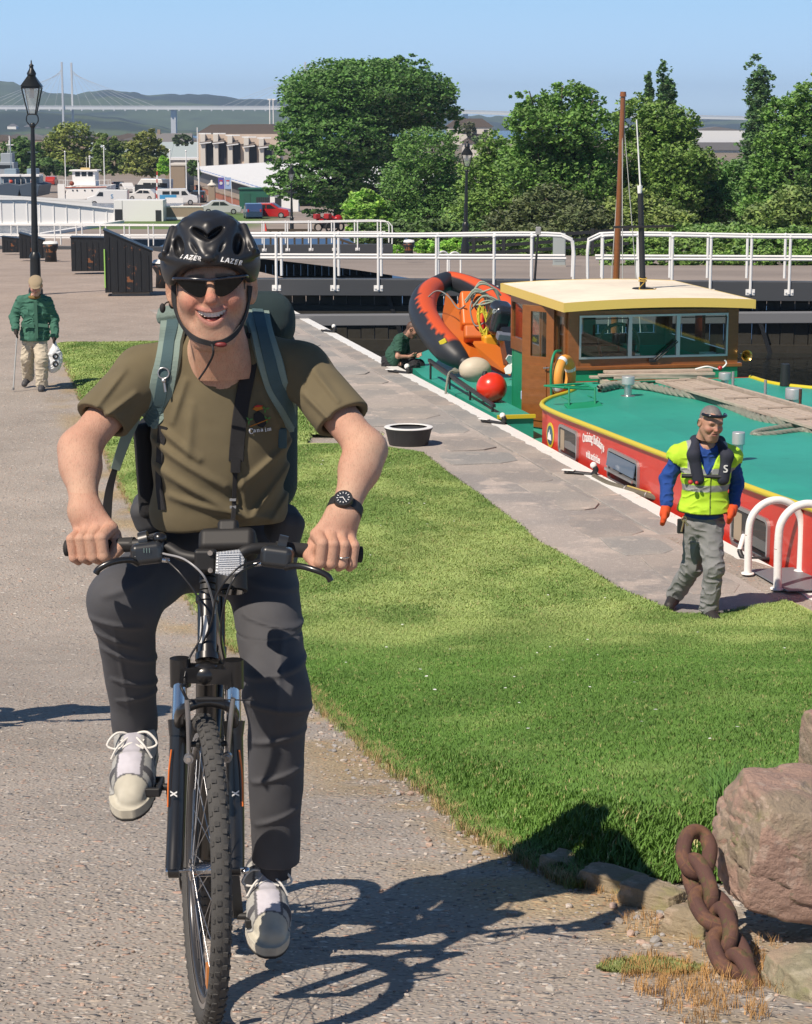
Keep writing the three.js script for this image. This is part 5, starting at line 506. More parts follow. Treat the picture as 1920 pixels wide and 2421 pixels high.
// loose gear on the barge
const onDeck = (lx, lz) => LK(lx, sheer(lz), lz);
function vent(label, p, r, h, cr, ch) { const t = thing('deck_vent', label, 'vent', p, 0, 'mushroom vents on the barge'); part(t, 'foot', lathe([[r * 1.9, 0], [r * 1.9, 0.01], [r, 0.02]], 18), M.steel); part(t, 'stem', rod([0, 0, 0], [0, h, 0], r, 16), M.steel); part(t, 'cap', lathe([[0, ch], [cr * 0.95, ch], [cr, ch * 0.92], [cr, 0.01], [cr * 0.95, 0], [0, 0]], 22, 0, h - 0.01, 0), mat([0.6, 0.61, 0.62], 0.45, { metalness: 0.6 })); }
{ const dk = (u, v) => { let d = 26; for (let i = 0; i < 6; i++) { const p = at(u, v, d); const lz = (p.x - QX) * ls + (p.z + 27.8) * lc; const y = sheer(lz); d = d * (EYE - y) / (EYE - p.y); } const p = at(u, v, d); return p; };
  vent('silver mushroom vent standing alone on the green cabin top', dk(1485, 937), 0.05, 0.17, 0.085, 0.11); vent('silver mushroom vent behind the weathered planks', dk(1714, 913), 0.05, 0.1, 0.085, 0.1); vent('silver mushroom vent among the gangplank timbers', dk(1876, 968), 0.06, 0.14, 0.105, 0.14); vent('tall steel flue beside the shoulder of the man in yellow', dk(1745, 1099), 0.05, 0.22, 0.065, 0.13);
  { const p = dk(1545, 905), t = thing('plank_stack', 'weathered planks lying across the deck before the wheelhouse', 'planks', p, LA - 0.06); const r = rng(12); for (let i = 0; i < 4; i++) part(t, 'plank', uvBox(rbox(1.75 - 0.1 * i, 0.035, 0.12, 0.006, 0.05 * i, 0.08 + 0.036 * (i % 3), -0.12 + 0.11 * (i % 2), 0, (r() - 0.5) * 0.03, 0)), K.oldwood); for (const x of [-0.7, 0.65]) part(t, 'bearer', uvBox(box(0.08, 0.065, 0.4, x, 0.03, 0)), K.oldwood); part(t, 'red_lamp', sph(0.035, 0.95, 0.19, 0.02), mat([0.4, 0.02, 0.02], 0.3)); part(t, 'cord', tube([[0.6, 0.18, 0], [0.75, 0.22, 0.05], [0.95, 0.18, 0.02], [1.05, 0.26, 0], [1.02, 0.3, 0]], 0.012, 20, 6), M.whiteMatt); }
  { const a = dk(1590, 915), c = dk(1990, 1035), t = thing('gangplank', 'long weathered gangplank with iron pins along the cabin top', 'gangplank', a); const D = c.clone().sub(a), yaw = Math.atan2(D.x, D.z), L = hypot(D.x, D.z); t.rotation.y = yaw; t.rotation.x = 0; const dy = D.y / L; for (let i = 0; i < 3; i++) part(t, 'plank', uvBox(place(new RoundedBoxGeometry(0.155, 0.04, L, 2, 0.006), -0.17 + i * 0.17, 0.09 + dy * L / 2 + 0.004 * i, L / 2, -Math.atan(dy), 0, 0)), K.oldwood); part(t, 'side_plank', uvBox(place(new RoundedBoxGeometry(0.05, 0.12, L, 2, 0.006), 0.38, 0.08 + dy * L / 2, L / 2, -Math.atan(dy), 0, 0)), K.oldwood); for (let i = 0; i < 10; i += 2) part(t, 'cleat', uvBox(box(0.5, 0.014, 0.035, 0.03, 0.13 + dy * L * (i + 0.5) / 10, L * (i + 0.5) / 10)), K.oldwood); for (const f of [0.22, 0.42, 0.62, 0.82]) part(t, 'pin', [rod([0.4, 0.0 + dy * L * f, L * f], [0.4, 0.32 + dy * L * f, L * f], 0.02, 8), rbox(0.07, 0.06, 0.07, 0.01, 0.4, 0.05 + dy * L * f, L * f)], f < 0.5 ? M.steelDull : M.rustDark); }
  const ropeOn = (name, label, uv, r, n) => { const pts = uv.map(([u, v]) => { const p = dk(u, v); p.y += r * 0.9; return p; }), o = pts[0].clone(); const t = thing(name, label, 'rope', o); const loc = pts.map((p) => p.clone().sub(o)); const crv = new THREE.CatmullRomCurve3(loc, false, 'centripetal'); for (let k = 0; k < 3; k++) { const N = n, q = []; const fr = crv.computeFrenetFrames(N, false); const L = crv.getLength(); for (let i = 0; i <= N; i++) { const a = i / N * L / (r * 7) * 2 * PI + k * 2 * PI / 3; const c = crv.getPointAt(i / N); q.push(c.addScaledVector(fr.normals[i], cos(a) * r * 0.5).addScaledVector(fr.binormals[i], sin(a) * r * 0.5)); } part(t, 'strand', tube(q, r * 0.55, N * 1.5 | 0, 6), K.rope); } return t; };
  ropeOn('mooring_rope', 'thick grey rope trailing along the green cabin top', [[1418, 927], [1470, 917], [1530, 922], [1590, 935], [1660, 948], [1730, 972], [1800, 1000], [1870, 1012], [1935, 1025]], 0.055, 220);
  ropeOn('mooring_rope', 'bight of grey rope doubled back on the cabin top', [[1900, 1012], [1840, 1020], [1790, 1030], [1785, 1036], [1830, 1034], [1900, 1026], [1960, 1036]], 0.04, 140);
  { const p = dk(1362, 962), t = thing('folding_seat', 'green slatted folding seat frame on the cabin top', 'seat', p, LA); part(t, 'seat_board', rbox(0.48, 0.03, 0.2, 0.008, 0.08, 0.02, 0.1, 0.3, 0.12, 0), K.green); part(t, 'top_frame', [rod([-0.35, 0.25, -0.25], [0.2, 0.26, -0.3], 0.014), rod([-0.35, 0.25, -0.25], [-0.15, 0.25, 0.0], 0.014), rod([0.2, 0.26, -0.3], [0.24, 0.22, 0.0], 0.014), rod([-0.15, 0.25, 0], [0.24, 0.22, 0], 0.014), rod([-0.25, 0.25, -0.12], [0.22, 0.24, -0.15], 0.012)], K.green); for (const [x, z] of [[-0.1, 0.02], [0.25, 0]]) part(t, 'leg', [rod([x, 0.25, z], [x - 0.02, 0.0, z + 0.08], 0.013), rod([x - 0.05, 0.12, z - 0.15], [x, 0.1, z + 0.05], 0.008)], K.green); }
  { const p = LK(0.98, 0.56, -0.95), t = thing('lifebuoy', 'orange ring lifebuoy hung beside the wheelhouse door', 'lifebuoy', p, LA + 0.9); part(t, 'ring', place(new THREE.TorusGeometry(0.24, 0.075, 12, 30), 0, 0, 0), mat([0.75, 0.32, 0.05], 0.6)); for (let i = 0; i < 4; i++) { const g = new THREE.TorusGeometry(0.24, 0.078, 10, 6, 0.25); g.rotateZ(i * PI / 2 + 0.3); part(t, 'band', g, M.whiteMatt); } part(t, 'bracket', tube([[-0.3, -0.45, -0.05], [-0.32, 0.2, -0.06], [-0.2, 0.36, -0.06], [0, 0.36, -0.06]], 0.02, 16, 6), K.green); }
  { const p = LK(4.05, 0, -8.3), t = thing('wooden_mast', 'tall varnished wooden mast standing behind the wheelhouse', 'mast', p); t.rotation.z = -0.02; part(t, 'spar', rod([0, 0, 0], [0, 4.45, 0], 0.065, 12, 0.042), K.wood); part(t, 'truck', cyl(0.05, 0.06, 0.08, 0, 4.48, 0), K.wood); for (const [x, z, y] of [[-0.12, 0, 4.2], [0.5, 0, 4.25], [0.12, 0.4, 4.1]]) part(t, 'stay', rod([0, y, 0], [x, 0.1, z], 0.008, 5), mat([0.5, 0.5, 0.47], 0.7)); part(t, 'step', rbox(0.3, 0.2, 0.3, 0.02, 0, 0.1, 0), K.green); }
  { const p = LK(1.58, 0, -4.98), t = thing('whip_pole', 'thin dark pole with a small grey box on top', 'pole', p); t.rotation.z = -0.06; part(t, 'pole', rod([0, 0, 0], [0, 2.3, 0], 0.018, 8), K.black); part(t, 'box', rbox(0.08, 0.12, 0.08, 0.01, 0, 2.36, 0), M.steelDull); }
  { const p = at(1133, 950, 30.3); const t = thing('buoy', 'round glossy orange red buoy on the stern deck', 'buoy', LK(0.42, 0.21, -2.75), 0); part(t, 'ball', sph(0.225, 0, 0, 0, 1, 1, 1, 40), mat([0.72, 0.035, 0.012], 0.28, { clearcoat: 0.4 })); part(t, 'eye', cyl(0.03, 0.05, 0.06, -0.1, 0.21, 0), K.black);
    const w = thing('fender_buoy', 'cream oval fender buoy behind the orange red buoy', 'buoy', LK(0.42, 0.36, -3.75), 0.3); part(w, 'body', [sph(0.2, 0, 0, 0, 1.25, 0.95, 0.95, 30)], mat([0.55, 0.49, 0.38], 0.55, { bumpMap: R(T.noise, 3), bumpScale: 0.004 })); part(w, 'neck', lathe([[0.03, 0], [0.05, 0.06], [0.02, 0.1]], 10, -0.27, -0.02, 0, 0, 0, 1.3), K.rope); part(w, 'lanyard', tube([[-0.32, 0, 0], [-0.42, -0.02, 0.05], [-0.48, -0.2, 0.1], [-0.5, -0.36, 0.1]], 0.018, 16, 6), K.rope);
    const h = thing('boat_hook', 'brown wooden boat hook pole along the stern rail', 'boat hook', LK(0.2, 0.1, -4.6), LA); part(h, 'pole', rod([0, 0.14, -1.2], [0, 0.02, 1.3], 0.025, 8), K.wood); part(h, 'hook', tube([[0, 0.02, 1.3], [0, 0.02, 1.4], [0.05, 0.03, 1.42], [0.08, 0.04, 1.36]], 0.014, 10, 6), M.steelDull);
    const l = thing('water_can', 'small pale blue plastic can by the wheelhouse wall', 'can', LK(0.95, 0.002, -2.9), LA); part(l, 'body', rbox(0.09, 0.13, 0.07, 0.015, 0, 0.065, 0), mat([0.45, 0.58, 0.8], 0.5)); part(l, 'cap', cyl(0.018, 0.018, 0.03, 0.02, 0.145, 0), M.whiteMatt); }
}
// ---------------------------------------------------------------- inflatable boat hoisted at the barge's stern
{ const O = at(1120, 880, 34.2), t = thing('inflatable_boat', 'orange and black rigid inflatable boat tilted up on the barge stern', 'inflatable boat', O), q = (u, v, d) => at(u, v, d).sub(O);
  const path = [q(1098, 858, 33.4), q(1062, 828, 33.7), q(1022, 782, 34.4), q(1000, 738, 35.2), q(1006, 700, 36), q(1032, 676, 36.7), q(1064, 664, 37.1), q(1098, 672, 36.9), q(1150, 698, 36.3), q(1205, 735, 35.5), q(1262, 790, 34.9), q(1305, 850, 34.4)];
  const crv = new THREE.CatmullRomCurve3(path, false, 'centripetal'), N = 110, RS = 28, P = [], C = [], I = [], cen = q(1130, 770, 35.2); const rad = (s) => 0.235 * (s < 0.06 ? 0.35 + 0.65 * sqrt(s / 0.06) : s > 0.94 ? 0.35 + 0.65 * sqrt((1 - s) / 0.06) : 1) * lerp(1, 0.72, sstep(0.3, 0.52, s) * sstep(0.75, 0.55, s));
  for (let i = 0; i <= N; i++) { const s = i / N, c = crv.getPointAt(s), tg = crv.getTangentAt(s), inw = cen.clone().sub(c); inw.addScaledVector(tg, -inw.dot(tg)).normalize(); const upn = tg.clone().cross(inw).normalize(); if (upn.y < 0) upn.multiplyScalar(-1); for (let k = 0; k <= RS; k++) { const a = k / RS * 2 * PI, d = inw.clone().multiplyScalar(cos(a)).addScaledVector(upn, sin(a)); const r = rad(s); P.push(c.x + d.x * r, c.y + d.y * r, c.z + d.z * r); const am = Math.atan2(sin(a), cos(a)), zig = 0.16 * abs(((s * 34) % 1) - 0.5); const org = s > 0.05 && s < 0.47 ? am > 0.15 && am < 2.1 + (s < 0.34 ? zig * 4 - 0.1 : 0) : s > 0.54 && am > 0.9 && am < 1.9; C.push(...(org ? [0.6, 0.085, 0.022] : [0.022, 0.025, 0.032])); } }
  for (let i = 0; i < N; i++) for (let k = 0; k < RS; k++) { const a = i * (RS + 1) + k; I.push(a, a + RS + 1, a + 1, a + 1, a + RS + 1, a + RS + 2); } const g = new THREE.BufferGeometry(); g.setAttribute('position', new THREE.Float32BufferAttribute(P, 3)); g.setAttribute('color', new THREE.Float32BufferAttribute(C, 3)); g.setIndex(I); g.computeVertexNormals(); part(t, 'tube', g, mat([1, 1, 1], 0.5, { vertexColors: true, side: THREE.DoubleSide }));
  part(t, 'tube_cone', [(() => { const c = path[0], d = path[0].clone().sub(path[1]).normalize(); return rod(c, c.clone().addScaledVector(d, 0.16), 0.12, 20, 0.06); })()], K.black);
  { // rigid hull: keel and bottom panels, orange
    const kl = [q(1190, 885, 33.6), q(1120, 800, 34.8), q(1080, 720, 36.3)], le = [q(1105, 852, 33.5), q(1040, 780, 34.8), q(1055, 690, 36.6)], ri = [q(1285, 850, 34.3), q(1210, 760, 35.4), q(1110, 690, 36.6)], PP = []; for (let i = 0; i < 2; i++) for (const [A, Bq] of [[le, kl], [kl, ri]]) PP.push(...[A[i], Bq[i], Bq[i + 1], A[i], Bq[i + 1], A[i + 1]].flatMap((v) => [v.x, v.y, v.z])); const hg = new THREE.BufferGeometry(); hg.setAttribute('position', new THREE.Float32BufferAttribute(PP, 3)); hg.computeVertexNormals(); part(t, 'hull', hg, mat([0.62, 0.16, 0.02], 0.4, { side: THREE.DoubleSide })); }
  { const a = q(1118, 812, 33.75), c = q(1240, 812, 34.2), e = q(1206, 888, 33.5), f = q(1150, 858, 33.4); const pg = new THREE.BufferGeometry(), tri = [a, f, e, a, e, c]; const off = V(0.02, 0.03, -0.12); const P2 = tri.flatMap((v) => [v.x, v.y, v.z]).concat(tri.flatMap((v) => { const w = v.clone().add(off); return [w.x, w.y, w.z]; })); for (const [m, n] of [[a, f], [f, e], [e, c], [c, a]]) { const m2 = m.clone().add(off), n2 = n.clone().add(off); P2.push(...[m, n, n2, m, n2, m2].flatMap((v) => [v.x, v.y, v.z])); } pg.setAttribute('position', new THREE.Float32BufferAttribute(P2, 3)); pg.computeVertexNormals(); part(t, 'transom', pg, mat([0.62, 0.16, 0.02], 0.4, { side: THREE.DoubleSide })); }
  const con = q(1118, 735, 34.9); part(t, 'console', [place(new RoundedBoxGeometry(0.42, 0.62, 0.3, 3, 0.05), con.x, con.y, con.z, -0.5, 0.1, 0.05)], mat([0.68, 0.15, 0.02], 0.4)); part(t, 'console_dials', [place(new RoundedBoxGeometry(0.28, 0.06, 0.04, 2, 0.02), con.x + 0.02, con.y - 0.05, con.z + 0.16, -0.5, 0.1, 0.05), place(new THREE.TorusGeometry(0.13, 0.018, 8, 20), con.x + 0.1, con.y + 0.2, con.z + 0.14, -0.6, 0.2, 0)], K.black); const se = q(1125, 790, 34.4); part(t, 'seat', [place(new RoundedBoxGeometry(0.4, 0.25, 0.35, 3, 0.06), se.x, se.y, se.z, -0.4, 0, 0)], mat([0.55, 0.13, 0.02], 0.5));
  const can = q(1158, 805, 34.0); part(t, 'yellow_can', rbox(0.24, 0.2, 0.2, 0.05, can.x, can.y, can.z, 0, 0.3, 0.1), mat([0.68, 0.33, 0.02], 0.45)); const tank = q(1150, 765, 34.2); part(t, 'red_tank', rbox(0.16, 0.36, 0.16, 0.04, tank.x, tank.y, tank.z, 0.1, 0, -0.1), mat([0.5, 0.02, 0.015], 0.45));
  { const p = q(1142, 758, 34.0), r = rng(3); const pts = []; for (let i = 0; i < 16; i++) pts.push([p.x + 0.09 * sin(i * 2.2), p.y + 0.26 * cos(i * 2.2 + 0.4), p.z + 0.05 * r()]); part(t, 'yellow_line', tube(pts, 0.014, 120, 5), mat([0.62, 0.55, 0.05], 0.7)); const gl = []; for (const [u0, v0] of [[1145, 690], [1130, 705], [1150, 720]]) { const c = q(u0, v0, 34.4); for (let k = 0; k < 4; k++) { const a = r() * 6, w = 0.1 + 0.16 * r(); gl.push(tube([[c.x - w, c.y - 0.1 * r(), c.z], [c.x - 0.05, c.y + 0.2 * r(), c.z + 0.08], [c.x + w * 0.8, c.y + 0.05, c.z + 0.05], [c.x + 0.05 + w, c.y - 0.35 * r(), c.z]], 0.016, 20, 5)); } } part(t, 'hoisting_ropes', gl, mat([0.3, 0.36, 0.3], 0.9)); part(t, 'hoses', [tube([q(1125, 690, 34.5), q(1112, 730, 34.3), q(1125, 770, 34.2), q(1150, 760, 34.1)], 0.014, 24, 5), tube([q(1000, 715, 35.2), q(1030, 688, 35.4), q(1060, 700, 35), q(1085, 730, 34.8), q(1100, 722, 34.7)], 0.012, 24, 5)], mat([0.2, 0.21, 0.2], 0.7)); }
  const em = q(1047, 808, 33.55); part(t, 'yellow_patch', rbox(0.13, 0.08, 0.02, 0.01, em.x, em.y, em.z, 0, -0.5, 0.5), mat([0.6, 0.5, 0.03], 0.5));
  // outboard engine
  { const c = q(1182, 752, 33.9), m = new THREE.Group(); const cow = mat([0.024, 0.027, 0.035], 0.22, { clearcoat: 0.7 }); const e = part(t, 'outboard_engine', [place(new RoundedBoxGeometry(0.36, 0.52, 0.42, 4, 0.12), c.x, c.y, c.z, 0.35, 0.25, -0.25)], cow); const l0 = q(1192, 800, 33.75), l1 = q(1207, 858, 33.5); part(e, 'leg', [bar(l0.clone().add(V(0, 0.15, 0)), l1, 0.16, 0.2)], cow); const mid = q(1192, 795, 33.6); part(e, 'bracket', rbox(0.24, 0.12, 0.14, 0.02, mid.x, mid.y, mid.z, 0.3, 0.2, -0.2), mat([0.15, 0.17, 0.22], 0.4)); part(e, 'gearcase', [sph(0.09, l1.x, l1.y, l1.z, 0.9, 0.9, 2.0, 16)], cow); const nm = text('60', 0.075, 0.006); const pm = part(e, 'lettering', place(nm, c.x - 0.075, c.y + 0.13, c.z + 0.235, 0.3, 0.2, -0.25), M.whiteMatt);
    for (let i = 0; i < 3; i++) { const g = prism([[0, 0], [0.05, 0.05], [0.07, 0.14], [0.0, 0.2], [-0.06, 0.15], [-0.04, 0.05]], 0.012, { bevel: 0.004 }); g.rotateX(0.5); g.rotateZ(i * 2 * PI / 3 + 0.4); g.translate(l1.x + 0.02, l1.y, l1.z + 0.2); part(e, 'propeller_blade', g, M.whiteMatt); } part(e, 'propeller_hub', sph(0.04, l1.x + 0.02, l1.y, l1.z + 0.2), M.whiteMatt); }
}
// ---------------------------------------------------------------- things on the quay
function mooringHook(label, p, ry, s = 1) { const t = thing('mooring_hook', label, 'mooring hook', p, ry, 'mooring hooks along the lock edge'); t.scale.y = 0.66; part(t, 'base_plate', [rbox(0.42 * s, 0.02, 0.13 * s, 0.006, 0, 0.012, 0)], M.rustDark); part(t, 'horn', [tube([[-0.2 * s, 0.075, 0], [-0.05 * s, 0.07, 0], [0.1 * s, 0.06, 0], [0.17 * s, 0.05, 0]], 0.032 * s, 16, 10), sph(0.04 * s, -0.2 * s, 0.075, 0, 1.2, 0.8, 1)], K.black); part(t, 'neck', [tube([[0.0, 0.02, 0], [0.12 * s, 0.07, 0], [0.16 * s, 0.16, 0.02], [0.13 * s, 0.22, 0.02]], 0.035 * s, 16, 10)], K.black); part(t, 'painted_top', [sph(0.045 * s, 0.13 * s, 0.225, 0.02, 0.9, 1.4, 0.9), rbox(0.16 * s, 0.02, 0.09 * s, 0.01, -0.19 * s, 0.11, 0)], M.white); return t; }
const gp = (u, v) => { let d = 25; for (let i = 0; i < 8; i++) { const p = at(u, v, d); d = d * (EYE - H(p.x, p.z)) / (EYE - p.y); } const p = at(u, v, d); p.y = H(p.x, p.z); return p; };
mooringHook('iron mooring hook beside the man sitting on the quay edge', gp(948, 886), LA - 0.9, 1.1); mooringHook('iron mooring hook on the white edge below the stern deck', gp(1172, 1006), LA - 0.9, 1.0); mooringHook('iron mooring hook with a rope led along the quay edge', gp(1380, 1128), LA - 0.6, 0.95); mooringHook('far mooring hook near the grey timber boom', gp(780, 788), LA - 1.0, 1.0);
{ const t = thing('quay_rope', 'old rope lying along the white edge from the hook', 'rope', gp(1405, 1133)), o = t.position.clone(); const pts = [[1405, 1133], [1440, 1150], [1480, 1163], [1530, 1178], [1580, 1190]].map(([u, v]) => { const p = gp(u, v).sub(o); p.y += 0.03; return p; }); part(t, 'rope', tube(pts, 0.035, 40, 8), mat([0.28, 0.25, 0.19], 0.95, { bumpMap: R(T.weave, 3), bumpScale: 0.01 })); part(t, 'yellow_cord', tube(pts.slice(2).map((p) => p.clone().add(V(0.02, 0.035, 0))), 0.012, 30, 6), mat([0.42, 0.33, 0.1], 0.9)); part(t, 'whipping', [place(new THREE.TorusGeometry(0.037, 0.008, 6, 16), pts[2].x, pts[2].y, pts[2].z, 0, 0.8, 0), place(new THREE.TorusGeometry(0.037, 0.008, 6, 16), pts[3].x, pts[3].y, pts[3].z, 0, 0.8, 0)], M.steelDull); }
{ const p = gp(966, 1052), t = thing('mooring_tub', 'squat black mooring tub with a white rim at the lawn edge', 'bollard', p); const pts = [[0.0, 0.0], [0.235, 0.0], [0.25, 0.03], [0.29, 0.2], [0.305, 0.225], [0.3, 0.235], [0.26, 0.22], [0.2, 0.215], [0, 0.215]]; const g = lathe(pts, 40); g.translate(0, -0.01, 0); part(t, 'body', uvBox(g), mat([0.028, 0.028, 0.03], 0.6, { bumpMap: R(T.noise, 3), bumpScale: 0.006 })); part(t, 'white_rim', [lathe([[0.3, 0.0], [0.309, 0.006], [0.305, 0.014], [0.24, 0.018], [0.238, 0.008]], 40, 0, 0.222, 0)], M.white); }
// tubular ladder hoops
function ladderHoop(label, parentPos, ry, w, h, r) { const t = thing('ladder_hoop', label, 'hoop rail', parentPos, ry, 'white ladder hoops'); const R1 = w / 2, pts = [[-R1, 0, 0], [-R1, h - R1, 0]]; for (let i = 1; i < 10; i++) { const a = PI - i * PI / 10; pts.push([cos(a) * R1, h - R1 + sin(a) * R1, 0]); } pts.push([R1, h - R1, 0], [R1, 0, 0]); part(t, 'hoop', uvXY(tube(pts, r, 70, 14), 1), mat([1, 1, 1], 0.5, { map: R(T.whitePaint, 2.2), bumpMap: R(T.noise, 8), bumpScale: 0.002 })); for (const x of [-R1, R1]) part(t, 'foot', lathe([[r * 1.7, 0], [r * 1.7, 0.012], [r * 1.05, 0.016]], 16, x, 0, 0), M.white); return t; }
{ const a = gp(1772, 1362), b = gp(1842, 1398); const yw = LA + 0.02; const ra = a.clone(), rb = b.clone();
  const plate = solo('grey_floor_plate', uvBox(rbox(0.62, 0.012, 0.9, 0.004, 0, 0, 0)), mat([0.22, 0.25, 0.28], 0.5, { metalness: 0.4 }), 'blue grey steel plate under the white ladder hoops', 'plate', [0, 0, 0], LA); const pc = gp(1862, 1376); plate.position.set(pc.x + 0.12, pc.y + 0.03, pc.z);
  ladderHoop('rear white ladder hoop with chipped paint on the steel plate', [a.x + 0.23, a.y + 0.02, a.z - 0.05], LA, 0.5, 0.66, 0.034); ladderHoop('front white ladder hoop with chipped paint on the steel plate', [b.x + 0.23, b.y + 0.02, b.z - 0.05], LA, 0.5, 0.74, 0.036);
  const mh = thing('mooring_ring', 'black mooring ring with white arms at the coping behind the hoops', 'mooring ring', gp(1815, 1318), LA); part(mh, 'ring', tube([[-0.28, 0.08, 0], [-0.26, 0.02, 0.05], [0, 0.01, 0.1], [0.26, 0.02, 0.05], [0.28, 0.08, 0]], 0.025, 30, 8), K.black); part(mh, 'arm', [rod([-0.28, 0.08, 0], [-0.2, 0.2, -0.1], 0.024, 8), rod([0.28, 0.08, 0], [0.14, 0.22, -0.12], 0.024, 8)], M.white);
  const hp = at(1055, 660, 60); ladderHoop('slim white ladder hoop beyond the lock gate', [hp.x - 0.1, -0.45, hp.z], LA + 0.4, 0.45, 0.85, 0.028); ladderHoop('second slim white ladder hoop beyond the lock gate', [hp.x + 0.22, -0.45, hp.z + 0.3], LA + 0.4, 0.45, 0.85, 0.028); }
// black beam housings on the left
function housing(label, p, w, h, dp, ry, slope, foot) { const t = thing('beam_housing', label, 'beam housing', p, ry, 'black beam housings'); const g = prism([[-w / 2, 0.1], [w / 2, 0.1], [w / 2, h - slope], [-w / 2, h]], dp, { bevel: 0.012 }); g.translate(0, 0, -dp); part(t, 'box', uvBox(g), M.blackBeam); const n = 6; for (let i = 0; i < n; i++) part(t, 'plank_strip', uvBox(box(0.03, (h - slope * (i + 0.5) / n) - 0.2, 0.02, -w / 2 + (i + 0.5) * w / n, (h - slope * (i + 0.5) / n) / 2, 0.02)), M.blackBeam); part(t, 'lid', bar([-w / 2 - 0.03, h + 0.02, -dp / 2], [w / 2 + 0.03, h - slope + 0.02, -dp / 2], dp + 0.06, 0.03, V(0, 1, 0)), M.blackPaint); if (foot) part(t, 'foot', uvBox(rbox(w * 0.82, 0.2, dp * 0.7, 0.02, 0.04, 0.05, -dp / 2)), M.concrete); return t; }
{ const P = (u, v) => { const p = gp(u, v); return p; }; const a = P(305, 700); housing('big rusty black beam housing with a sloping top', a, 1.08, 1.52, 0.9, 0.12, 0.5, true); const b = P(212, 648); housing('square black beam housing left of the big rusty one', b, 1.0, 1.02, 0.8, 0.1, 0.02, false); const c = P(75, 616); housing('black beam housing behind the lamp post with a sloping top', c, 0.82, 0.95, 0.8, 0.1, 0.25, false); const e = P(28, 600); housing('smaller black beam housing at the frame edge', e, 0.75, 0.7, 0.7, 0.1, 0.1, false);
  const s = solo('edge_strip', [rbox(0.03, 0.9, 0.03, 0.005, 0, 0.5, 0)], mat([0.3, 0.55, 0.12], 0.6), 'lime green strip on the corner of the big rusty housing', 'strip', [a.x - 0.54, a.y + 0.15, a.z + 0.1]);
  const mk = (u, v, label, w) => { const p = P(u, v), t = thing('bollard', label, 'bollard', p, 0, 'quay bollards'); part(t, 'post', uvBox(lathe([[0, 0], [w * 0.8, 0], [w * 0.75, 0.35], [w, 0.5], [w, 0.62], [0, 0.62]], 16)), M.blackBeam); part(t, 'white_cap', lathe([[w * 1.02, 0], [w * 0.9, 0.07], [0, 0.1]], 16, 0, 0.62, 0), M.white); };
  mk(120, 618, 'black bollard with a white cap right of the lamp post', 0.26); mk(395, 680, 'squat black bollard with white top beside the big rusty housing', 0.36); mk(967, 612, 'small bollard with white cap beyond the railings', 0.2); }
{ // timber fence on the far bank
  const t = thing('timber_fence', 'dark timber rail fence sloping down the far bank', 'fence', at(1120, 612, 92)); for (let i = 0; i < 6; i++) part(t, 'post', box(0.14, 1.1, 0.14, i * 1.3, 0.4 + i * 0.08, -i * 0.2), B.dark); for (let k = 0; k < 3; k++) part(t, 'rail', bar([-0.3, 0.2 + k * 0.3, 0.08], [6.8, 0.62 + k * 0.3, -1.0], 0.05, 0.14), B.dark);
  const t2 = thing('footbridge_rail', 'brown timber steps rail beyond the railings left of the bush', 'fence', at(640, 600, 112)); for (let i = 0; i < 11; i++) part(t2, 'baluster', box(0.1, 0.75, 0.08, i * 0.42, 0.85 - max(0, i - 5) * 0.14, 0), mat([0.06, 0.045, 0.03], 0.8)); part(t2, 'rail', [bar([-0.2, 1.25, 0], [2.2, 1.25, 0], 0.1, 0.12), bar([2.2, 1.25, 0], [4.4, 0.5, 0], 0.1, 0.12)], mat([0.06, 0.045, 0.03], 0.8));
  const cab = thing('control_cabinet', 'grey control cabinet behind the gap in the railings', 'cabinet', at(1322, 625, 70)); part(cab, 'body', rbox(0.4, 1.05, 0.35, 0.02, 0, 0.5, 0), mat([0.34, 0.38, 0.38], 0.5)); part(cab, 'door', rbox(0.34, 0.85, 0.01, 0.003, 0, 0.55, 0.18), mat([0.36, 0.4, 0.4], 0.5)); part(cab, 'plinth', box(0.44, 0.3, 0.4, 0, -0.15, 0), M.concrete);
  const kb = solo('white_lock_edge', [uvBox(bar([-3.97, -0.18, -55], [-6.0, -0.25, -59.5], 0.4, 0.14)), uvBox(bar([1.3, -0.02, -49.5], [-0.4, -0.3, -57], 0.4, 0.14))], M.white, 'white painted lock edges beyond the near gate', 'kerb'); }
// ---------------------------------------------------------------- foreground: boulder, stones, chain, dry grass
function rockGeo(seed, rx, ry, rz, rough = 0.16, sub = 5, box = 0.55) { const g = new THREE.IcosahedronGeometry(1, 30), p = g.attributes.position; for (let i = 0; i < p.count; i++) { let x = p.getX(i), y = p.getY(i), z = p.getZ(i); const m = max(abs(x), abs(y), abs(z)), k = lerp(1, 0.82 / m, box); const n = 1 + rough * (fbm3(x * 1.3 + seed, y * 1.3, z * 1.3, 3) - 0.5) * 2 + 0.07 * (fbm3(x * 5 + seed, y * 5, z * 5, 3) - 0.5) + 0.02 * (fbm3(x * 19 + seed, y * 19, z * 19, 3) - 0.5) - 0.035 * sstep(0.03, 0, abs(fbm3(x * 1.6 + seed * 2, y * 2.6, z * 1.6, 2) - 0.5)); p.setXYZ(i, x * k * n * rx, y * k * n * ry, z * k * n * rz); } g.computeVertexNormals(); let s = g; const gg = uvBox(s); // smooth normals
  const m = new Map(), nn = gg.attributes.normal, pp = gg.attributes.position; const key = (i) => `${Math.round(pp.getX(i) * 1e4)},${Math.round(pp.getY(i) * 1e4)},${Math.round(pp.getZ(i) * 1e4)}`; for (let i = 0; i < pp.count; i++) { const q = key(i), v = m.get(q) ?? V(0, 0, 0); v.x += nn.getX(i); v.y += nn.getY(i); v.z += nn.getZ(i); m.set(q, v); } for (let i = 0; i < pp.count; i++) { const v = m.get(key(i)); const l = v.length() || 1; nn.setXYZ(i, v.x / l, v.y / l, v.z / l); } return gg; }
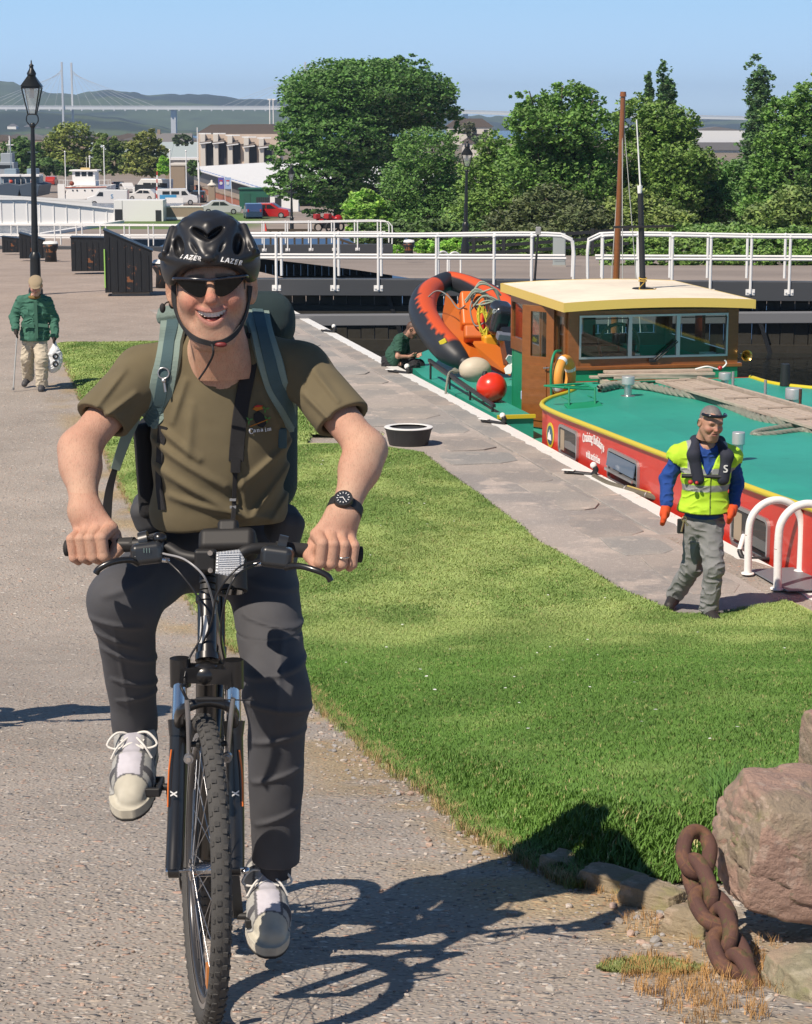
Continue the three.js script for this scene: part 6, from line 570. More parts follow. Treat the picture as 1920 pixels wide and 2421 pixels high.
M.boulder = mat([1.2, 1.13, 1.06], 0.9, { map: R(T.rock, 1.9), bumpMap: R(T.rockH, 4), bumpScale: 0.014 });
{ const b = at(1862, 2000, 5.35); const bd = solo('boulder', rockGeo(5, 0.31, 0.195, 0.24, 0.13, 5, 0.55), M.boulder, 'large pinkish sandstone boulder above the rusty chain', 'boulder', [b.x + 0.1, b.y - 0.03, b.z - 0.06], 0.1); bd.rotation.z = -0.22; bd.rotation.x = 0.05;
  const c = at(1925, 1765, 6.4); solo('boulder', rockGeo(9, 0.1, 0.17, 0.14, 0.15), M.boulder, 'upright pinkish stone behind the large boulder', 'boulder', [c.x + 0.08, c.y - 0.03, c.z], 0.4);
  const e = at(1900, 2330, 4.75); const lo = solo('boulder', rockGeo(14, 0.13, 0.1, 0.16, 0.15), mat([1.05, 1.12, 0.95], 0.9, { map: R(T.rock, 1.4), bumpMap: R(T.rockH, 2.2), bumpScale: 0.012 }), 'low mossy stone in the bottom corner under the boulder', 'boulder', [e.x + 0.05, e.y - 0.03, e.z], 0.3);
  const kerbs = [[1350, 2035, 6.25, 0.1, 0.05, 'short kerb stone under the shadow at the lawn corner'], [1450, 2085, 6.0, 0.12, 0.05, 'worn kerb stone in the middle of the lawn edge'], [1545, 2120, 5.75, 0.11, 0.055, 'broken kerb stone left of the chain'], [1640, 2195, 5.4, 0.08, 0.06, 'crumbling kerb stone under the chain']]; kerbs.forEach(([u, v, d, w, h, label], i) => { const p = at(u, v, d), y = H(p.x, p.z); const k = solo('kerb_stone', rockGeo(30 + i, w, h, 0.06, 0.14, 4, 0.85), mat([1.15, 1.1, 0.95], 0.95, { map: R(T.rock, 1.7), bumpMap: R(T.rockH, 2.5), bumpScale: 0.01 }), label, 'kerb stone', [p.x, y + 0.012, p.z], -0.75, 'kerb stones at the lawn end'); });
  // rusty chain
  const cpts = [[1618, 2000, 5.32, 0.5, 1.2], [1655, 2085, 5.22, -0.3, 0.2], [1697, 2140, 5.12, 0.25, 1.35], [1690, 2212, 5.02, -0.2, 0.15], [1728, 2268, 4.92, 0.15, 1.3], [1748, 2335, 4.82, -0.6, 0.2], [1800, 2390, 4.72, -0.7, 1.2]];
  const o = at(1690, 2200, 5.0), ch = thing('rusty_chain', 'heavy rusty iron chain hanging down beside the boulder', 'chain', o); const cen = [[1640, 2055], [1672, 2125], [1700, 2175], [1715, 2225], [1738, 2285], [1772, 2345], [1815, 2398]].map(([u, v], i) => at(u, v, 5.24 - i * 0.085).sub(o));
  const heads = [at(1655, 1975, 5.35).sub(o), ...cen.slice(0)]; for (let i = 0; i < heads.length - 1; i++) { const a = heads[i], c = heads[i + 1]; const d = c.clone().sub(a), m = a.clone().add(c).multiplyScalar(0.5); const L = 0.061, W2 = 0.037; const pts = []; for (let k = 0; k < 16; k++) { const t = k / 16 * 2 * PI; pts.push(V(cos(t) * W2, sin(t) * L + Math.sign(sin(t)) * 0.012, 0)); } const g = tube(pts, 0.0205, 50, 12, true); const g2 = uvBox(g); const ob = part(ch, 'link', g2, M.rust); ob.position.copy(m); const up = d.clone().normalize(); const q1 = new THREE.Quaternion().setFromUnitVectors(V(0, -1, 0), up), q2 = new THREE.Quaternion().setFromAxisAngle(up, (i % 2 ? 1.15 : -0.25)); ob.quaternion.copy(q2.multiply(q1)); }
  // loose stones and pebbles on the path
  const peb = rockGeoSmall(); function rockGeoSmall() { const g = new THREE.IcosahedronGeometry(1, 1), p = g.attributes.position; for (let i = 0; i < p.count; i++) { const n = 0.7 + 0.6 * noise3(p.getX(i) * 1.4 + 5, p.getY(i) * 1.4, p.getZ(i) * 1.4); p.setXYZ(i, p.getX(i) * n, p.getY(i) * n * 0.6, p.getZ(i) * n * 0.8); } g.computeVertexNormals(); return g; }
  const pc = (r) => { const k = 0.7 + 0.6 * r(), t = r(); return t < 0.5 ? [0.38 * k, 0.34 * k, 0.30 * k] : t < 0.8 ? [0.3 * k, 0.29 * k, 0.285 * k] : [0.42 * k, 0.31 * k, 0.25 * k]; };
  const pm = mat([1, 1, 1], 0.9);
  scatter('path_pebbles', 'fine loose pebbles scattered over the gravel path', peb, 15000, (r) => { const z = -3.9 - 12 * r() ** 1.7, x = (r() - 0.62) * -z * 0.5; if (x > pathEdge(z) + 0.02 && z < -6) return null; if (x > pathEdge(z) + 0.7) return null; const s = 0.0018 + 0.0045 * r() ** 5 * (1 + 0.5 * r()); return [x, H(x, z) + s * 0.3, z, s]; }, pc, 141, pm, 'pebbles');
  scatter('edge_stones', 'small loose stones along the ragged edge of the lawn', peb, 900, (r) => { const z = -5.2 - 9 * r() ** 1.4, x = pathEdge(z) - 0.25 + 0.3 * r() + (z > -6.4 ? 0.5 * r() : 0); const s = 0.004 + 0.011 * r() ** 3; return [x, H(x, z) + s * 0.3, z, s]; }, pc, 142, pm, 'stones');
  const stoneMats = [mat([0.42, 0.39, 0.35], 0.9), mat([0.3, 0.29, 0.28], 0.9), mat([0.4, 0.3, 0.25], 0.9)]; const stones = [[1232, 2290, 0.013, 'single pale stone lying alone on the path below the shadow'], [1000, 1812, 0.016, 'grey stone on the path edge near the lawn'], [1450, 2150, 0.016, 'pale stone beside the kerb'], [1475, 2170, 0.012, 'smaller pale stone next to the kerb'], [1550, 2230, 0.018, 'flat grey stone between the kerb and the chain'], [1590, 2265, 0.013, 'white stone near the moss'], [1300, 2345, 0.012, 'brown stone at the front of the path'], [1280, 2065, 0.018, 'reddish stone inside the shadow edge'], [1330, 2085, 0.014, 'pale stone below the kerb corner'], [1820, 2370, 0.014, 'white stone among the dry grass']]; stones.forEach(([u, v, s, label]) => { const p = gp(u, v); const m = solo('loose_stone', peb, stoneMats[stones.findIndex((s) => s[3] === label) % 3], label, 'stone', [p.x, p.y + s * 0.3, p.z], u); m.scale.setScalar(s); }); pm.color.setRGB(1, 1, 1);
  const dry = (r, p) => { const k = 0.7 + 0.6 * r(); return [0.42 * k, 0.24 * k, 0.085 * k]; }; const dg = tuftGeo(31, 12, 0.05, 0.02, 0.0011);
  const patches = [[1530, 2290, 0.0], [1580, 2330, 0.0], [1640, 2360, 0.02], [1740, 2250, 0.02], [1810, 2290, 0.02], [1690, 2400, 0.02], [1600, 2300, 0], [1780, 2330, 0], [1500, 2120, 0], [1380, 2080, 0], [1560, 2190, 0], [1840, 2300, 0.01]].map(([u, v]) => gp(u, v)); scatter('dry_grass', 'tufts of dry orange brown grass round the foot of the chain', dg, 420, (r) => { const q = patches[floor(r() * patches.length)], a = r() * 6.28, d = 0.12 * sqrt(r()); const x = q.x + cos(a) * d, z = q.z + sin(a) * d * 1.2; return [x, H(x, z), z, 0.35 + 0.4 * r()]; }, dry, 151, bladeMat, 'dry grass');
  scatter('edge_straw', 'straw coloured dead grass along the edge of the path', dg, 2600, (r) => { const z = -6 - 30 * r() ** 1.6, x = pathEdge(z) - 0.12 * r() + 0.05; return [x, H(x, z), z, 0.5 + 0.5 * r()]; }, (r) => { const k = 0.7 + 0.6 * r(); return r() < 0.6 ? [0.4 * k, 0.29 * k, 0.14 * k] : [0.2 * k, 0.26 * k, 0.07 * k]; }, 152, bladeMat, 'dead grass');
  scatter('tall_grass', 'taller grass clump growing behind the boulder', tuftGeo(33, 16, 0.13, 0.03, 0.0022), 60, (r) => { const q = at(1830, 1800, 6.3); const x = q.x + (r() - 0.5) * 0.3, z = -6.3 - 0.25 * r(); return [x, HL(x, z), z]; }, (r) => { const k = 0.7 + 0.5 * r(); return [0.09 * k, 0.2 * k, 0.04 * k]; }, 153, bladeMat);
  scatter('moss_patch', 'green moss patch on the path near the chain', tuftGeo(34, 10, 0.008, 0.02, 0.002), 1400, (r) => { const q = gp(1540, 2290), a = r() * 6.28, d = 0.1 * sqrt(r()); const x = q.x + cos(a) * d * 1.2, z = q.z + sin(a) * d * 0.7; if (fbm3(x * 20, 0, z * 20, 2) < 0.45) return null; return [x, H(x, z), z]; }, (r) => { const k = 0.6 + 0.6 * r(); return [0.19 * k, 0.23 * k, 0.07 * k]; }, 154, bladeMat, 'moss');
  const daisy = mat([0.8, 0.8, 0.78], 0.7); scatter('daisies', 'white daisies dotted over the lawn', new THREE.CircleGeometry(0.012, 7).rotateX(-PI / 2), 55, (r) => { const z = -8 - 18 * r(), x = lerp(pathEdge(z) + 0.3, min(lowerLawnR(min(z, -13.3)), 3), r()); return [x, HL(x, z) + 0.04, z, 0.45 + 0.5 * r()]; }, () => [1, 1, 1], 155, daisy, 'daisies');
}
// ---------------------------------------------------------------- figures: soft bodies meshed from distance fields
const smin = (a, b, k) => { const h = max(k - abs(a - b), 0) / k; return min(a, b) - h * h * k * 0.25; };
const smax = (a, b, k) => -smin(-a, -b, k);
function cap(a, b, ra, rb) { const ax = a.x, ay = a.y, az = a.z, bx = b.x - ax, by = b.y - ay, bz = b.z - az, bb = bx * bx + by * by + bz * bz || 1e-9; return (x, y, z) => { const px = x - ax, py = y - ay, pz = z - az; let h = (px * bx + py * by + pz * bz) / bb; h = h < 0 ? 0 : h > 1 ? 1 : h; const dx = px - bx * h, dy = py - by * h, dz = pz - bz * h; return sqrt(dx * dx + dy * dy + dz * dz) - (ra + (rb - ra) * h); }; }
function ell(c, rx, ry, rz, R3) { const m = R3 ? new THREE.Matrix3().setFromMatrix4(new THREE.Matrix4().makeRotationFromEuler(new THREE.Euler(...R3)).invert()).elements : null; return (x, y, z) => { let px = x - c.x, py = y - c.y, pz = z - c.z; if (m) { const a = px, b = py, d = pz; px = m[0] * a + m[3] * b + m[6] * d; py = m[1] * a + m[4] * b + m[7] * d; pz = m[2] * a + m[5] * b + m[8] * d; } const k0 = sqrt((px / rx) ** 2 + (py / ry) ** 2 + (pz / rz) ** 2), k1 = sqrt((px / (rx * rx)) ** 2 + (py / (ry * ry)) ** 2 + (pz / (rz * rz)) ** 2); return k1 < 1e-9 ? -min(rx, ry, rz) : k0 * (k0 - 1) / k1; }; }
function uni(list, k) { return (x, y, z) => { let d = 1e9; for (const f of list) d = smin(d, f(x, y, z), k); return d; }; }
function surf(f, lo, hi, cell, col) { // surface nets on a sparse grid
  const nx = Math.ceil((hi[0] - lo[0]) / cell) + 1, ny = Math.ceil((hi[1] - lo[1]) / cell) + 1, nz = Math.ceil((hi[2] - lo[2]) / cell) + 1, F = new Float32Array(nx * ny * nz).fill(NaN), BK = 6; const id = (i, j, k) => (k * ny + j) * nx + i; const rad = BK * cell * 0.87 * 1.35 + cell;
  const act = []; for (let k = 0; k < nz; k += BK) for (let j = 0; j < ny; j += BK) for (let i = 0; i < nx; i += BK) { const v = f(lo[0] + (i + BK / 2) * cell, lo[1] + (j + BK / 2) * cell, lo[2] + (k + BK / 2) * cell); if (abs(v) < rad) act.push([i, j, k]); }
  for (const [i0, j0, k0] of act) for (let k = k0; k <= min(k0 + BK, nz - 1); k++) for (let j = j0; j <= min(j0 + BK, ny - 1); j++) for (let i = i0; i <= min(i0 + BK, nx - 1); i++) { const q = id(i, j, k); if (F[q] !== F[q]) F[q] = f(lo[0] + i * cell, lo[1] + j * cell, lo[2] + k * cell); }
  const vid = new Int32Array(nx * ny * nz).fill(-1), P = [], I = []; const done = new Uint8Array(nx * ny * nz);
  for (const [i0, j0, k0] of act) for (let k = k0; k < min(k0 + BK, nz - 1); k++) for (let j = j0; j < min(j0 + BK, ny - 1); j++) for (let i = i0; i < min(i0 + BK, nx - 1); i++) { const c = id(i, j, k); if (done[c]) continue; done[c] = 1; const v = [F[c], F[id(i + 1, j, k)], F[id(i, j + 1, k)], F[id(i + 1, j + 1, k)], F[id(i, j, k + 1)], F[id(i + 1, j, k + 1)], F[id(i, j + 1, k + 1)], F[id(i + 1, j + 1, k + 1)]]; let neg = 0, bad = false; for (const q of v) { if (q !== q) bad = true; if (q < 0) neg++; } if (bad || neg === 0 || neg === 8) continue;
    let sx = 0, sy = 0, sz = 0, n = 0; const E = [[0, 1], [2, 3], [4, 5], [6, 7], [0, 2], [1, 3], [4, 6], [5, 7], [0, 4], [1, 5], [2, 6], [3, 7]]; for (const [a, b] of E) if ((v[a] < 0) !== (v[b] < 0)) { const t = v[a] / (v[a] - v[b]); sx += (a & 1) + t * ((b & 1) - (a & 1)); sy += ((a >> 1) & 1) + t * (((b >> 1) & 1) - ((a >> 1) & 1)); sz += (a >> 2) + t * ((b >> 2) - (a >> 2)); n++; }
    vid[c] = P.length / 3; P.push(lo[0] + (i + sx / n) * cell, lo[1] + (j + sy / n) * cell, lo[2] + (k + sz / n) * cell); }
  const quad = (a, b, c, d, flip) => { if (a < 0 || b < 0 || c < 0 || d < 0) return; if (flip) I.push(a, c, b, a, d, c); else I.push(a, b, c, a, c, d); };
  for (let k = 1; k < nz - 1; k++) for (let j = 1; j < ny - 1; j++) for (let i = 1; i < nx - 1; i++) { const c = id(i, j, k), s = F[c]; if (s !== s) continue; const sx = F[id(i + 1, j, k)], sy = F[id(i, j + 1, k)], sz = F[id(i, j, k + 1)];
    if (sx === sx && (s < 0) !== (sx < 0)) quad(vid[id(i, j - 1, k - 1)], vid[id(i, j, k - 1)], vid[c], vid[id(i, j - 1, k)], s >= 0);
    if (sy === sy && (s < 0) !== (sy < 0)) quad(vid[id(i - 1, j, k - 1)], vid[id(i - 1, j, k)], vid[c], vid[id(i, j, k - 1)], s >= 0);
    if (sz === sz && (s < 0) !== (sz < 0)) quad(vid[id(i - 1, j - 1, k)], vid[id(i, j - 1, k)], vid[c], vid[id(i - 1, j, k)], s >= 0); }
  const N = new Float32Array(P.length), h = cell * 0.35; for (let q = 0; q < P.length; q += 3) { const x = P[q], y = P[q + 1], z = P[q + 2]; let a = f(x + h, y, z) - f(x - h, y, z), b = f(x, y + h, z) - f(x, y - h, z), c = f(x, y, z + h) - f(x, y, z - h); const l = hypot(a, b, c) || 1; N[q] = a / l; N[q + 1] = b / l; N[q + 2] = c / l; }
  const g = new THREE.BufferGeometry(); g.setAttribute('position', new THREE.Float32BufferAttribute(P, 3)); g.setAttribute('normal', new THREE.BufferAttribute(N, 3)); g.setIndex(I); uvXY(g, 1); if (col) paint(g, col); return g; }
function mergeC(list) { return mergeGeometries(list.map((g) => g.index ? g.toNonIndexed() : g)); }
const skinMat = mat([1.05, 1.05, 1.05], 0.55, { vertexColors: true, map: R(T.skin, 11), bumpMap: R(T.grain, 14), bumpScale: 0.0012 });
const clothBump = (s, d) => ({ bumpMap: R(T.weave, s), bumpScale: d });

// ---- a head in its own axes: y up, z forward, centred between the ears; metres for a 0.235 m head
function headSDF(o) {
  const v = (x, y, z) => V(x, y, z), base = uni([ell(v(0, 0.03, -0.018), 0.076, 0.092, 0.098), ell(v(0, -0.035, 0.02), 0.063, 0.082, 0.072)], 0.04);
  const jaw = uni([cap(v(-0.052, -0.045, 0.0), v(-0.022, -0.1, 0.055), 0.02, 0.018), cap(v(0.052, -0.045, 0.0), v(0.022, -0.1, 0.055), 0.02, 0.018), cap(v(-0.016, -0.102, 0.062), v(0.016, -0.102, 0.062), 0.02, 0.02)], 0.03);
  const smile = o.smile ?? 0, cheek = uni([ell(v(-0.04, -0.022 + 0.004 * smile, 0.06), 0.024, 0.021, 0.021 + 0.003 * smile), ell(v(0.04, -0.022 + 0.004 * smile, 0.06), 0.024, 0.021, 0.021 + 0.003 * smile)], 0.01), brow = cap(v(-0.04, 0.03, 0.07), v(0.04, 0.03, 0.07), 0.013, 0.013);
  const nose = uni([cap(v(0, 0.02, 0.082), v(0, -0.012, 0.101), 0.0075, 0.0105), ell(v(0, -0.0165, 0.1015), 0.0125, 0.0105, 0.0125), ell(v(-0.0135, -0.021, 0.09), 0.0078, 0.0075, 0.011), ell(v(0.0135, -0.021, 0.09), 0.0078, 0.0075, 0.011)], 0.006), eyeL = ell(v(-0.031, 0.012, 0.088), 0.017, 0.011, 0.012), eyeR = ell(v(0.031, 0.012, 0.088), 0.017, 0.011, 0.012);
  const nost = uni([ell(v(-0.0075, -0.0285, 0.102), 0.004, 0.003, 0.005), ell(v(0.0075, -0.0285, 0.102), 0.004, 0.003, 0.005)], 0.001);
  const muzzle = ell(v(0, -0.055, 0.066), 0.033, 0.03, 0.021); const foldL = cap(v(-0.021, -0.022, 0.095), v(-0.043, -0.06, 0.076), 0.004, 0.006), foldR = cap(v(0.021, -0.022, 0.095), v(0.043, -0.06, 0.076), 0.004, 0.006);
  const earf = (s) => { const out = ell(v(s * 0.084, -0.0, -0.01), 0.012, 0.036, 0.021, [0.15, s * -0.45, 0]), inn = ell(v(s * 0.094, 0.0, -0.002), 0.008, 0.022, 0.011, [0.15, s * -0.45, 0]); return (x, y, z) => smax(out(x, y, z), -inn(x, y, z), 0.006); }, eaL = earf(-1), eaR = earf(1);
  const neck = uni([cap(v(0, -0.06, -0.03), v(...(o.neck ?? [0, -0.2, -0.05])), 0.058, 0.064)], 0.01); const lipW = o.lipW ?? 0.03, open = o.open ?? 0.009, my = -0.05, curve = o.curve ?? 9, MA = open * 0.65, MB = open * 1.3, cu = curve * 0.75, cl = cu + (MA + MB) / (lipW * lipW);
  return (x, y, z) => { let d = smin(base(x, y, z), jaw(x, y, z), 0.03); d = smin(d, cheek(x, y, z), 0.025); d = smin(d, brow(x, y, z), 0.02); d = smin(d, muzzle(x, y, z), 0.02); d = smin(d, nose(x, y, z), 0.012); d = smax(d, -eyeL(x, y, z), 0.008); d = smax(d, -eyeR(x, y, z), 0.008); d = smax(d, -nost(x, y, z), 0.003);
    d = smax(d, -(foldL(x, y, z) ), 0.012 + 0.004 * smile); d = smax(d, -(foldR(x, y, z)), 0.012 + 0.004 * smile);
    if (z > 0.03) { const yu = my + MA + cu * x * x, yl = my - MB + cl * x * x, ax = abs(x), zl = z - 0.0865 + 9 * x * x; const lipUp = hypot(max(0, ax - lipW * 0.85), y - yu - 0.003, zl * 0.9) - 0.0048, lipLo = hypot(max(0, ax - lipW * 0.7), y - yl + 0.0058, (zl + 0.001) * 0.9) - 0.0072; d = smin(d, lipUp, 0.008); d = smin(d, lipLo, 0.009); const hole = max(y - yu, yl - y, ax - lipW, 0.06 - z); d = smax(d, -hole, 0.0025); }
    d = smin(d, smin(eaL(x, y, z), eaR(x, y, z), 0.001), 0.008); d = smin(d, neck(x, y, z), 0.03); return d; };
}
function faceColour(o) { const b = o.skin; return (x, y, z) => { // skin, lips, brows, stubble: the colours of the face itself
    const my = -0.05, open = o.open ?? 0.009, lipW = o.lipW ?? 0.03, cu = (o.curve ?? 9) * 0.75, yu = my + open * 0.65 + cu * x * x, yl = my - open * 1.3 + (cu + open * 1.95 / (lipW * lipW)) * x * x, ym = max(y - yu, yl - y) + open; let c = b.slice(); const n = fbm3(x * 60, y * 60, z * 60, 2) - 0.5; const m2 = fbm3(x * 170 + 9, y * 170, z * 170, 2) - 0.5; c = c.map((q, i) => q * (1 + 0.16 * n + (i ? -0.14 : 0.05) * m2)); const red = sstep(0.03, 0.01, hypot(abs(x) - 0.042, y + 0.022)) * (z > 0.03 ? 1 : 0) + sstep(0.024, 0.01, hypot(x, y + 0.016)) * (z > 0.08 ? 1 : 0); c = [c[0] * (1 + 0.03 * red), c[1] * (1 - 0.22 * red), c[2] * (1 - 0.2 * red)];
    if (z > 0.06 && abs(x) < lipW * 1.02) { const u = abs(ym) - open; const lip = sstep(0.012, 0.008, u) * sstep(lipW * 1.05, lipW * 0.9, abs(x)); if (u > -0.0015) c = c.map((q, i) => lerp(q, [0.44, 0.17, 0.145][i] * (o.lipK ?? 1), lip * 0.75)); else c = [0.1, 0.025, 0.022]; }
    const st = (o.stubble ?? 0.2) * sstep(0.0, -0.035, y) * sstep(-0.02, 0.02, z) * (abs(ym) - open > 0.012 ? 1 : 0.2); c = c.map((q, i) => lerp(q, (o.beard ?? [0.2, 0.17, 0.15])[i], st * (0.75 + 0.5 * n)));
    const br = sstep(0.0075, 0.004, abs(y - 0.031 + 0.12 * max(0, abs(x) - 0.03))) * sstep(0.05, 0.045, abs(x)) * sstep(0.009, 0.013, abs(x)); if (z > 0.05) c = c.map((q, i) => lerp(q, (o.browC ?? [0.1, 0.07, 0.05])[i], br * 0.75)); if (o.hair && o.hair(x, y, z)) c = o.hairC.map((q) => q * (0.7 + 0.7 * fbm3(x * 140, y * 60, z * 140, 2))); return c; }; }
// places a head-space field at a pose: returns a group-space geometry
function headMesh(o, M4) { const f = headSDF(o); const lo = [-0.1, o.low ?? -0.2, -0.125], hi = [0.1, 0.14, 0.13]; const g = surf(f, lo, hi, o.cell ?? 0.0028, faceColour(o)); g.applyMatrix4(M4); return g; }
// a hand closed round a bar: pts in a frame (s along the bar, u up, w to the front)
function hand(o) { // o.P(s, u, w) -> Vector3, o.wrist, o.rw, fingers' offsets
  const L = []; const sp = 0.0225 * o.k; const fs = [-1.5, -0.5, 0.5, 1.5]; fs.forEach((q, i) => { const s = q * sp * o.dir, l = [0.86, 0.97, 1, 0.95][i], r = [0.86, 0.96, 1, 1][i] * o.k; const pts = o.curl ? o.curl(s, l) : [o.P(s, 0.03 * l, -0.016), o.P(s, 0.021, 0.034 * l), o.P(s, -0.017, 0.035 * l), o.P(s, -0.029, 0.012)]; L.push(cap(pts[0], pts[1], 0.0135 * r, 0.0125 * r), cap(pts[1], pts[2], 0.0122 * r, 0.0112 * r), cap(pts[2], pts[3], 0.011 * r, 0.0095 * r)); });
  const palm = []; fs.forEach((q, i) => { const s = q * sp * o.dir; const a = o.curl ? o.curl(s, 1)[0] : o.P(s, 0.028, -0.018); palm.push(cap(o.wrist.clone().lerp(a, 0.15).add(a.clone().sub(o.P(0, 0.028, -0.018)).multiplyScalar(0.25)), a, 0.02 * o.k, 0.0135 * o.k)); });
  const fing = (x, y, z) => { let d = 1e9; for (let i = 0; i < 4; i++) { const f = min(L[i * 3](x, y, z), smin(L[i * 3 + 1](x, y, z), L[i * 3 + 2](x, y, z), 0.004)); d = smin(d, f, 0.003); } return d; };
  const th = o.thumb ?? [o.P(0.036 * o.dir, 0.012, -0.03), o.P(0.054 * o.dir, -0.012, -0.004), o.P(0.044 * o.dir, -0.028, 0.022)]; const thumb = uni([cap(th[0], th[1], 0.016 * o.k, 0.0135 * o.k), cap(th[1], th[2], 0.013 * o.k, 0.0105 * o.k)], 0.006), pf = uni(palm, 0.014);
  return (x, y, z) => smin(smin(pf(x, y, z), fing(x, y, z), 0.008), thumb(x, y, z), 0.008); }
// ---------------------------------------------------------------- the cyclist
const RO = V(-0.5, H(-0.5, -5.0), -5.0), rq = (u, v, d) => at(u, v, d).sub(RO);
function hit(u, v, f, O, t0 = 4) { const e = at(u, v, 10), d = e.sub(V(0, EYE, 0)).normalize(), o = V(0, EYE, 0).sub(O); let t = t0; for (let i = 0; i < 160; i++) { const p = o.clone().addScaledVector(d, t), s = f(p.x, p.y, p.z); if (s < 0.0004) break; t += s * 0.7; if (t > 80) return null; } const p = o.clone().addScaledVector(d, t), h = 0.003, n = V(f(p.x + h, p.y, p.z) - f(p.x - h, p.y, p.z), f(p.x, p.y + h, p.z) - f(p.x, p.y - h, p.z), f(p.x, p.y, p.z + h) - f(p.x, p.y, p.z - h)).normalize(); return { p, n }; }
function ribbon(pn, width, thick, lift = 0, n = 40, w1 = width) { // a strap laid along points with normals
  const c = new THREE.CatmullRomCurve3(pn.map((q) => q.p.clone().addScaledVector(q.n, lift)), false, 'centripetal'), P = [], I = []; for (let i = 0; i <= n; i++) { const t = i / n, s = t * (pn.length - 1), k = min(floor(s), pn.length - 2), nn = pn[k].n.clone().lerp(pn[k + 1].n, s - k).normalize(), p = c.getPoint(t), tg = c.getTangent(t), sd = tg.clone().cross(nn).normalize(), w = lerp(width, w1, t) / 2; for (const [a, b] of [[-1, 0], [-0.92, 1], [0.92, 1], [1, 0]]) { const v = p.clone().addScaledVector(sd, a * w).addScaledVector(nn, b * thick); P.push(v.x, v.y, v.z); } }
  for (let i = 0; i < n; i++) for (let k = 0; k < 4; k++) { const a = i * 4 + k, b = i * 4 + (k + 1) % 4, c2 = a + 4, d = b + 4; I.push(a, b, d, a, d, c2); } const g = new THREE.BufferGeometry(); g.setAttribute('position', new THREE.Float32BufferAttribute(P, 3)); g.setIndex(I); const gg = g.toNonIndexed(); gg.computeVertexNormals(); return uvXY(gg); }
const flatN = (n) => (pts) => pts.map((p) => ({ p, n }));
const rider = thing('person', 'smiling cyclist in a black helmet, olive t-shirt and dark trousers riding towards us', 'person', RO);
const R_ = {};
{ const q = rq, SL = q(338, 880, 5.1), SR = q(714, 872, 5.1), EL = q(186, 1060, 4.93), ER = q(866, 1062, 4.93), WL = q(200, 1206, 4.80), WR = q(812, 1215, 4.80); Object.assign(R_, { SL, SR, EL, ER, WL, WR });
  const GL = q(222, 1289, 4.755), GR = q(789, 1304, 4.755); Object.assign(R_, { GL, GR });
  // head
  const hm = new THREE.Matrix4().compose(q(500, 684, 4.94), new THREE.Quaternion().setFromEuler(new THREE.Euler(-0.03, 0.07, 0.035)), V(1.1, 1.1, 1.1)), hinv = hm.clone().invert(), ho = { smile: 1, open: 0.0095, lipW: 0.033, curve: 9, skin: [0.52, 0.29, 0.19], neck: [0.02, -0.2, -0.115], low: -0.2, stubble: 0.26, hair: (x, y, z) => y > 0.0 && z < 0.035 && abs(x) > 0.055 && hypot(abs(x) - 0.085, y, z + 0.01) > 0.036, hairC: [0.08, 0.055, 0.04], cell: 0.0024 };
  const hf = headSDF(ho), iv = (f) => { const e = hinv.elements; return (x, y, z) => 1.1 * f(e[0] * x + e[4] * y + e[8] * z + e[12], e[1] * x + e[5] * y + e[9] * z + e[13], e[2] * x + e[6] * y + e[10] * z + e[14]); }, hfw = iv(hf);
  const headG = headMesh(ho, hm);
  // arms and hands
  const frame = (G, a, b) => { const e = b.clone().sub(a).normalize(), w = V(0, 0, 1).addScaledVector(e, -e.z).normalize(); const u = w.clone().cross(e).normalize(); const k = 1.14; return (s, uu, ww) => G.clone().addScaledVector(e, s).addScaledVector(u, uu * k).addScaledVector(w, ww * k); };
  const PL = frame(GL, q(160, 1296, 4.78), q(300, 1287, 4.74)), PR = frame(GR, q(700, 1301, 4.74), q(850, 1311, 4.78));
  const hl = hand({ P: PL, wrist: WL, dir: 1, k: 1.14 }), hr = hand({ P: PR, wrist: WR, dir: -1, k: 1.14 });
  const armF = (S, E, W, P) => { const mid = E.clone().lerp(W, 0.3), hb = P(0, 0.026, -0.02); const f = uni([cap(S, E, 0.05, 0.041), ell(E.clone().add(V(0, -0.005, -0.012)), 0.043, 0.04, 0.045), cap(E, mid, 0.039, 0.044), cap(mid, W, 0.044, 0.029), cap(W, hb, 0.032, 0.028)], 0.03); return f; };
  const aL = armF(SL, EL, WL, PL), aR = armF(SR, ER, WR, PR); R_.aL = aL; R_.aR = aR;
  const core = uni([ell(q(522, 900, 5.12), 0.14, 0.13, 0.08), ell(q(524, 1080, 5.16), 0.14, 0.16, 0.1), cap(q(520, 815, 5.1), SL, 0.03, 0.04), cap(q(520, 815, 5.1), SR, 0.03, 0.04), ell(q(524, 1290, 5.4), 0.14, 0.1, 0.1), cap(q(511, 765, 4.995), q(525, 885, 5.075), 0.063, 0.066)], 0.05);
  const skin = (x, y, z) => { const n = fbm3(x * 25, y * 25, z * 25, 2) - 0.5; const pink = fbm3(x * 9 + 3, y * 9, z * 9, 2) - 0.5; return [0.54 * (1 + 0.1 * n), 0.32 * (1 + 0.12 * n - 0.3 * pink), 0.225 * (1 + 0.12 * n - 0.3 * pink)]; };
  const skinH = (x, y, z) => { const c = skin(x, y, z); return [c[0] * 1.0, c[1] * 0.93, c[2] * 0.92]; };
  const bodyF = (x, y, z) => smin(smin(aL(x, y, z), aR(x, y, z), 0.02), core(x, y, z), 0.04);
  const bodyG = surf(bodyF, [-0.5, 0.75, -0.6], [0.55, 2.0, 0.35], 0.008, skin);
  const bx = (G, r) => [[G.x - r, G.y - r, G.z - r], [G.x + r, G.y + r, G.z + r]];
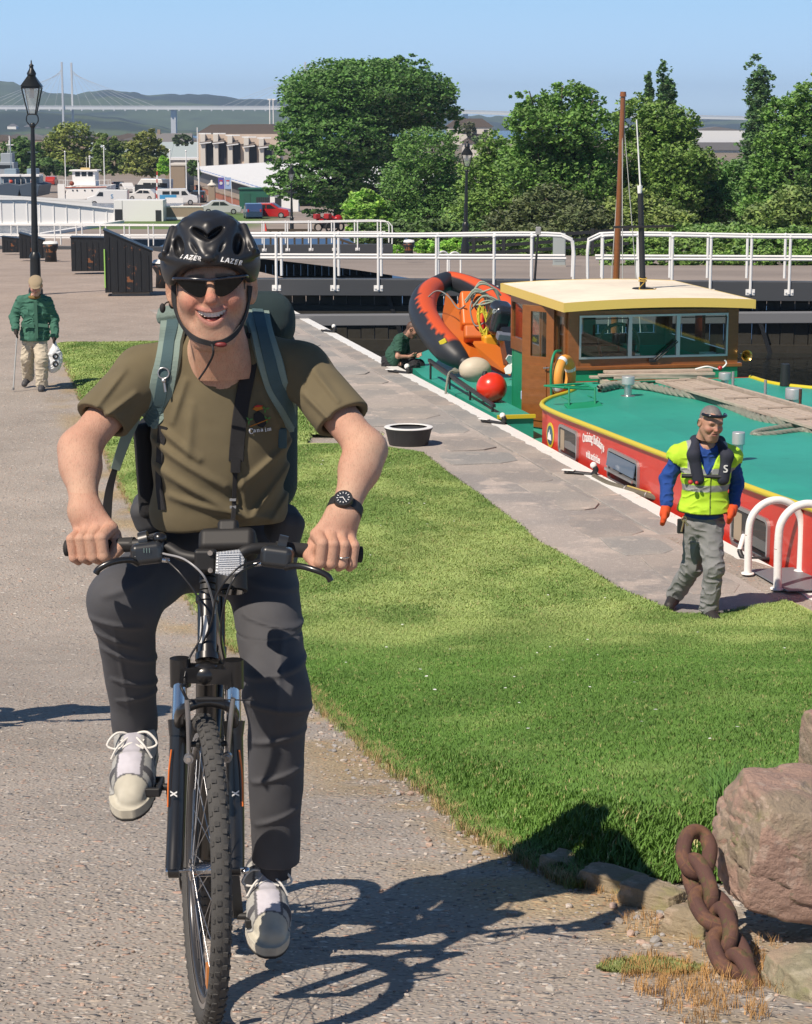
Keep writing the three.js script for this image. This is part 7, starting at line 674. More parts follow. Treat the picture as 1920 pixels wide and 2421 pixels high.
  const hlG = surf((x, y, z) => smin(hl(x, y, z), aL(x, y, z), 0.02), ...bx(GL.clone().add(V(0, 0.02, 0)), 0.095), 0.0028, skinH), hrG = surf((x, y, z) => smin(hr(x, y, z), aR(x, y, z), 0.02), ...bx(GR.clone().add(V(0, 0.02, 0)), 0.095), 0.0028, skinH);
  const body = part(rider, 'body', mergeC([bodyG, headG, hlG, hrG]), skinMat);
  // t-shirt
  const sleeve = (S, E) => { const e = S.clone().lerp(E, 0.66), d = E.clone().sub(S).normalize().add(V(0, -0.25, 0)).normalize(), c = cap(S, S.clone().lerp(E, 0.8), 0.068, 0.073), inn = cap(S.clone().lerp(E, 0.56), E, 0.046, 0.054); return (x, y, z) => { const pl = (x - e.x) * d.x + (y - e.y) * d.y + (z - e.z) * d.z; return smax(smax(c(x, y, z), pl, 0.006), -inn(x, y, z), 0.006); }; }, slL = sleeve(SL, EL), slR = sleeve(SR, ER);
  const N0 = q(520, 812, 5.1), torso = uni([ell(q(522, 905, 5.12), 0.172, 0.125, 0.105), ell(q(522, 1000, 5.12), 0.172, 0.13, 0.122), ell(q(518, 1100, 5.13), 0.168, 0.13, 0.14), ell(q(518, 1205, 5.17), 0.176, 0.12, 0.15), cap(N0, SL, 0.05, 0.064), cap(N0, SR, 0.05, 0.064)], 0.05);
  const nk0 = q(512, 770, 4.98), nk1 = q(528, 838, 5.01), ncut = cap(nk0, nk1, 0.08, 0.064), hemY = q(524, 1258, 5.04).y;
  const segs = (L, d) => L.map(([a, b, c, e, w, h]) => { const A = q(a, b, d), B = q(c, e, d); return [A.x, A.y, B.x - A.x, B.y - A.y, w, h]; }), crease = (S0, x, y) => { let s = 0; for (const [ax, ay, bx, by, w, h] of S0) { const px = x - ax, py = y - ay; let t = (px * bx + py * by) / (bx * bx + by * by); t = t < 0 ? 0 : t > 1 ? 1 : t; const dx = px - bx * t, dy = py - by * t, e = (dx * dx + dy * dy) / (w * w * 0.6); if (e < 9) s += h * Math.exp(-e) * (0.25 + 0.75 * sin(PI * (0.15 + 0.7 * t))); } return s * 1.7; };
  const sF = segs([[345, 1000, 470, 1085, 0.013, 0.007], [352, 1050, 530, 1150, 0.014, 0.008], [360, 1110, 560, 1215, 0.015, 0.008], [400, 1180, 640, 1240, 0.014, 0.007], [695, 1050, 570, 1150, 0.013, 0.007], [690, 1105, 590, 1235, 0.014, 0.008], [690, 1170, 640, 1245, 0.012, 0.006], [435, 905, 405, 1000, 0.012, 0.005], [618, 930, 655, 1010, 0.012, 0.005], [570, 1085, 582, 1230, 0.011, 0.005], [452, 960, 445, 1075, 0.015, 0.004], [290, 880, 240, 950, 0.01, 0.005], [320, 930, 250, 980, 0.01, 0.006], [745, 880, 800, 940, 0.01, 0.005], [720, 930, 785, 985, 0.01, 0.006], [480, 880, 560, 885, 0.012, 0.004]], 5.0);
  const wr = (x, y, z) => (z > -0.25 ? crease(sF, x, y) : 0) + 0.006 * (noise3(x * 7 + 3, y * 9, z * 7) - 0.5) + 0.0016 * (noise3(x * 34, y * 34, z * 34) - 0.5);
  const pre = (x, y, z) => smin(torso(x, y, z), smin(slL(x, y, z), slR(x, y, z), 0.01), 0.03);
  const shirtF = (x, y, z) => { let d = pre(x, y, z); if (abs(d) < 0.03) d -= wr(x, y, z) - 0.004; const n = ncut(x, y, z); const col = max(abs(n - 0.009) - 0.0095, abs(d) - 0.0042); d = smax(d, -n, 0.005); d = smin(d, col, 0.002); return smax(d, hemY - y + 0.012 * sin(x * 14), 0.01); };
  R_.shirtF = shirtF; const olive = (x, y, z) => { const k = 0.9 + 0.2 * fbm3(x * 30, y * 30, z * 30, 3); return [0.145 * k, 0.118 * k, 0.066 * k]; };
  part(rider, 't_shirt', surf(shirtF, [-0.5, 0.95, -0.45], [0.55, 1.82, 0.3], 0.0055, olive), mat([1, 1, 1], 0.92, { vertexColors: true, sheen: 0.25, sheenColor: new THREE.Color(0.35, 0.33, 0.25), ...clothBump(14, 0.0008) }));
  { // emblem on the chest: a toucan on a branch and script lettering
    const put = (g, u, v, lift, m, nm, rot = 0) => { const h = hit(u, v, shirtF, RO); g.rotateZ(rot); g.applyQuaternion(new THREE.Quaternion().setFromUnitVectors(V(0, 0, 1), h.n)); g.translate(h.p.x + h.n.x * lift, h.p.y + h.n.y * lift, h.p.z + h.n.z * lift); part(rider, nm, g, m); }; const bl = mat([0.012, 0.012, 0.014], 0.8), gr = mat([0.08, 0.26, 0.06], 0.8), or = mat([0.5, 0.16, 0.01], 0.8);
    put(prism([[-0.012, -0.02], [-0.002, -0.028], [0.01, -0.022], [0.012, 0.0], [0.004, 0.014], [-0.01, 0.012], [-0.016, 0]], 0.002), 612, 985, 0.002, bl, 'toucan_print', 0.4); put(prism([[0, 0], [0.012, 0.006], [0.024, 0.004], [0.026, -0.003], [0.01, -0.006]], 0.002), 595, 967, 0.004, or, 'toucan_print', 0.1); put(prism([[0, 0], [0.012, 0.003], [0.026, -0.002], [0.012, -0.003]], 0.002), 597, 962, 0.005, mat([0.5, 0.03, 0.02], 0.8), 'toucan_print', 0.15);
    for (const [u, v] of [[588, 993], [628, 966], [630, 990]]) for (let i = 0; i < 3; i++) put(prism([[0, 0], [0.005, 0.002], [0.011, 0], [0.005, -0.002]], 0.0015), u, v, 0.003, gr, 'leaf_print', i * 2.1 + 0.3); put(prism([[-0.024, -0.001], [0.024, -0.001], [0.024, 0.001], [-0.024, 0.001]], 0.0015), 610, 1000, 0.003, or, 'branch_print', 0.3);
    [...'Canaim'].forEach((c, i) => put(text(c, i ? 0.009 : 0.013, 0.0012, fontSerif), 592 + i * 8.5, 1019 - i * 0.9, 0.003, M.whiteMatt, 'lettering', 0.1)); }
  // trousers
  const hipL = q(438, 1292, 5.38), hipR = q(612, 1302, 5.38), kL = q(290, 1420, 4.99), kR = q(655, 1640, 5.06), anL = q(322, 1752, 5.21), anR = q(650, 2068, 5.13);
  const legs = [[hipL, kL, anL], [hipR, kR, anR]], lf = legs.map(([h, k, a], s) => { const ext = k.clone().lerp(a, 0.93), dir = a.clone().sub(k).normalize(), thigh = cap(h, k, 0.098, s ? 0.084 : 0.086), shin = cap(k, ext, s ? 0.08 : 0.079, s ? 0.066 : 0.061), inn = cap(k.clone().lerp(a, 0.8), a.clone().addScaledVector(dir, 0.05), 0.042, 0.046); return (x, y, z) => { const pl = (x - ext.x) * dir.x + (y - ext.y) * dir.y + (z - ext.z) * dir.z; let d = smin(thigh(x, y, z), smax(shin(x, y, z), pl, 0.006), 0.04); return smax(d, -inn(x, y, z), 0.006); }; });
  const pel = uni([ell(q(524, 1300, 5.36), 0.18, 0.115, 0.15)], 0.01); const tS = segs([[215, 1462, 335, 1482, 0.011, 0.008], [222, 1500, 320, 1535, 0.011, 0.008], [235, 1545, 365, 1590, 0.01, 0.007], [255, 1630, 372, 1655, 0.01, 0.007], [262, 1690, 375, 1675, 0.009, 0.006], [250, 1400, 350, 1370, 0.014, 0.006], [272, 1480, 290, 1720, 0.008, 0.004], [560, 1500, 735, 1535, 0.008, 0.007], [565, 1620, 725, 1595, 0.012, 0.009], [572, 1675, 742, 1700, 0.011, 0.008], [590, 1780, 725, 1752, 0.011, 0.007], [590, 1880, 705, 1845, 0.01, 0.007], [600, 1985, 695, 1950, 0.01, 0.007], [560, 1335, 700, 1405, 0.013, 0.006], [575, 1430, 715, 1455, 0.012, 0.005], [715, 1330, 725, 1500, 0.009, 0.005], [660, 1540, 655, 1700, 0.012, 0.005]], 4.95); const twr = (x, y, z) => 0.62 * crease(tS, x, y) + 0.008 * (noise3(x * 9 + 4, y * 11, z * 9) - 0.5) + 0.002 * (noise3(x * 30, y * 30, z * 30) - 0.5);
  const trF = (x, y, z) => { let d = smin(pel(x, y, z), smin(lf[0](x, y, z), lf[1](x, y, z), 0.01), 0.05); if (abs(d) < 0.035) d -= twr(x, y, z) - 0.005; const seam = abs(y - (q(640, 1545, 4.97).y + 0.03 * (x - 0.1))); if (x > 0 && seam < 0.01) d += 0.003 * sstep(0.006, 0.001, seam); return d; }; R_.trF = trF;
  part(rider, 'trousers', surf(trF, [-0.45, 0.15, -0.62], [0.45, 1.25, 0.3], 0.006, (x, y, z) => { const k = 0.85 + 0.3 * fbm3(x * 20, y * 20, z * 20, 3); return [0.066 * k, 0.067 * k, 0.075 * k]; }), mat([1, 1, 1], 0.75, { vertexColors: true, sheen: 0.2, sheenColor: new THREE.Color(0.2, 0.2, 0.22), ...clothBump(22, 0.0005) }));
  // belt bag / rolled jacket at the waist
  part(rider, 'waist_pocket', [place(new RoundedBoxGeometry(0.08, 0.1, 0.12, 3, 0.03), ...q(672, 1245, 5.2).toArray(), 0.2, 0.3, -0.3), place(new RoundedBoxGeometry(0.08, 0.09, 0.12, 3, 0.03), ...q(352, 1210, 5.28).toArray(), 0.2, 0, 0.3)], mat([0.05, 0.052, 0.058], 0.8));
  // shoes
  const shoe = (an, toe, roll, nm) => { const f = toe.clone().sub(an).normalize(), up0 = V(0, 1, 0.6), s = up0.clone().cross(f).normalize(), u = f.clone().cross(s).normalize(); const rolled = new THREE.Matrix4().makeBasis(s, u, f).multiply(new THREE.Matrix4().makeRotationZ(roll)); rolled.scale(V(1.14, 1.14, 1.1)); rolled.setPosition(an); const v = (x, y, z) => V(x, y, z); const up = uni([cap(v(0, -0.005, -0.02), v(0, -0.045, -0.035), 0.042, 0.04), cap(v(0, -0.03, 0.01), v(0, -0.05, 0.09), 0.043, 0.042), cap(v(0.004, -0.06, 0.1), v(0.006, -0.07, 0.158), 0.039, 0.029)], 0.04); const sole = (x, y, z) => { const w = lerp(0.036, 0.048, sstep(-0.05, 0.1, z)) * (z > 0.12 ? sqrt(max(0, 1 - ((z - 0.12) / 0.082) ** 2)) * 0.999 + 0.001 : 1); return max(abs(x) - w, abs(y + 0.088) - 0.014, -0.075 - z, z - 0.2) * 0.8; }; const hole = ell(v(0, 0.045, -0.025), 0.034, 0.03, 0.046); const F = (x, y, z) => { let d = smax(up(x, y, z), -0.09 - y, 0.01); d = smin(d, sole(x, y, z), 0.008); d += 0.0018 * sin(z * 130 + abs(x) * 60) * sstep(0.02, 0.05, z) * sstep(0.13, 0.1, z); return smax(d, -hole(x, y, z), 0.006); };
    const g = surf(F, [-0.07, -0.115, -0.1], [0.07, 0.06, 0.22], 0.0034, (x, y, z) => { const n = 0.88 + 0.24 * fbm3(x * 70, y * 70, z * 70, 2); let c = [0.42, 0.42, 0.4]; if (y < -0.095) c = [0.03, 0.03, 0.03]; else if (y < -0.077) c = [0.6, 0.56, 0.46]; else if (z > 0.135) c = [0.56, 0.53, 0.44]; else if (abs(abs(x) - 0.028) < 0.003 || abs(z - 0.135) < 0.003) c = [0.12, 0.12, 0.13]; else if (abs(x) < 0.028 && z > 0.075) c = [0.6, 0.58, 0.64]; else if (abs(x) < 0.018) c = [0.46, 0.45, 0.5]; else if (abs(((z * 17 + abs(x) * 9 + y * 6 + 9) % 1)) < 0.3 && z < 0.12) c = [0.08, 0.08, 0.09]; else if (z < -0.01) c = [0.16, 0.16, 0.16]; return c.map((q2) => q2 * n); }); g.applyMatrix4(rolled); const sm = part(rider, 'shoe', g, mat([1, 1, 1], 0.7, { vertexColors: true, ...clothBump(30, 0.0006) }));
    const lc2 = mat([0.68, 0.66, 0.62], 0.8), L = []; const tx = (x, y, z) => V(x, y, z).applyMatrix4(rolled); for (let i = 0; i < 4; i++) { const z = 0.02 + i * 0.02, y = 0.008 - i * 0.009; L.push(tube([tx(-0.026, y - 0.006, z), tx(0, y + 0.004, z + 0.004), tx(0.026, y - 0.004, z + 0.014)], 0.0032, 10, 6), tube([tx(0.026, y - 0.006, z), tx(0, y + 0.006, z + 0.005), tx(-0.026, y - 0.004, z + 0.014)], 0.0032, 10, 6)); } for (const sgn of [-1, 1]) L.push(tube([tx(0, 0.014, 0.02), tx(sgn * 0.035, 0.022, 0.03), tx(sgn * 0.055, 0.0, 0.045), tx(sgn * 0.03, -0.006, 0.05), tx(0, 0.012, 0.028)], 0.0034, 24, 6), tube([tx(0, 0.014, 0.02), tx(sgn * 0.03, 0.004, 0.06), tx(sgn * 0.045, -0.02, 0.07)], 0.003, 14, 6)); part(sm, 'laces', L, lc2); return sm; };
  shoe(q(318, 1738, 5.15), q(292, 1840, 4.95), 0.05); shoe(q(628, 2062, 5.14), q(640, 2155, 4.96), -0.1);
  part(rider, 'sock', [rod(anL, anL.clone().lerp(kL, 0.18), 0.042, 14, 0.045), rod(anR, anR.clone().lerp(kR, 0.18), 0.042, 14, 0.045)], mat([0.04, 0.04, 0.045], 0.9));
  // teeth
  { const P = []; const tg = []; for (let i = -4; i <= 4; i++) { const x = i * 0.0066, z = 0.0815 - 7.5 * x * x, y = -0.0485 + 6.75 * x * x + (abs(i) > 2 ? 0.001 : 0); tg.push(place(new RoundedBoxGeometry(0.0068, abs(i) > 2 ? 0.0085 : 0.0105, 0.004, 2, 0.001), x, y, z, 0, i * 0.1, 0)); } const g = mg(tg); g.applyMatrix4(hm); part(rider, 'teeth', g, mat([0.72, 0.67, 0.58], 0.25)); const tn = sph(0.014, 0, -0.0605, 0.068, 1.4, 0.45, 1); tn.applyMatrix4(hm); part(rider, 'tongue', tn, mat([0.4, 0.12, 0.1], 0.4)); }
  // sunglasses
  { const lens = (s) => { const P = [], I = [], nu = 22, nv = 10; for (let j = 0; j <= nv; j++) for (let i = 0; i <= nu; i++) { const t = i / nu, x = s * lerp(0.0095, 0.071, t), top = 0.030 - 0.004 * (1 - t) + 0.001 * sin(t * PI), dep = 0.037 * sin(PI * (0.2 + 0.8 * t ** 0.8)) ** 0.7 * (1 - 0.25 * t) + 0.004; const y = top - dep * j / nv, z = 0.1045 - 5.2 * x * x - 0.12 * (0.03 - y); P.push(x, y, z); } for (let j = 0; j < nv; j++) for (let i = 0; i < nu; i++) { const a = j * (nu + 1) + i; I.push(a, a + nu + 1, a + 1, a + 1, a + nu + 1, a + nu + 2); } const g = new THREE.BufferGeometry(); g.setAttribute('position', new THREE.Float32BufferAttribute(P, 3)); g.setIndex(I); g.computeVertexNormals(); g.applyMatrix4(hm); return g; }; const fr = []; for (const s of [-1, 1]) { const pts = []; for (let i = 0; i <= 10; i++) { const t = i / 10, x = s * lerp(0.0, 0.073, t), z = 0.1055 - 5.2 * x * x; pts.push(V(x, 0.0295 - 0.005 * (1 - t) + 0.001 * sin(t * PI), z)); } pts.push(V(s * 0.079, 0.026, 0.05), V(s * 0.082, 0.02, 0.0)); fr.push(tube(pts, 0.0036, 40, 8)); fr.push(tube([[s * 0.008, 0.022, 0.103], [s * 0.010, 0.012, 0.098], [s * 0.014, 0.004, 0.094]], 0.002, 8, 6)); } const fg = mg(fr); fg.applyMatrix4(hm); const gm = part(rider, 'sunglasses', fg, mat([0.015, 0.018, 0.03], 0.2, { clearcoat: 0.6 })); for (const s of [-1, 1]) part(gm, 'lens', lens(s), mat([0.004, 0.005, 0.006], 0.05, { side: THREE.DoubleSide, specularIntensity: 0.6 })); }
  // helmet
  { const v = (x, y, z) => V(x, y, z), out = uni([ell(v(0, 0.058, -0.014), 0.106, 0.1, 0.134), ell(v(0, 0.1, 0.02), 0.062, 0.066, 0.09)], 0.03), inn = ell(v(0, 0.045, -0.016), 0.089, 0.092, 0.113), ridge = uni([cap(v(-0.05, 0.135, 0.055), v(-0.004, 0.072, 0.124), 0.012, 0.009), cap(v(0.05, 0.135, 0.055), v(0.004, 0.072, 0.124), 0.012, 0.009), cap(v(-0.045, 0.142, 0.04), v(0, 0.132, 0.09), 0.012, 0.012), cap(v(0.045, 0.142, 0.04), v(0, 0.132, 0.09), 0.012, 0.012), cap(v(-0.098, 0.075, 0.055), v(-0.035, 0.062, 0.108), 0.009, 0.009), cap(v(0.098, 0.075, 0.055), v(0.035, 0.062, 0.108), 0.009, 0.009), cap(v(-0.075, 0.13, 0.03), v(-0.092, 0.085, 0.07), 0.008, 0.007), cap(v(0.075, 0.13, 0.03), v(0.092, 0.085, 0.07), 0.008, 0.007)], 0.008);
    const vents = uni([ell(v(-0.018, 0.122, 0.108), 0.027, 0.0075, 0.03, [0, 0, -0.6]), ell(v(0.018, 0.122, 0.108), 0.027, 0.0075, 0.03, [0, 0, 0.6]), ell(v(-0.064, 0.1, 0.09), 0.0125, 0.027, 0.035, [0, 0, 0.25]), ell(v(0.064, 0.1, 0.09), 0.0125, 0.027, 0.035, [0, 0, -0.25]), ell(v(-0.037, 0.106, 0.116), 0.0045, 0.028, 0.012, [0, 0, 0.55]), ell(v(0.037, 0.106, 0.116), 0.0045, 0.028, 0.012, [0, 0, -0.55]), ell(v(-0.1, 0.095, 0.01), 0.025, 0.014, 0.035), ell(v(0.1, 0.095, 0.01), 0.025, 0.014, 0.035), ell(v(0, 0.16, -0.01), 0.013, 0.03, 0.05), ell(v(-0.045, 0.15, -0.03), 0.012, 0.03, 0.045), ell(v(0.045, 0.15, -0.03), 0.012, 0.03, 0.045)], 0.003);
    const hs = (x, y, z) => { let d = smin(out(x, y, z), ridge(x, y, z), 0.009); d = smax(d, -inn(x, y, z), 0.004); d = smax(d, -vents(x, y, z), 0.006); const lo = lerp(0.012, 0.053, sstep(0.03, 0.11, z)) + 0.0; return smax(d, lo - y, 0.008); }; const g = surf(hs, [-0.125, 0.0, -0.155], [0.125, 0.18, 0.14], 0.0026); g.applyMatrix4(hm); const he = part(rider, 'helmet', g, mat([0.017, 0.018, 0.021], 0.42, { clearcoat: 0.12, clearcoatRoughness: 0.3, bumpMap: R(T.noise, 6), bumpScale: 0.001 })); R_.hs = iv(hs);
    const padG = surf((x, y, z) => { const d = ell(v(0, 0.045, -0.016), 0.087, 0.09, 0.111); return max(d(x, y, z), -ell(v(0, 0.04, -0.016), 0.078, 0.082, 0.102)(x, y, z), lerp(0.03, 0.088, sstep(0, 0.07, z)) - y); }, [-0.1, 0.0, -0.14], [0.1, 0.15, 0.11], 0.005); padG.applyMatrix4(hm); part(he, 'lining', padG, mat([0.02, 0.02, 0.02], 0.9));
    const wd = []; for (const [u0, v0, dv] of [[428, 606, 1.2], [524, 613, 1.9]]) [...'LAZER'].forEach((c, i) => { const h = hit(u0 + i * 10.4 + 3, v0 + i * dv, R_.hs, RO); if (!h) return; const t = text(c, 0.0112, 0.0008); t.applyMatrix4(new THREE.Matrix4().makeShear(0, 0, 0.25, 0, 0, 0)); t.scale(1.15, 1, 1); t.rotateZ(-0.12); t.applyQuaternion(new THREE.Quaternion().setFromUnitVectors(V(0, 0, 1), h.n)); t.translate(h.p.x + h.n.x * 0.0006, h.p.y + h.n.y * 0.0006, h.p.z + h.n.z * 0.0006); wd.push(t); }); part(he, 'lettering', wd, M.whiteMatt);
    const sp = (list, w) => ribbon(list.map(([u, vv]) => { const h = hit(u, vv, hfw, RO) ?? { p: rq(u, vv, 4.95), n: V(0, 0, 1) }; return h; }), w, 0.0022, 0.002, 36); const sb = mat([0.02, 0.02, 0.022], 0.8); part(he, 'chin_strap', [sp([[412, 668], [412, 705], [420, 742], [437, 775], [466, 802], [500, 812]], 0.013), sp([[590, 675], [585, 715], [575, 752], [556, 786], [530, 806], [500, 812]], 0.013)], sb); const e0 = hit(500, 812, hfw, RO).p; part(he, 'strap_end', tube([e0, e0.clone().add(V(0.005, -0.015, 0.012)), q(490, 866, 4.9), q(470, 896, 4.92)], 0.0028, 20, 6), sb); part(he, 'buckle', [sph(0.009, e0.x + 0.022, e0.y - 0.002, e0.z + 0.006, 1.6, 0.7, 0.7, 10)], mat([0.16, 0.02, 0.02], 0.5)); const mic = q(384, 728, 4.92); part(he, 'microphone', [sph(0.009, mic.x, mic.y, mic.z, 0.8, 1.3, 0.8, 10), tube([mic, q(392, 716, 4.93), q(405, 712, 4.95)], 0.0018, 10, 5), sph(0.011, ...q(407, 716, 4.95).toArray(), 0.8, 1.3, 0.8, 10)], sb); }
  // wrist watch and ring
  { const wd = WR.clone().sub(ER).normalize(), c = WR.clone().addScaledVector(wd, -0.012), band = new THREE.CylinderGeometry(0.0425, 0.0415, 0.024, 30, 1, true); band.applyQuaternion(new THREE.Quaternion().setFromUnitVectors(V(0, 1, 0), wd)); band.translate(c.x, c.y, c.z); const wt = part(rider, 'wrist_watch', mg([band]), mat([0.018, 0.018, 0.02], 0.6, { side: THREE.DoubleSide })); const dir = V(-0.12, 0.55, 0.85); dir.addScaledVector(wd, -dir.dot(wd)).normalize(); const dc = c.clone().addScaledVector(dir, 0.0425), face = mg([new THREE.CylinderGeometry(0.0215, 0.023, 0.011, 30)]); const qn = new THREE.Quaternion().setFromUnitVectors(V(0, 1, 0), dir); face.applyQuaternion(qn); face.translate(dc.x, dc.y, dc.z); part(wt, 'case', face, mat([0.02, 0.02, 0.022], 0.3)); const dl = new THREE.CylinderGeometry(0.017, 0.017, 0.001, 26); dl.translate(0, 0.006, 0); dl.applyQuaternion(qn); dl.translate(dc.x, dc.y, dc.z); part(wt, 'dial', dl, mat([0.03, 0.035, 0.045], 0.2)); const tk = []; for (let i = 0; i < 12; i++) { const a = i * PI / 6; tk.push(box(0.0014, 0.0006, 0.004, sin(a) * 0.0135, 0.0068, cos(a) * 0.0135, 0, a, 0)); } tk.push(box(0.0014, 0.0006, 0.011, 0.002, 0.0068, 0.004, 0, 0.5, 0), box(0.0014, 0.0006, 0.009, -0.004, 0.0068, -0.001, 0, 1.6, 0)); const tkg = mg(tk); tkg.applyQuaternion(qn); tkg.translate(dc.x, dc.y, dc.z); part(wt, 'hour_marks', tkg, M.whiteMatt);
    const rp = PR(0.5 * 0.0225 * 1.14, -0.002, 0.0355); const rg = new THREE.TorusGeometry(0.0142, 0.0017, 8, 26); rg.rotateX(PI / 2); rg.translate(rp.x, rp.y, rp.z); part(rider, 'ring', rg, mat([0.7, 0.68, 0.6], 0.2, { metalness: 1 })); }
  // backpack, its straps, and the camera on its neck strap: things he carries
  const sage = mat([0.24, 0.32, 0.285], 0.85, clothBump(16, 0.001)), teal = mat([0.075, 0.135, 0.15], 0.8, clothBump(20, 0.001)), dgreen = mat([0.028, 0.055, 0.06], 0.85, clothBump(16, 0.001)), strapBlack = mat([0.014, 0.014, 0.016], 0.75, clothBump(20, 0.0008));
  const bp = thing('backpack', 'dark green backpack with sage shoulder straps on the back of the cyclist', 'backpack', RO); const S = (list) => list.map(([u, v]) => hit(u, v, shirtF, RO)).filter(Boolean);
  { const c = q(552, 985, 5.44); part(bp, 'pack', [place(new RoundedBoxGeometry(0.33, 0.5, 0.22, 5, 0.08), c.x, c.y, c.z, -0.25, 0, 0), place(new RoundedBoxGeometry(0.3, 0.14, 0.2, 5, 0.06), ...q(556, 758, 5.33).toArray(), -0.2, 0, 0)], dgreen); part(bp, 'side_panel', [place(new RoundedBoxGeometry(0.05, 0.24, 0.16, 3, 0.02), ...q(352, 1105, 5.24).toArray(), 0, 0, 0.05)], strapBlack);
    const back = (u, v, d) => ({ p: q(u, v, d), n: V(0, 1, 0.3).normalize() }); const l0 = [back(404, 735, 5.3), { p: q(408, 752, 5.2), n: V(0, 0.9, 0.4).normalize() }, { p: q(408, 776, 5.085), n: V(0, 0.6, 0.8) }, ...S([[404, 815], [398, 850], [384, 905], [372, 955], [358, 995]])], r0 = [back(606, 728, 5.3), ...S([[618, 795], [636, 850], [654, 905], [672, 955], [686, 1000]])];
    for (const l of [l0, r0]) { const s = part(bp, 'shoulder_strap', ribbon(l, 0.062, 0.011, 0.001, 40), sage); part(s, 'webbing', ribbon(l, 0.029, 0.0025, 0.0125, 40), teal); }
    part(bp, 'strap_cap', [place(new RoundedBoxGeometry(0.07, 0.03, 0.06, 3, 0.012), ...q(405, 742, 5.14).toArray(), 0.3, 0, 0.15)], sage); const cl = hit(388, 880, shirtF, RO); part(bp, 'clip', [place(new THREE.TorusGeometry(0.013, 0.002, 8, 20), cl.p.x, cl.p.y, cl.p.z + 0.018), rod(cl.p.clone().add(V(0, -0.013, 0.018)), cl.p.clone().add(V(0.004, -0.045, 0.018)), 0.0035, 8), sph(0.006, cl.p.x, cl.p.y - 0.018, cl.p.z + 0.018)], M.steel);
    const fl = (a) => a.map((p) => ({ p, n: V(0.1, 0, 1).normalize() })); part(bp, 'loose_strap', ribbon(fl([q(318, 985, 5.05), q(292, 1050, 5.06), q(272, 1110, 5.1)]), 0.03, 0.002, 0, 20, 0.022), sage); part(bp, 'loose_strap', ribbon(fl([q(272, 1105, 5.1), q(258, 1160, 5.12), q(250, 1235, 5.12)]), 0.014, 0.002, 0, 20, 0.026), strapBlack); part(bp, 'adjuster', [place(new RoundedBoxGeometry(0.022, 0.05, 0.012, 2, 0.005), ...hit(668, 1035, shirtF, RO).p.add(V(0, 0, 0.008)).toArray())], teal); part(bp, 'hip_strap', ribbon(S([[385, 1010], [380, 1080], [378, 1150], [385, 1205]]), 0.028, 0.004, 0.001, 30), strapBlack); }
  { const cm = thing('camera', 'black camera hanging from a neck strap in front of the cyclist', 'camera', RO); const pts = [{ p: q(600, 790, 5.06), n: V(0.3, 0.3, 0.9).normalize() }, ...S([[586, 880], [572, 950], [565, 1000], [560, 1050], [558, 1090]])]; const ns = part(cm, 'neck_strap', ribbon(pts, 0.036, 0.003, 0.002, 40), strapBlack); const b2 = S([[558, 1085], [556, 1115]]); part(ns, 'buckle', ribbon(b2, 0.024, 0.009, 0.003, 6), strapBlack); part(ns, 'thin_strap', ribbon([...S([[556, 1112], [553, 1165], [551, 1200]]), { p: q(548, 1262, 4.9), n: V(0, 0.2, 1) }], 0.011, 0.003, 0.003, 24), strapBlack); const sb = hit(551, 1180, shirtF, RO); part(ns, 'slider', [box(0.015, 0.006, 0.006, sb.p.x, sb.p.y, sb.p.z + 0.008), box(0.015, 0.006, 0.006, sb.p.x, sb.p.y - 0.018, sb.p.z + 0.008)], M.steelDull); const c = q(540, 1288, 4.9); const bk = mat([0.012, 0.012, 0.013], 0.6); part(cm, 'body', [place(new RoundedBoxGeometry(0.135, 0.085, 0.06, 4, 0.018), c.x, c.y, c.z, 0.9, 0, 0.05), place(new RoundedBoxGeometry(0.05, 0.035, 0.05, 3, 0.012), c.x, c.y + 0.035, c.z + 0.0, 0.9, 0, 0.05)], bk); part(cm, 'lens', [rod(c.clone().add(V(0.01, -0.02, 0.015)), c.clone().add(V(0.012, -0.1, 0.055)), 0.033, 26, 0.036)], bk); const lf2 = new THREE.CylinderGeometry(0.028, 0.028, 0.002, 24); lf2.applyQuaternion(new THREE.Quaternion().setFromUnitVectors(V(0, 1, 0), V(0, -0.9, 0.45).normalize())); const lp = c.clone().add(V(0.012, -0.1015, 0.0557)); lf2.translate(lp.x, lp.y, lp.z); part(cm, 'front_glass', lf2, mat([0.01, 0.012, 0.016], 0.05)); }
}
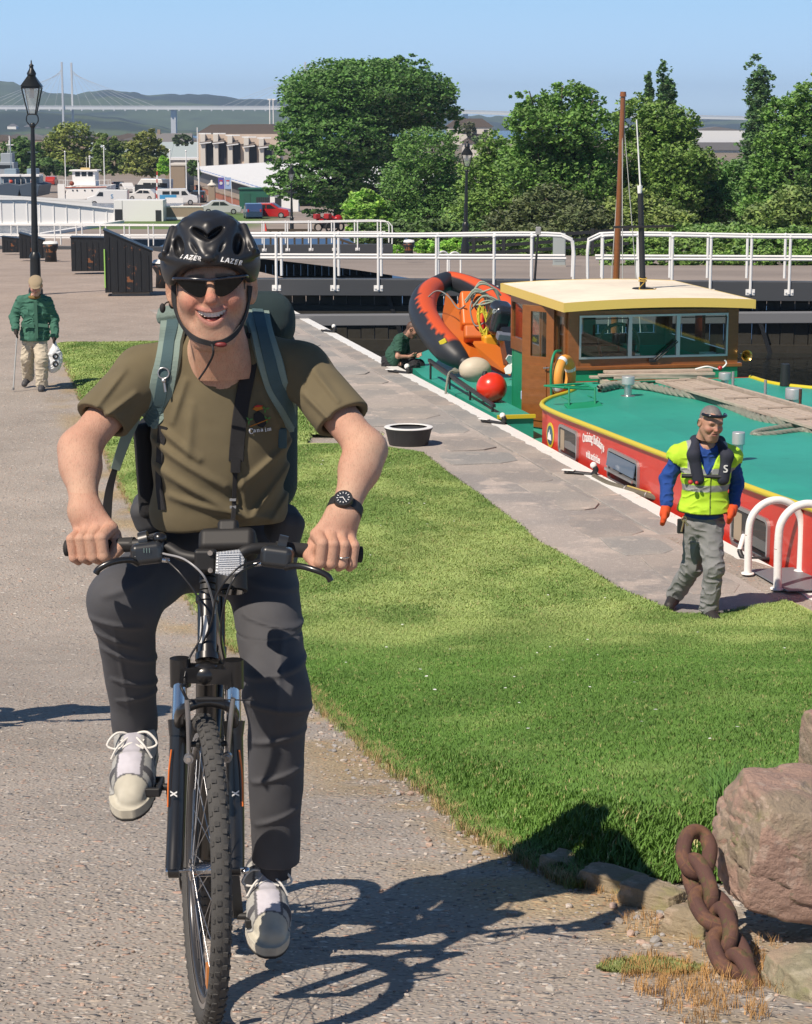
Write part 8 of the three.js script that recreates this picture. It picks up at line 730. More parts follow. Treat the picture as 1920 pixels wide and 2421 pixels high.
// ---------------------------------------------------------------- the bicycle
const bike = thing('bicycle', 'black mountain bike with orange pinstripes ridden by the smiling cyclist', 'bicycle', RO);
{ const q = rq, bk = mat([0.012, 0.012, 0.013], 0.3, { clearcoat: 0.4, clearcoatRoughness: 0.12 }), matt = mat([0.016, 0.016, 0.017], 0.55), rub = mat([0.02, 0.02, 0.021], 0.8), tyre = mat([0.075, 0.073, 0.07], 0.9, { bumpMap: R(T.grain, 12), bumpScale: 0.001 }), chrome = mat([0.62, 0.62, 0.63], 0.18, { metalness: 1 }), org = mat([0.65, 0.16, 0.03], 0.4), wht = M.whiteMatt;
  function wheel(nm, hub, yaw, lean, blur) { const m = new THREE.Matrix4().compose(hub, new THREE.Quaternion().setFromEuler(new THREE.Euler(0, yaw, lean, 'YZX')), V(1, 1, 1)), A = (g) => { g.applyMatrix4(m); return g; }; const tor = (R1, r, a, b) => { const g = new THREE.TorusGeometry(R1, r, a, b); g.rotateY(PI / 2); return g; };
    const knobs = []; const n = 66; for (let i = 0; i < n; i++) { const a = i / n * 2 * PI; for (const [x, ph, w] of [[-0.0075, 0, 0.01], [0.0075, 0.5, 0.01], [-0.0178, 0.25, 0.008], [0.0178, 0.75, 0.008]]) { const t = a + ph * 2 * PI / n, g = new THREE.BoxGeometry(w, 0.0038, 0.01); const rr = abs(x) > 0.015 ? 0.3345 : 0.3432; g.rotateZ(x > 0.015 ? -0.7 : x < -0.015 ? 0.7 : 0); g.translate(x, rr, 0); g.rotateX(t); knobs.push(g); } }
    const w = part(bike, nm, A(mg([tor(0.322, 0.0215, 14, 90), ...knobs])), tyre); const rim = lathe([[0.281, -0.011], [0.276, -0.006], [0.276, 0.006], [0.281, 0.011], [0.302, 0.0125], [0.3025, 0.009], [0.294, 0.0], [0.3025, -0.009], [0.302, -0.0125], [0.281, -0.011]], 80); rim.rotateZ(PI / 2); part(w, 'rim', A(rim), mat([0.08, 0.08, 0.085], 0.25, { metalness: 0.6 })); const brk = mg([[-1, 1].map((s) => { const g = lathe([[0.291, s * 0.0129], [0.302, s * 0.0129]], 80); g.rotateZ(PI / 2); return g; })]); part(w, 'brake_track', A(brk), mat([0.5, 0.5, 0.5], 0.35, { metalness: 0.9, side: THREE.DoubleSide }));
    const sp = []; for (let i = 0; i < 32; i++) { const a = i / 32 * 2 * PI, s = i % 2 ? 1 : -1, b = a + (i % 4 < 2 ? 1.3 : -1.3); sp.push(rod([s * 0.03, sin(b) * 0.021, cos(b) * 0.021], [0, sin(a) * 0.279, cos(a) * 0.279], 0.0011, 5)); } part(w, 'spokes', A(mg(sp)), mat([0.45, 0.45, 0.46], 0.3, { metalness: 0.9 })); part(w, 'hub', A(mg([cyl(0.016, 0.016, 0.07, 0, 0, 0, 0, 0, PI / 2), cyl(0.024, 0.024, 0.006, -0.03, 0, 0, 0, 0, PI / 2), cyl(0.024, 0.024, 0.006, 0.03, 0, 0, 0, 0, PI / 2), cyl(0.0055, 0.0055, 0.15, 0, 0, 0, 0, 0, PI / 2)])), chrome); const rf = box(0.014, 0.05, 0.03, 0.0, 0, 0); rf.translate(0, -0.2, 0.12); part(w, 'spoke_reflector', A(rf), mat([0.55, 0.2, 0.05], 0.3)); return m; }
  const HF1 = q(484, 2056, 4.47), wm = wheel('front_wheel', HF1, 0.2, -0.032); const X = (x, y, z) => V(x, y, z).applyMatrix4(wm);
  const rearC = V(-0.525, 0, -5.50), HR = V(rearC.x, H(rearC.x, rearC.z) + 0.345, rearC.z).sub(RO); wheel('rear_wheel', HR, 0.06, -0.035);
  // suspension fork
  const cr = q(487, 1592, 4.62), hl0 = q(490, 1562, 4.64), hl1 = q(490, 1412, 4.72), cl = q(426, 1592, 4.605), crr = q(551, 1596, 4.60), al = X(-0.068, 0, 0), ar = X(0.068, 0, 0);
  const fk = part(bike, 'fork_crown', [bar(cl.clone().add(V(-0.005, 0, 0)), cr, 0.05, 0.035), bar(cr, crr.clone().add(V(0.005, 0, 0)), 0.05, 0.035), rod(cl.clone().add(V(0, -0.03, 0)), cl.clone().add(V(0, 0.035, 0)), 0.0235, 18), rod(crr.clone().add(V(0, -0.03, 0)), crr.clone().add(V(0, 0.035, 0)), 0.0235, 18), sph(0.03, cr.x, cr.y, cr.z + 0.005, 1.2, 0.9, 1)], bk); for (const [t, e, s] of [[cl, al, -1], [crr, ar, 1]]) { const m1 = t.clone().lerp(e, 0.24), m2 = t.clone().lerp(e, 0.32), z0 = V(0, 0, -0.012); const lg = part(bike, 'fork_leg', [tube([m1, t.clone().lerp(e, 0.5).add(z0), t.clone().lerp(e, 0.8).add(z0), e.clone().add(V(0, 0.0, 0))], 0.0205, 30, 14), rod(m1.clone(), m2, 0.0255, 16, 0.021), rod(e.clone().add(V(s * 0.012, 0, 0)), e.clone().add(V(-s * 0.012, 0, 0)), 0.017, 14)], bk); part(lg, 'stanchion', rod(t, m1, 0.0165, 16), chrome); part(lg, 'orange_stripe', tube([t.clone().lerp(e, 0.38).add(V(s * 0.013, 0, 0.016)), t.clone().lerp(e, 0.5).add(V(s * 0.018, 0, 0.008)), t.clone().lerp(e, 0.68).add(V(s * 0.0185, 0, 0.002))], 0.0022, 20, 5), org); part(lg, 'lettering', [place(text('X', 0.016, 0.001), ...t.clone().lerp(e, 0.6).add(V(s * 0.004, 0, 0.021)).toArray(), 0, s * 0.25, PI / 2)], wht); }
  part(bike, 'fork_brace', tube([cl.clone().lerp(al, 0.27), X(-0.05, 0.37, 0.0), X(0, 0.385, 0.0), X(0.05, 0.37, 0), crr.clone().lerp(ar, 0.27)], 0.012, 24, 10), bk); part(bike, 'quick_release', [rod(X(0.07, 0, 0), X(0.086, 0, 0), 0.009, 12), sph(0.009, ...X(0.09, -0.004, 0.004).toArray(), 1.2, 0.8, 1.4, 10), rod(X(-0.07, 0, 0), X(-0.088, 0, 0), 0.011, 12)], chrome);
  // brakes on the rim
  for (const s of [-1, 1]) { const piv = X(s * 0.042, 0.27, 0.035), mid = X(s * 0.045, 0.34, 0.045), top = X(s * 0.05, 0.405, 0.05); const bkp = part(bike, 'brake_arm', [tube([piv, mid, top], 0.0055, 16, 8), rod(piv, piv.clone().add(V(0, 0, 0.015)), 0.011, 12)], mat([0.35, 0.35, 0.36], 0.35, { metalness: 0.8 })); part(bkp, 'brake_pad', [rod(X(s * 0.045, 0.298, 0.03), X(s * 0.02, 0.298, 0.03), 0.0065, 10), rbox(0.01, 0.012, 0.05, 0.003, ...X(s * 0.019, 0.298, 0.02).toArray())], matt); part(bkp, 'bolt', [rod(piv.clone().add(V(0, 0, 0.015)), piv.clone().add(V(0, 0, 0.02)), 0.006, 8)], chrome); }
  part(bike, 'brake_wire', [rod(X(-0.05, 0.405, 0.052), X(0.095, 0.4, 0.052), 0.0016, 6), tube([X(-0.05, 0.405, 0.05), X(-0.062, 0.43, 0.05), q(437, 1612, 4.58), q(432, 1570, 4.6)], 0.0035, 16, 6), rod(X(-0.03, 0.405, 0.053), X(0.03, 0.404, 0.053), 0.005, 8)], matt);
  // frame
  const BB = V(-0.505, H(-0.505, -5.06) + 0.292, -5.06).sub(RO), ST = q(520, 1560, 5.42), seatTop = V(ST.x, 0.98, ST.z - 0.06);
  part(bike, 'head_tube', [rod(hl0, hl1, 0.0225, 20), rod(hl0, hl0.clone().lerp(hl1, 0.1), 0.028, 20), rod(hl1.clone().lerp(hl0, 0.08), hl1, 0.027, 20)], bk); part(bike, 'head_badge', [place(prism([[-0.008, -0.03], [0.006, -0.028], [0.01, 0.01], [0.004, 0.035], [-0.008, 0.03]], 0.001), ...q(481, 1490, 4.648).toArray(), -0.15, 0, -0.05)], wht); part(bike, 'headset_spacers', [0, 1, 2, 3].map((i) => rod(hl1.clone().lerp(q(492, 1350, 4.75), i * 0.25 + 0.02), hl1.clone().lerp(q(492, 1350, 4.75), i * 0.25 + 0.21), i % 2 ? 0.018 : 0.0195, 18)), matt);
  part(bike, 'down_tube', [rod(hl0.clone().lerp(hl1, 0.2), BB, 0.026, 16, 0.024)], bk); part(bike, 'top_tube', [rod(hl0.clone().lerp(hl1, 0.85), ST, 0.021, 16, 0.017)], bk); part(bike, 'seat_tube', [rod(BB, ST.clone().add(V(0, 0.03, -0.01)), 0.018, 14), rod(ST, seatTop, 0.0135, 12)], bk); for (const s of [-1, 1]) { part(bike, 'chain_stay', rod(BB.clone().add(V(s * 0.025, 0, 0)), HR.clone().add(V(s * 0.062, 0, 0)), 0.011, 10), bk); part(bike, 'seat_stay', rod(ST.clone().add(V(s * 0.015, -0.02, -0.01)), HR.clone().add(V(s * 0.062, 0.01, 0)), 0.008, 10), bk); }
  part(bike, 'saddle', [sph(0.1, seatTop.x, seatTop.y + 0.01, seatTop.z, 0.7, 0.28, 1.1), sph(0.06, seatTop.x, seatTop.y + 0.005, seatTop.z + 0.12, 0.5, 0.35, 1.4)], rub); part(bike, 'frame_stripe', [rod(hl0.clone().lerp(BB, 0.3).add(V(-0.022, 0.01, 0.02)), hl0.clone().lerp(BB, 0.62).add(V(-0.02, 0.01, 0.02)), 0.003, 6)], wht);
  // crank set, pedals, derailleur
  const fx = V(-1, 0, -0.05).normalize(); const ring = (r, off, nm, m, teeth) => { const p = BB.clone().addScaledVector(fx, off); const sh = []; const n = teeth ?? 40; for (let i = 0; i < n * 2; i++) { const a = i / n * PI, rr = r + (teeth ? (i % 2 ? 0.003 : -0.002) : 0); sh.push([cos(a) * rr, sin(a) * rr]); } const hole = []; for (let i = 0; i < 30; i++) { const a = -i / 30 * 2 * PI; hole.push([cos(a) * r * 0.62, sin(a) * r * 0.62]); } const g = prism(sh, 0.003, { holes: [hole] }); g.rotateY(-PI / 2 + 0.05); g.translate(p.x, p.y, p.z); return part(bike, nm, g, m); };
  ring(0.088, 0.05, 'chainring', matt, 42); ring(0.066, 0.042, 'chainring', matt, 32); ring(0.096, 0.058, 'chain_guard', mat([0.02, 0.02, 0.022], 0.3)); const pl = BB.clone().addScaledVector(fx, 0.078).add(V(0, 0.172, 0.01)), pr = BB.clone().addScaledVector(fx, -0.078).add(V(0, -0.172, -0.01)); part(bike, 'crank_arm', [bar(BB.clone().addScaledVector(fx, 0.066), pl, 0.016, 0.028), rod(BB.clone().addScaledVector(fx, -0.06), BB.clone().addScaledVector(fx, 0.07), 0.02, 14), bar(BB.clone().addScaledVector(fx, 0.03), BB.clone().addScaledVector(fx, 0.055), 0.17, 0.02)], matt); part(bike, 'crank_arm', bar(BB.clone().addScaledVector(fx, -0.066), pr, 0.016, 0.028), matt); for (const [p, s] of [[pl, 1], [pr, -1]]) { const c = p.clone().addScaledVector(fx, s * 0.075); part(bike, 'pedal', [rbox(0.012, 0.024, 0.1, 0.004, c.x - 0.045, c.y, c.z), rbox(0.012, 0.024, 0.1, 0.004, c.x + 0.045, c.y, c.z), rbox(0.1, 0.022, 0.014, 0.004, c.x, c.y, c.z + 0.045), rbox(0.1, 0.022, 0.014, 0.004, c.x, c.y, c.z - 0.045), rod(p, c.clone().addScaledVector(fx, s * 0.045), 0.009, 10)], matt); }
  part(bike, 'chain', [tube([BB.clone().addScaledVector(fx, 0.05).add(V(0, 0.085, 0)), HR.clone().addScaledVector(fx, 0.045).add(V(0, 0.045, 0)), HR.clone().addScaledVector(fx, 0.045).add(V(0, -0.04, -0.03)), HR.clone().addScaledVector(fx, 0.05).add(V(0, -0.12, 0.03)), BB.clone().addScaledVector(fx, 0.05).add(V(0, -0.085, 0))], 0.004, 50, 6)], M.steelDull); part(bike, 'derailleur', [rbox(0.02, 0.06, 0.03, 0.008, ...HR.clone().addScaledVector(fx, 0.085).add(V(0, -0.05, 0.02)).toArray()), rbox(0.012, 0.09, 0.02, 0.005, ...HR.clone().addScaledVector(fx, 0.075).add(V(0, -0.1, 0.03)).toArray())], matt); const sprk = []; for (let i = 0; i < 6; i++) sprk.push(place(new THREE.CylinderGeometry(0.022 + i * 0.006, 0.022 + i * 0.006, 0.002, 24), ...HR.clone().addScaledVector(fx, 0.048 - i * 0.004).toArray(), 0, 0, PI / 2)); part(bike, 'sprockets', sprk, M.steelDull);
  // cockpit
  const sc = q(487, 1322, 4.70); part(bike, 'stem', [rod(q(492, 1352, 4.76), sc.clone().add(V(0, 0, 0.0)), 0.019, 16), rbox(0.05, 0.05, 0.028, 0.008, sc.x, sc.y, sc.z + 0.01), rod(q(492, 1375, 4.755), q(492, 1330, 4.765), 0.02, 16)], matt); part(bike, 'stem_bolt', [[-0.004, 0.02], [-0.004, -0.02]].map(([x, y]) => place(new THREE.CylinderGeometry(0.006, 0.006, 0.006, 12), sc.x + x + 0.016, sc.y + y, sc.z + 0.026, PI / 2, 0, 0)), chrome);
  const bl = [q(160, 1296, 4.785), q(300, 1288, 4.745), q(390, 1292, 4.725), q(430, 1313, 4.71), sc, q(545, 1322, 4.71), q(588, 1300, 4.725), q(660, 1297, 4.745), q(852, 1311, 4.785)]; part(bike, 'handlebar', [tube(bl, 0.0135, 90, 14)], matt); part(bike, 'grip', [rod(q(158, 1296, 4.786), q(318, 1287, 4.745), 0.0172, 20), rod(q(156, 1296, 4.787), q(164, 1296, 4.785), 0.019, 20)], rub); part(bike, 'grip', [rod(q(652, 1297, 4.745), q(852, 1311, 4.786), 0.0172, 20), rod(q(846, 1310.5, 4.785), q(855, 1311, 4.787), 0.019, 20)], rub);
  const pod = mat([0.022, 0.024, 0.027], 0.35, { clearcoat: 0.4 }); { const p = q(348, 1308, 4.70); part(bike, 'shifter', [place(new RoundedBoxGeometry(0.075, 0.05, 0.05, 3, 0.015), p.x, p.y, p.z, -0.1, 0.1, 0.12), rod(p.clone().add(V(-0.02, 0.02, -0.03)), p.clone().add(V(0.0, 0.025, -0.03)), 0.022, 14)], pod); part(bike, 'brake_lever', [tube([p.clone().add(V(-0.02, -0.02, 0.02)), q(305, 1324, 4.66), q(262, 1330, 4.64), q(232, 1346, 4.635), q(226, 1356, 4.635)], 0.0075, 24, 8)], bk); part(bike, 'lever_dial', [place(text('|||', 0.008, 0.001), p.x + 0.002, p.y + 0.012, p.z + 0.027)], mat([0.2, 0.3, 0.28], 0.4)); part(bike, 'cable_screw', [rod(p.clone().add(V(0.035, -0.012, 0.015)), p.clone().add(V(0.052, -0.014, 0.014)), 0.006, 10)], chrome); }
  { const p = q(655, 1317, 4.70); part(bike, 'shifter', [place(new RoundedBoxGeometry(0.075, 0.05, 0.05, 3, 0.015), p.x, p.y, p.z, -0.1, -0.1, -0.12), rod(p.clone().add(V(0.02, 0.02, -0.03)), p.clone().add(V(0, 0.025, -0.03)), 0.022, 14)], pod); part(bike, 'brake_lever', [tube([p.clone().add(V(0.02, -0.02, 0.02)), q(704, 1338, 4.66), q(745, 1348, 4.64), q(775, 1362, 4.635), q(782, 1374, 4.635)], 0.0075, 24, 8)], bk); part(bike, 'cable_screw', [rod(p.clone().add(V(-0.035, -0.012, 0.015)), p.clone().add(V(-0.052, -0.014, 0.014)), 0.006, 10)], chrome); }
  { const p = q(377, 1272, 4.72); part(bike, 'bell', [sph(0.0165, p.x, p.y, p.z, 1, 0.85, 1, 20), cyl(0.012, 0.014, 0.014, p.x, p.y - 0.014, p.z), rbox(0.02, 0.006, 0.008, 0.002, p.x - 0.022, p.y + 0.002, p.z)], bk); }
  { const p = q(543, 1328, 4.66); const sh = prism([[-0.027, 0.02], [0.02, 0.024], [0.03, 0.006], [0.026, -0.02], [-0.005, -0.028], [-0.03, -0.022]], 0.012, { bevel: 0.003 }); place(sh, p.x, p.y, p.z, -0.1, 0.12, 0.02); part(bike, 'front_reflector', sh, mat([0.75, 0.78, 0.82], 0.15, { transmission: 0.5, thickness: 0.01, bumpMap: R(T.weave, 3), bumpScale: 0.003 })); const rb = []; for (let i = 0; i < 9; i++) rb.push(box(0.046, 0.0022, 0.003, p.x, p.y - 0.02 + i * 0.005, p.z + 0.016, -0.1, 0.12, 0.02)); part(bike, 'reflector_ribs', rb, mat([0.7, 0.72, 0.75], 0.2)); part(bike, 'reflector_bracket', rod(p.clone().add(V(0, 0, -0.005)), sc.clone().add(V(0.03, 0, -0.01)), 0.008, 10), matt); }
  const cb = mat([0.02, 0.02, 0.022], 0.35); part(bike, 'cable', tube([q(382, 1308, 4.69), q(440, 1325, 4.62), q(480, 1360, 4.6), q(500, 1410, 4.63), q(508, 1450, 4.66)], 0.0026, 30, 6), mat([0.3, 0.3, 0.31], 0.3)); part(bike, 'cable', tube([q(612, 1325, 4.68), q(560, 1345, 4.6), q(515, 1400, 4.6), q(500, 1470, 4.62), q(480, 1520, 4.64)], 0.0026, 30, 6), cb); part(bike, 'cable', tube([q(610, 1332, 4.68), q(555, 1365, 4.6), q(530, 1430, 4.6), q(522, 1510, 4.63), q(530, 1570, 4.65), q(512, 1585, 4.6)], 0.0026, 34, 6), cb); part(bike, 'cable', tube([q(384, 1316, 4.69), q(430, 1360, 4.65), q(470, 1420, 4.64), q(476, 1500, 4.64), q(446, 1560, 4.6), q(436, 1600, 4.58)], 0.0026, 34, 6), cb);
}

{ // a companion riding just outside the frame, whose shadow falls across the path
  const p = V(-2.6, 0, -10.2); p.y = H(p.x, p.z); const r2 = copy(rider, 'second cyclist just outside the frame whose shadow crosses the path', p), b2 = copy(bike, 'bicycle of the second cyclist just outside the frame', p); }
// ---------------------------------------------------------------- the other people
function fig(label, O, o) { // o: joints in the person's own metres, clothes as fields
  const t = thing('person', label, 'person', O), c = o.cell ?? 0.012, J = o.J, sk = o.skin ?? [0.5, 0.29, 0.21];
  const hm = new THREE.Matrix4().compose(J.head, new THREE.Quaternion().setFromEuler(new THREE.Euler(o.pitch ?? 0, o.yaw ?? 0, o.roll ?? 0, 'YXZ')), V(1, 1, 1).multiplyScalar(o.hs ?? 1)); const hd = headMesh({ open: 0.001, lipW: 0.024, curve: 2, low: -0.14, cell: 0.005, neck: [0, -0.15, -0.05], ...o.face, skin: sk }, hm);
  const fin = []; for (const [w, h, fwd] of [[J.wl, J.hl, J.el], [J.wr, J.hr, J.er]]) { const d = h.clone().sub(w).normalize(), s = V(1, 0, 0).cross(d).normalize(); const L = [cap(w, h, 0.028, 0.03)]; for (let i = 0; i < 4; i++) { const b = h.clone().addScaledVector(s, (i - 1.5) * 0.02), m = b.clone().addScaledVector(d, 0.045).add(V(0, 0, 0.006)), e = m.clone().addScaledVector(d, 0.03).add(V(0, 0, -0.012)); L.push(cap(b, m, 0.011, 0.0105), cap(m, e, 0.0105, 0.009)); } const tb = h.clone().addScaledVector(s, 0.03).addScaledVector(d, -0.02); L.push(cap(tb, tb.clone().addScaledVector(s, 0.02).addScaledVector(d, 0.045), 0.013, 0.01)); fin.push(uni(L, 0.007)); }
  const core = uni([cap(J.neck, J.pel, 0.08, 0.1), cap(J.neck, J.sl, 0.04, 0.045), cap(J.neck, J.sr, 0.04, 0.045), cap(J.sl, J.el, 0.042, 0.036), cap(J.sr, J.er, 0.042, 0.036), cap(J.el, J.wl, 0.036, 0.026), cap(J.er, J.wr, 0.036, 0.026), cap(J.pel, J.kl, 0.07, 0.045), cap(J.pel, J.kr, 0.07, 0.045), cap(J.kl, J.al, 0.045, 0.035), cap(J.kr, J.ar, 0.045, 0.035)], 0.03); const bb = (m = 0.14) => { const P = Object.values(J), lo = [1e9, 1e9, 1e9], hi = [-1e9, -1e9, -1e9]; for (const p of P) { [p.x, p.y, p.z].forEach((v, i) => { lo[i] = min(lo[i], v - m); hi[i] = max(hi[i], v + m); }); } return [lo, hi]; };
  const gl = o.glove; const bodyG = surf((x, y, z) => smin(core(x, y, z), min(fin[0](x, y, z), fin[1](x, y, z)), 0.015), ...bb(), c, () => sk); part(t, 'body', mergeC([bodyG, hd]), skinMat);
  const hb = (h) => [[h.x - 0.13, h.y - 0.13, h.z - 0.13], [h.x + 0.13, h.y + 0.13, h.z + 0.13]]; if (gl) [[fin[0], J.hl], [fin[1], J.hr]].forEach(([f, h]) => part(t, 'glove', surf((x, y, z) => f(x, y, z) - (o.gk ?? 0.005), ...hb(h), 0.006), mat(gl, 0.85)));
  const wr = (x, y, z, k) => k * ((1 - abs(2 * noise3(x * 14 + 3, y * 26 + 3 * noise3(x * 9, y * 5, 0), z * 14) - 1)) ** 2);
  const leg = (k, a, r) => { const d = a.clone().sub(k).normalize(), f = uni([cap(J.pel.clone().lerp(k, 0.15).add(V((k.x - J.pel.x) * 0.5, 0, 0)), k, 0.105, r[0]), cap(k, a, r[0], r[1])], 0.04); return (x, y, z) => smax(f(x, y, z), (x - a.x) * d.x + (y - a.y) * d.y + (z - a.z) * d.z, 0.01); }; const tr = o.legR ?? [0.085, 0.075], l1 = leg(J.kl, J.al, tr), l2 = leg(J.kr, J.ar, tr), pv = ell(J.pel, 0.165, 0.13, 0.13);
  part(t, 'trousers', surf((x, y, z) => { const d = smin(pv(x, y, z), min(l1(x, y, z), l2(x, y, z)), 0.04); return abs(d) < 0.05 ? d - wr(x, y, z, 0.014) : d; }, ...bb(), c), mat(o.trouser, 0.85, clothBump(14, 0.001)));
  for (const [a, tt] of [[J.al, J.tl], [J.ar, J.tr]]) { const f = uni([cap(a.clone().add(V(0, -0.02, 0)), a.clone().lerp(tt, 0.25).add(V(0, -0.02, 0)), 0.046, 0.046), cap(a.clone().lerp(tt, 0.2), tt, 0.05, 0.046)], 0.03); const lo = [min(a.x, tt.x) - 0.1, min(a.y, tt.y) - 0.1, min(a.z, tt.z) - 0.1], hi = [max(a.x, tt.x) + 0.1, max(a.y, tt.y) + 0.1, max(a.z, tt.z) + 0.1]; const sh = part(t, 'shoe', surf(f, lo, hi, 0.009), mat(o.shoe ?? [0.03, 0.028, 0.028], 0.6)); }
  const ch = J.neck.clone().lerp(J.pel, 0.35), be = J.neck.clone().lerp(J.pel, 0.75), R3 = o.torsoR ?? [0, 0, 0]; const tors = uni([ell(ch, 0.185 * (o.wide ?? 1), 0.2, 0.125, R3), ell(be, 0.175 * (o.wide ?? 1), 0.19, 0.13 * (o.belly ?? 1), R3), cap(J.neck, J.sl, 0.06, 0.07), cap(J.neck, J.sr, 0.06, 0.07)], 0.07), sl = (s, e, w) => o.short ? (() => { const m = s.clone().lerp(e, 0.72), d = e.clone().sub(s).normalize(), f = cap(s, e, 0.072, 0.068); return (x, y, z) => smax(f(x, y, z), (x - m.x) * d.x + (y - m.y) * d.y + (z - m.z) * d.z, 0.008); })() : uni([cap(s, e, 0.074 * (o.arm ?? 1), 0.064 * (o.arm ?? 1)), cap(e, w, 0.064 * (o.arm ?? 1), 0.05 * (o.arm ?? 1))], 0.03), s1 = sl(J.sl, J.el, J.wl), s2 = sl(J.sr, J.er, J.wr); const ncut = cap(J.neck.clone().add(V(0, 0.02, 0.01)), J.head, 0.066, 0.07);
  const topF = (x, y, z) => { let d = smin(tors(x, y, z), min(s1(x, y, z), s2(x, y, z)), 0.03); if (o.coat) { d = smin(d, o.coat(x, y, z), 0.05); } if (abs(d) < 0.05) d -= wr(x, y, z, o.fold ?? 0.012); d = smax(d, -ncut(x, y, z), 0.01); return o.hem !== undefined ? smax(d, o.hem - y, 0.015) : d; }; part(t, o.topName ?? 'shirt', surf(topF, ...bb(), c, o.topCol), mat(o.topCol ? [1, 1, 1] : o.top, 0.85, { vertexColors: !!o.topCol, ...clothBump(14, 0.001) })); return { t, topF, tors, hm, bb, c, wr }; }
{ // man in the yellow waistcoat
  const p0 = gp(1680, 1473), q = (u, v, d = 17) => at(u, v, d).sub(p0), d0 = -p0.z; const Z = (u, v, dz = 0) => q(u, v, d0 + dz);
  const J = { head: Z(1682, 1000, 0.05), neck: Z(1672, 1058, 0.16), sl: Z(1606, 1078, 0.2), sr: Z(1728, 1082, 0.2), el: Z(1577, 1135, 0.22), er: Z(1742, 1140, 0.25), wl: Z(1577, 1190, 0.1), wr: Z(1736, 1192, 0.18), hl: Z(1572, 1215, 0.06), hr: Z(1730, 1212, 0.12), pel: Z(1664, 1235, 0.22), kl: Z(1637, 1340, 0.28), kr: Z(1688, 1342, 0.06), al: Z(1596, 1408, 0.55), ar: Z(1676, 1445, 0.12), tl: Z(1583, 1433, 0.42), tr: Z(1694, 1470, -0.05) };
  const F = fig('man in a yellow reflective waistcoat, navy lifejacket and orange gloves walking by the barge', p0, { J, hs: 1.12, yaw: 0.3, pitch: 0.28, roll: -0.05, cell: 0.011, skin: [0.46, 0.25, 0.175], face: { smile: 0.2, lipW: 0.025, curve: 3, open: 0.003, hair: (x, y, z) => y > 0.075 + 0.02 * noise3(x * 60, 1, 1) || (y > 0.0 && z < 0.0 && hypot(abs(x) - 0.085, y, z + 0.012) > 0.035) || z < -0.06, hairC: [0.16, 0.15, 0.145], stubble: 0.3 }, arm: 0.84, wide: 0.93, gk: 0.012, glove: [0.62, 0.07, 0.012], trouser: [0.23, 0.236, 0.24], shoe: [0.025, 0.022, 0.022], legR: [0.074, 0.07], topName: 'fleece', top: [0.012, 0.06, 0.28], fold: 0.014 });
  const yTop = J.neck.y, hem = Z(1664, 1222).y, b1 = Z(1664, 1158).y, b2 = Z(1664, 1118).y, cx = J.neck.x; const inf = ell(V(0, 0, 0), 1, 1, 1); const armL = cap(J.sl, J.el, 0.082, 0.08), armR = cap(J.sr, J.er, 0.082, 0.08); const vestF = (x, y, z) => { let d = F.tors(x, y, z); d = smin(d, ell(J.pel.clone().add(V(0, 0.06, 0)), 0.185, 0.16, 0.15)(x, y, z), 0.06); if (abs(d) < 0.05) d -= 0.028 + F.wr(x, y, z, 0.008); d = smax(d, -armL(x, y, z), 0.01); d = smax(d, -armR(x, y, z), 0.01); const vn = (y - (yTop - 0.22)) * 0.45 - abs(x - cx); d = smax(d, z > J.neck.z - 0.02 ? vn + 0.004 : -1, 0.008); return smax(d, hem - y + 0.03 * abs(x - cx), 0.012); };
  const g = surf(vestF, ...F.bb(), 0.009, (x, y, z) => { const band = abs(y - b1) < 0.024 || abs(y - b2) < 0.022 || (y > b2 && abs(abs(x - cx) - 0.135) < 0.026); const edge = y < hem + 0.012 + 0.03 * abs(x - cx) || (abs(x - cx - 0.02) < 0.006 && z > J.neck.z && y < b2); return edge ? [0.03, 0.04, 0.02] : band ? [0.33, 0.34, 0.35] : [0.52, 0.82, 0.04]; }); part(F.t, 'waistcoat', g, mat([1, 1, 1], 0.7, { vertexColors: true, ...clothBump(16, 0.001) }));
  const navy = mat([0.022, 0.026, 0.045], 0.75, clothBump(12, 0.001)), lj = [[1632, 1075, 1652, 1145], [1712, 1078, 1710, 1145]].map(([u0, v0, u1, v1]) => { const a = Z(u0 + 8, v0, 0.06), b = Z(u1, v1 - 12, 0.05); return uni([cap(a, b, 0.046, 0.05), cap(Z(u0 + (u0 < 1670 ? 14 : -14), v0 - 30, 0.16), a, 0.04, 0.046)], 0.04); }), col = uni([cap(Z(1645, 1042, 0.22), Z(1672, 1038, 0.32), 0.05, 0.05), cap(Z(1672, 1038, 0.32), Z(1702, 1044, 0.22), 0.05, 0.05)], 0.04); const lf = (x, y, z) => smin(min(lj[0](x, y, z), lj[1](x, y, z)), col(x, y, z), 0.03); const life = part(F.t, 'lifejacket', surf(lf, ...F.bb(), 0.009), navy); part(life, 'belt', [rod(Z(1612, 1125, 0.06), Z(1718, 1128, 0.02), 0.018, 8)], K.black); const lg = hit(1716, 1108, lf, p0, 14); if (lg) part(life, 'white_mark', place(text('S', 0.06, 0.004), lg.p.x, lg.p.y, lg.p.z + 0.004, 0, 0.2, 0), M.whiteMatt); const rt = Z(1633, 1140, -0.02); part(life, 'red_toggle', [sph(0.02, rt.x, rt.y, rt.z), sph(0.014, rt.x + 0.05, rt.y - 0.005, rt.z)], mat([0.45, 0.03, 0.03], 0.5));
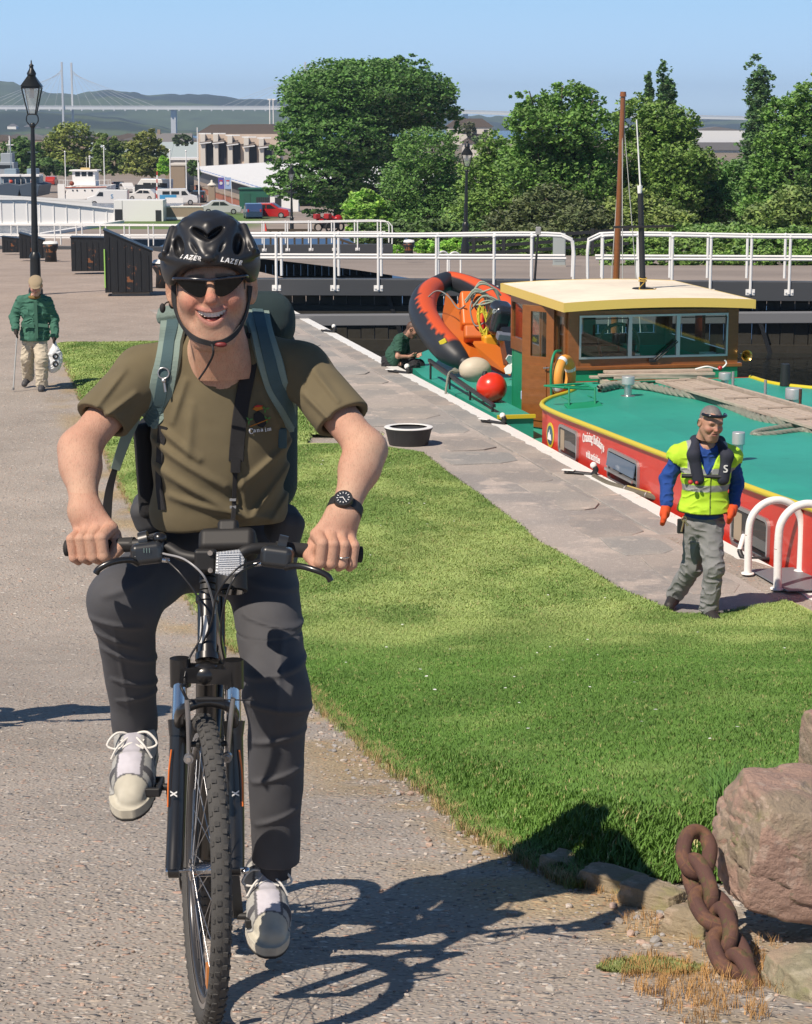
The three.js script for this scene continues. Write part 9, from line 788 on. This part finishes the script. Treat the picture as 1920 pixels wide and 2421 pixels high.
  const shades = mg([place(new THREE.TorusGeometry(0.085, 0.012, 8, 30, PI), 0, 0.072, 0.012, PI / 2 - 0.2, 0, 0)]); shades.scale(1, 1, 1); shades.applyMatrix4(F.hm); part(F.t, 'sunglasses', shades, mat([0.01, 0.012, 0.02], 0.1)); const ky = Z(1618, 1228, -0.02); part(F.t, 'keys', [rod(ky, ky.clone().add(V(-0.02, -0.1, 0)), 0.008, 6), rod(ky, ky.clone().add(V(0.03, -0.05, 0.01)), 0.008, 6), place(new THREE.TorusGeometry(0.02, 0.004, 6, 14), ky.x, ky.y, ky.z)], mat([0.5, 0.42, 0.25], 0.3, { metalness: 0.8 })); part(F.t, 'key_pouch', rbox(0.06, 0.12, 0.03, 0.01, ky.x - 0.02, ky.y - 0.06, ky.z - 0.03), K.black); }
{ // old man with the stick
  const p0 = gp(98, 924), d0 = -p0.z, Z = (u, v, dz = 0) => at(u, v, d0 + dz).sub(p0); const J = { head: Z(84, 676, 0.05), neck: Z(82, 702, 0.16), sl: Z(50, 712, 0.18), sr: Z(111, 714, 0.2), el: Z(33, 748, 0.2), er: Z(127, 754, 0.25), wl: Z(36, 776, 0.02), wr: Z(129, 792, 0.15), hl: Z(38, 786, -0.04), hr: Z(128, 800, 0.12), pel: Z(82, 796, 0.22), kl: Z(64, 846, 0.22), kr: Z(98, 850, 0.05), al: Z(66, 892, 0.5), ar: Z(98, 912, 0.1), tl: Z(57, 908, 0.36), tr: Z(96, 921, -0.08) };
  const hem = Z(82, 808).y, F = fig('old man in a flat cap and green padded coat with a walking stick', p0, { J, hs: 1.08, pitch: 0.5, yaw: 0.1, cell: 0.013, skin: [0.5, 0.28, 0.22], face: { stubble: 0.25, beard: [0.4, 0.38, 0.36], hair: (x, y, z) => z < -0.02 && y < 0.05 && abs(x) > 0.05, hairC: [0.4, 0.38, 0.36] }, glove: [0.025, 0.02, 0.018], trouser: [0.52, 0.46, 0.36], shoe: [0.06, 0.06, 0.065], legR: [0.09, 0.085], topName: 'coat', top: [0.045, 0.15, 0.105], coat: uni([ell(J.pel, 0.22, 0.22, 0.19)], 0.01), hem, fold: 0.02, wide: 1.12, belly: 1.15 });
  const cp = surf((x, y, z) => { const a = ell(V(0, 0.082, 0.005), 0.098, 0.046, 0.118, [0.2, 0, 0])(x, y, z), b = ell(V(0, 0.055, 0.105), 0.07, 0.01, 0.045, [0.25, 0, 0])(x, y, z); return smin(a, b, 0.02); }, [-0.13, 0.0, -0.15], [0.13, 0.16, 0.18], 0.006); cp.applyMatrix4(F.hm); part(F.t, 'flat_cap', cp, mat([0.33, 0.26, 0.17], 0.9, clothBump(20, 0.001))); part(F.t, 'collar', [place(new THREE.TorusGeometry(0.085, 0.028, 8, 20, 4.4), J.neck.x, J.neck.y + 0.02, J.neck.z, PI / 2 + 0.25, 0, -0.6)], mat([0.2, 0.13, 0.04], 0.9)); part(F.t, 'scarf', sph(0.06, J.neck.x + 0.01, J.neck.y + 0.0, J.neck.z + 0.05, 1, 0.8, 0.8, 14), mat([0.012, 0.014, 0.016], 0.9)); part(F.t, 'zip_flap', [bar(Z(83, 712, 0.02), Z(86, 800, 0.0), 0.05, 0.012, V(0, 0, 1))], mat([0.035, 0.115, 0.08], 0.8)); for (const [u0, u1] of [[50, 80], [90, 113]]) part(F.t, 'pocket_flap', [bar(Z(u0, 768, 0.0), Z(u1, 770, -0.01), 0.012, 0.05)], mat([0.04, 0.135, 0.095], 0.8));
  const st = thing('walking_stick', 'pale metal walking stick held by the old man', 'walking stick', p0); part(st, 'shaft', [rod(Z(40, 786, -0.04), Z(31, 918, -0.15), 0.012, 10)], mat([0.5, 0.5, 0.48], 0.4, { metalness: 0.3 })); part(st, 'handle', [tube([Z(40, 790, -0.04), Z(39, 783, -0.04), Z(33, 782, 0.02)], 0.016, 12, 8)], K.black); part(st, 'ferrule', [rod(Z(31, 916, -0.15), Z(30.5, 922, -0.15), 0.018, 10)], mat([0.2, 0.2, 0.2], 0.8));
  const bg = thing('carrier_bag', 'white plastic carrier bag with black letters hanging from his hand', 'bag', p0); const bf = uni([ell(Z(128, 852, 0.1), 0.115, 0.19, 0.06, [0, 0, -0.2]), cap(Z(129, 808, 0.12), Z(127, 835, 0.1), 0.012, 0.06)], 0.05); const lo = Z(128, 850, 0.1); part(bg, 'bag', surf((x, y, z) => bf(x, y, z) - F.wr(x, y, z, 0.014), [lo.x - 0.25, lo.y - 0.3, lo.z - 0.2], [lo.x + 0.25, lo.y + 0.35, lo.z + 0.2], 0.009), mat([0.66, 0.68, 0.7], 0.35)); for (const v of [842, 860]) { const h = hit(131, v, bf, p0, 24); if (h) part(bg, 'lettering', place(new THREE.TorusGeometry(0.034, 0.013, 8, 20), h.p.x, h.p.y, h.p.z + 0.012, 0, 0.3, -0.3), K.black); } }
{ // man sitting on the edge of the lock
  const p0 = gp(918, 868), d0 = -p0.z, Z = (u, v, dz = 0) => at(u, v, d0 + dz).sub(p0); const J = { head: Z(976, 779, -0.02), neck: Z(958, 797, 0), sl: Z(944, 802, -0.15), sr: Z(956, 806, 0.17), el: Z(940, 842, -0.24), er: Z(962, 842, 0.24), wl: Z(968, 843, -0.2), wr: Z(982, 842, 0.12), hl: Z(976, 840, -0.18), hr: Z(988, 840, 0.1), pel: Z(920, 858, 0), kl: Z(978, 862, -0.12), kr: Z(990, 862, 0.18), al: Z(996, 912, -0.1), ar: Z(1004, 910, 0.16), tl: Z(1016, 920, -0.1), tr: Z(1022, 918, 0.16) };
  fig('bearded man in a green polo shirt sitting on the lock edge', p0, { J, hs: 1.1, yaw: 1.35, pitch: 0.55, cell: 0.013, skin: [0.46, 0.25, 0.18], face: { stubble: 0.85, beard: [0.09, 0.05, 0.035], hair: (x, y, z) => y > 0.055 || (z < -0.01 && y > -0.02 && hypot(abs(x) - 0.085, y, z + 0.012) > 0.034) || z < -0.05, hairC: [0.09, 0.05, 0.035] }, trouser: [0.022, 0.022, 0.026], top: [0.025, 0.085, 0.058], short: true, torsoR: [0, PI / 2, -0.45], topName: 'polo_shirt', fold: 0.012 }); }
renderer.render(scene, camera);
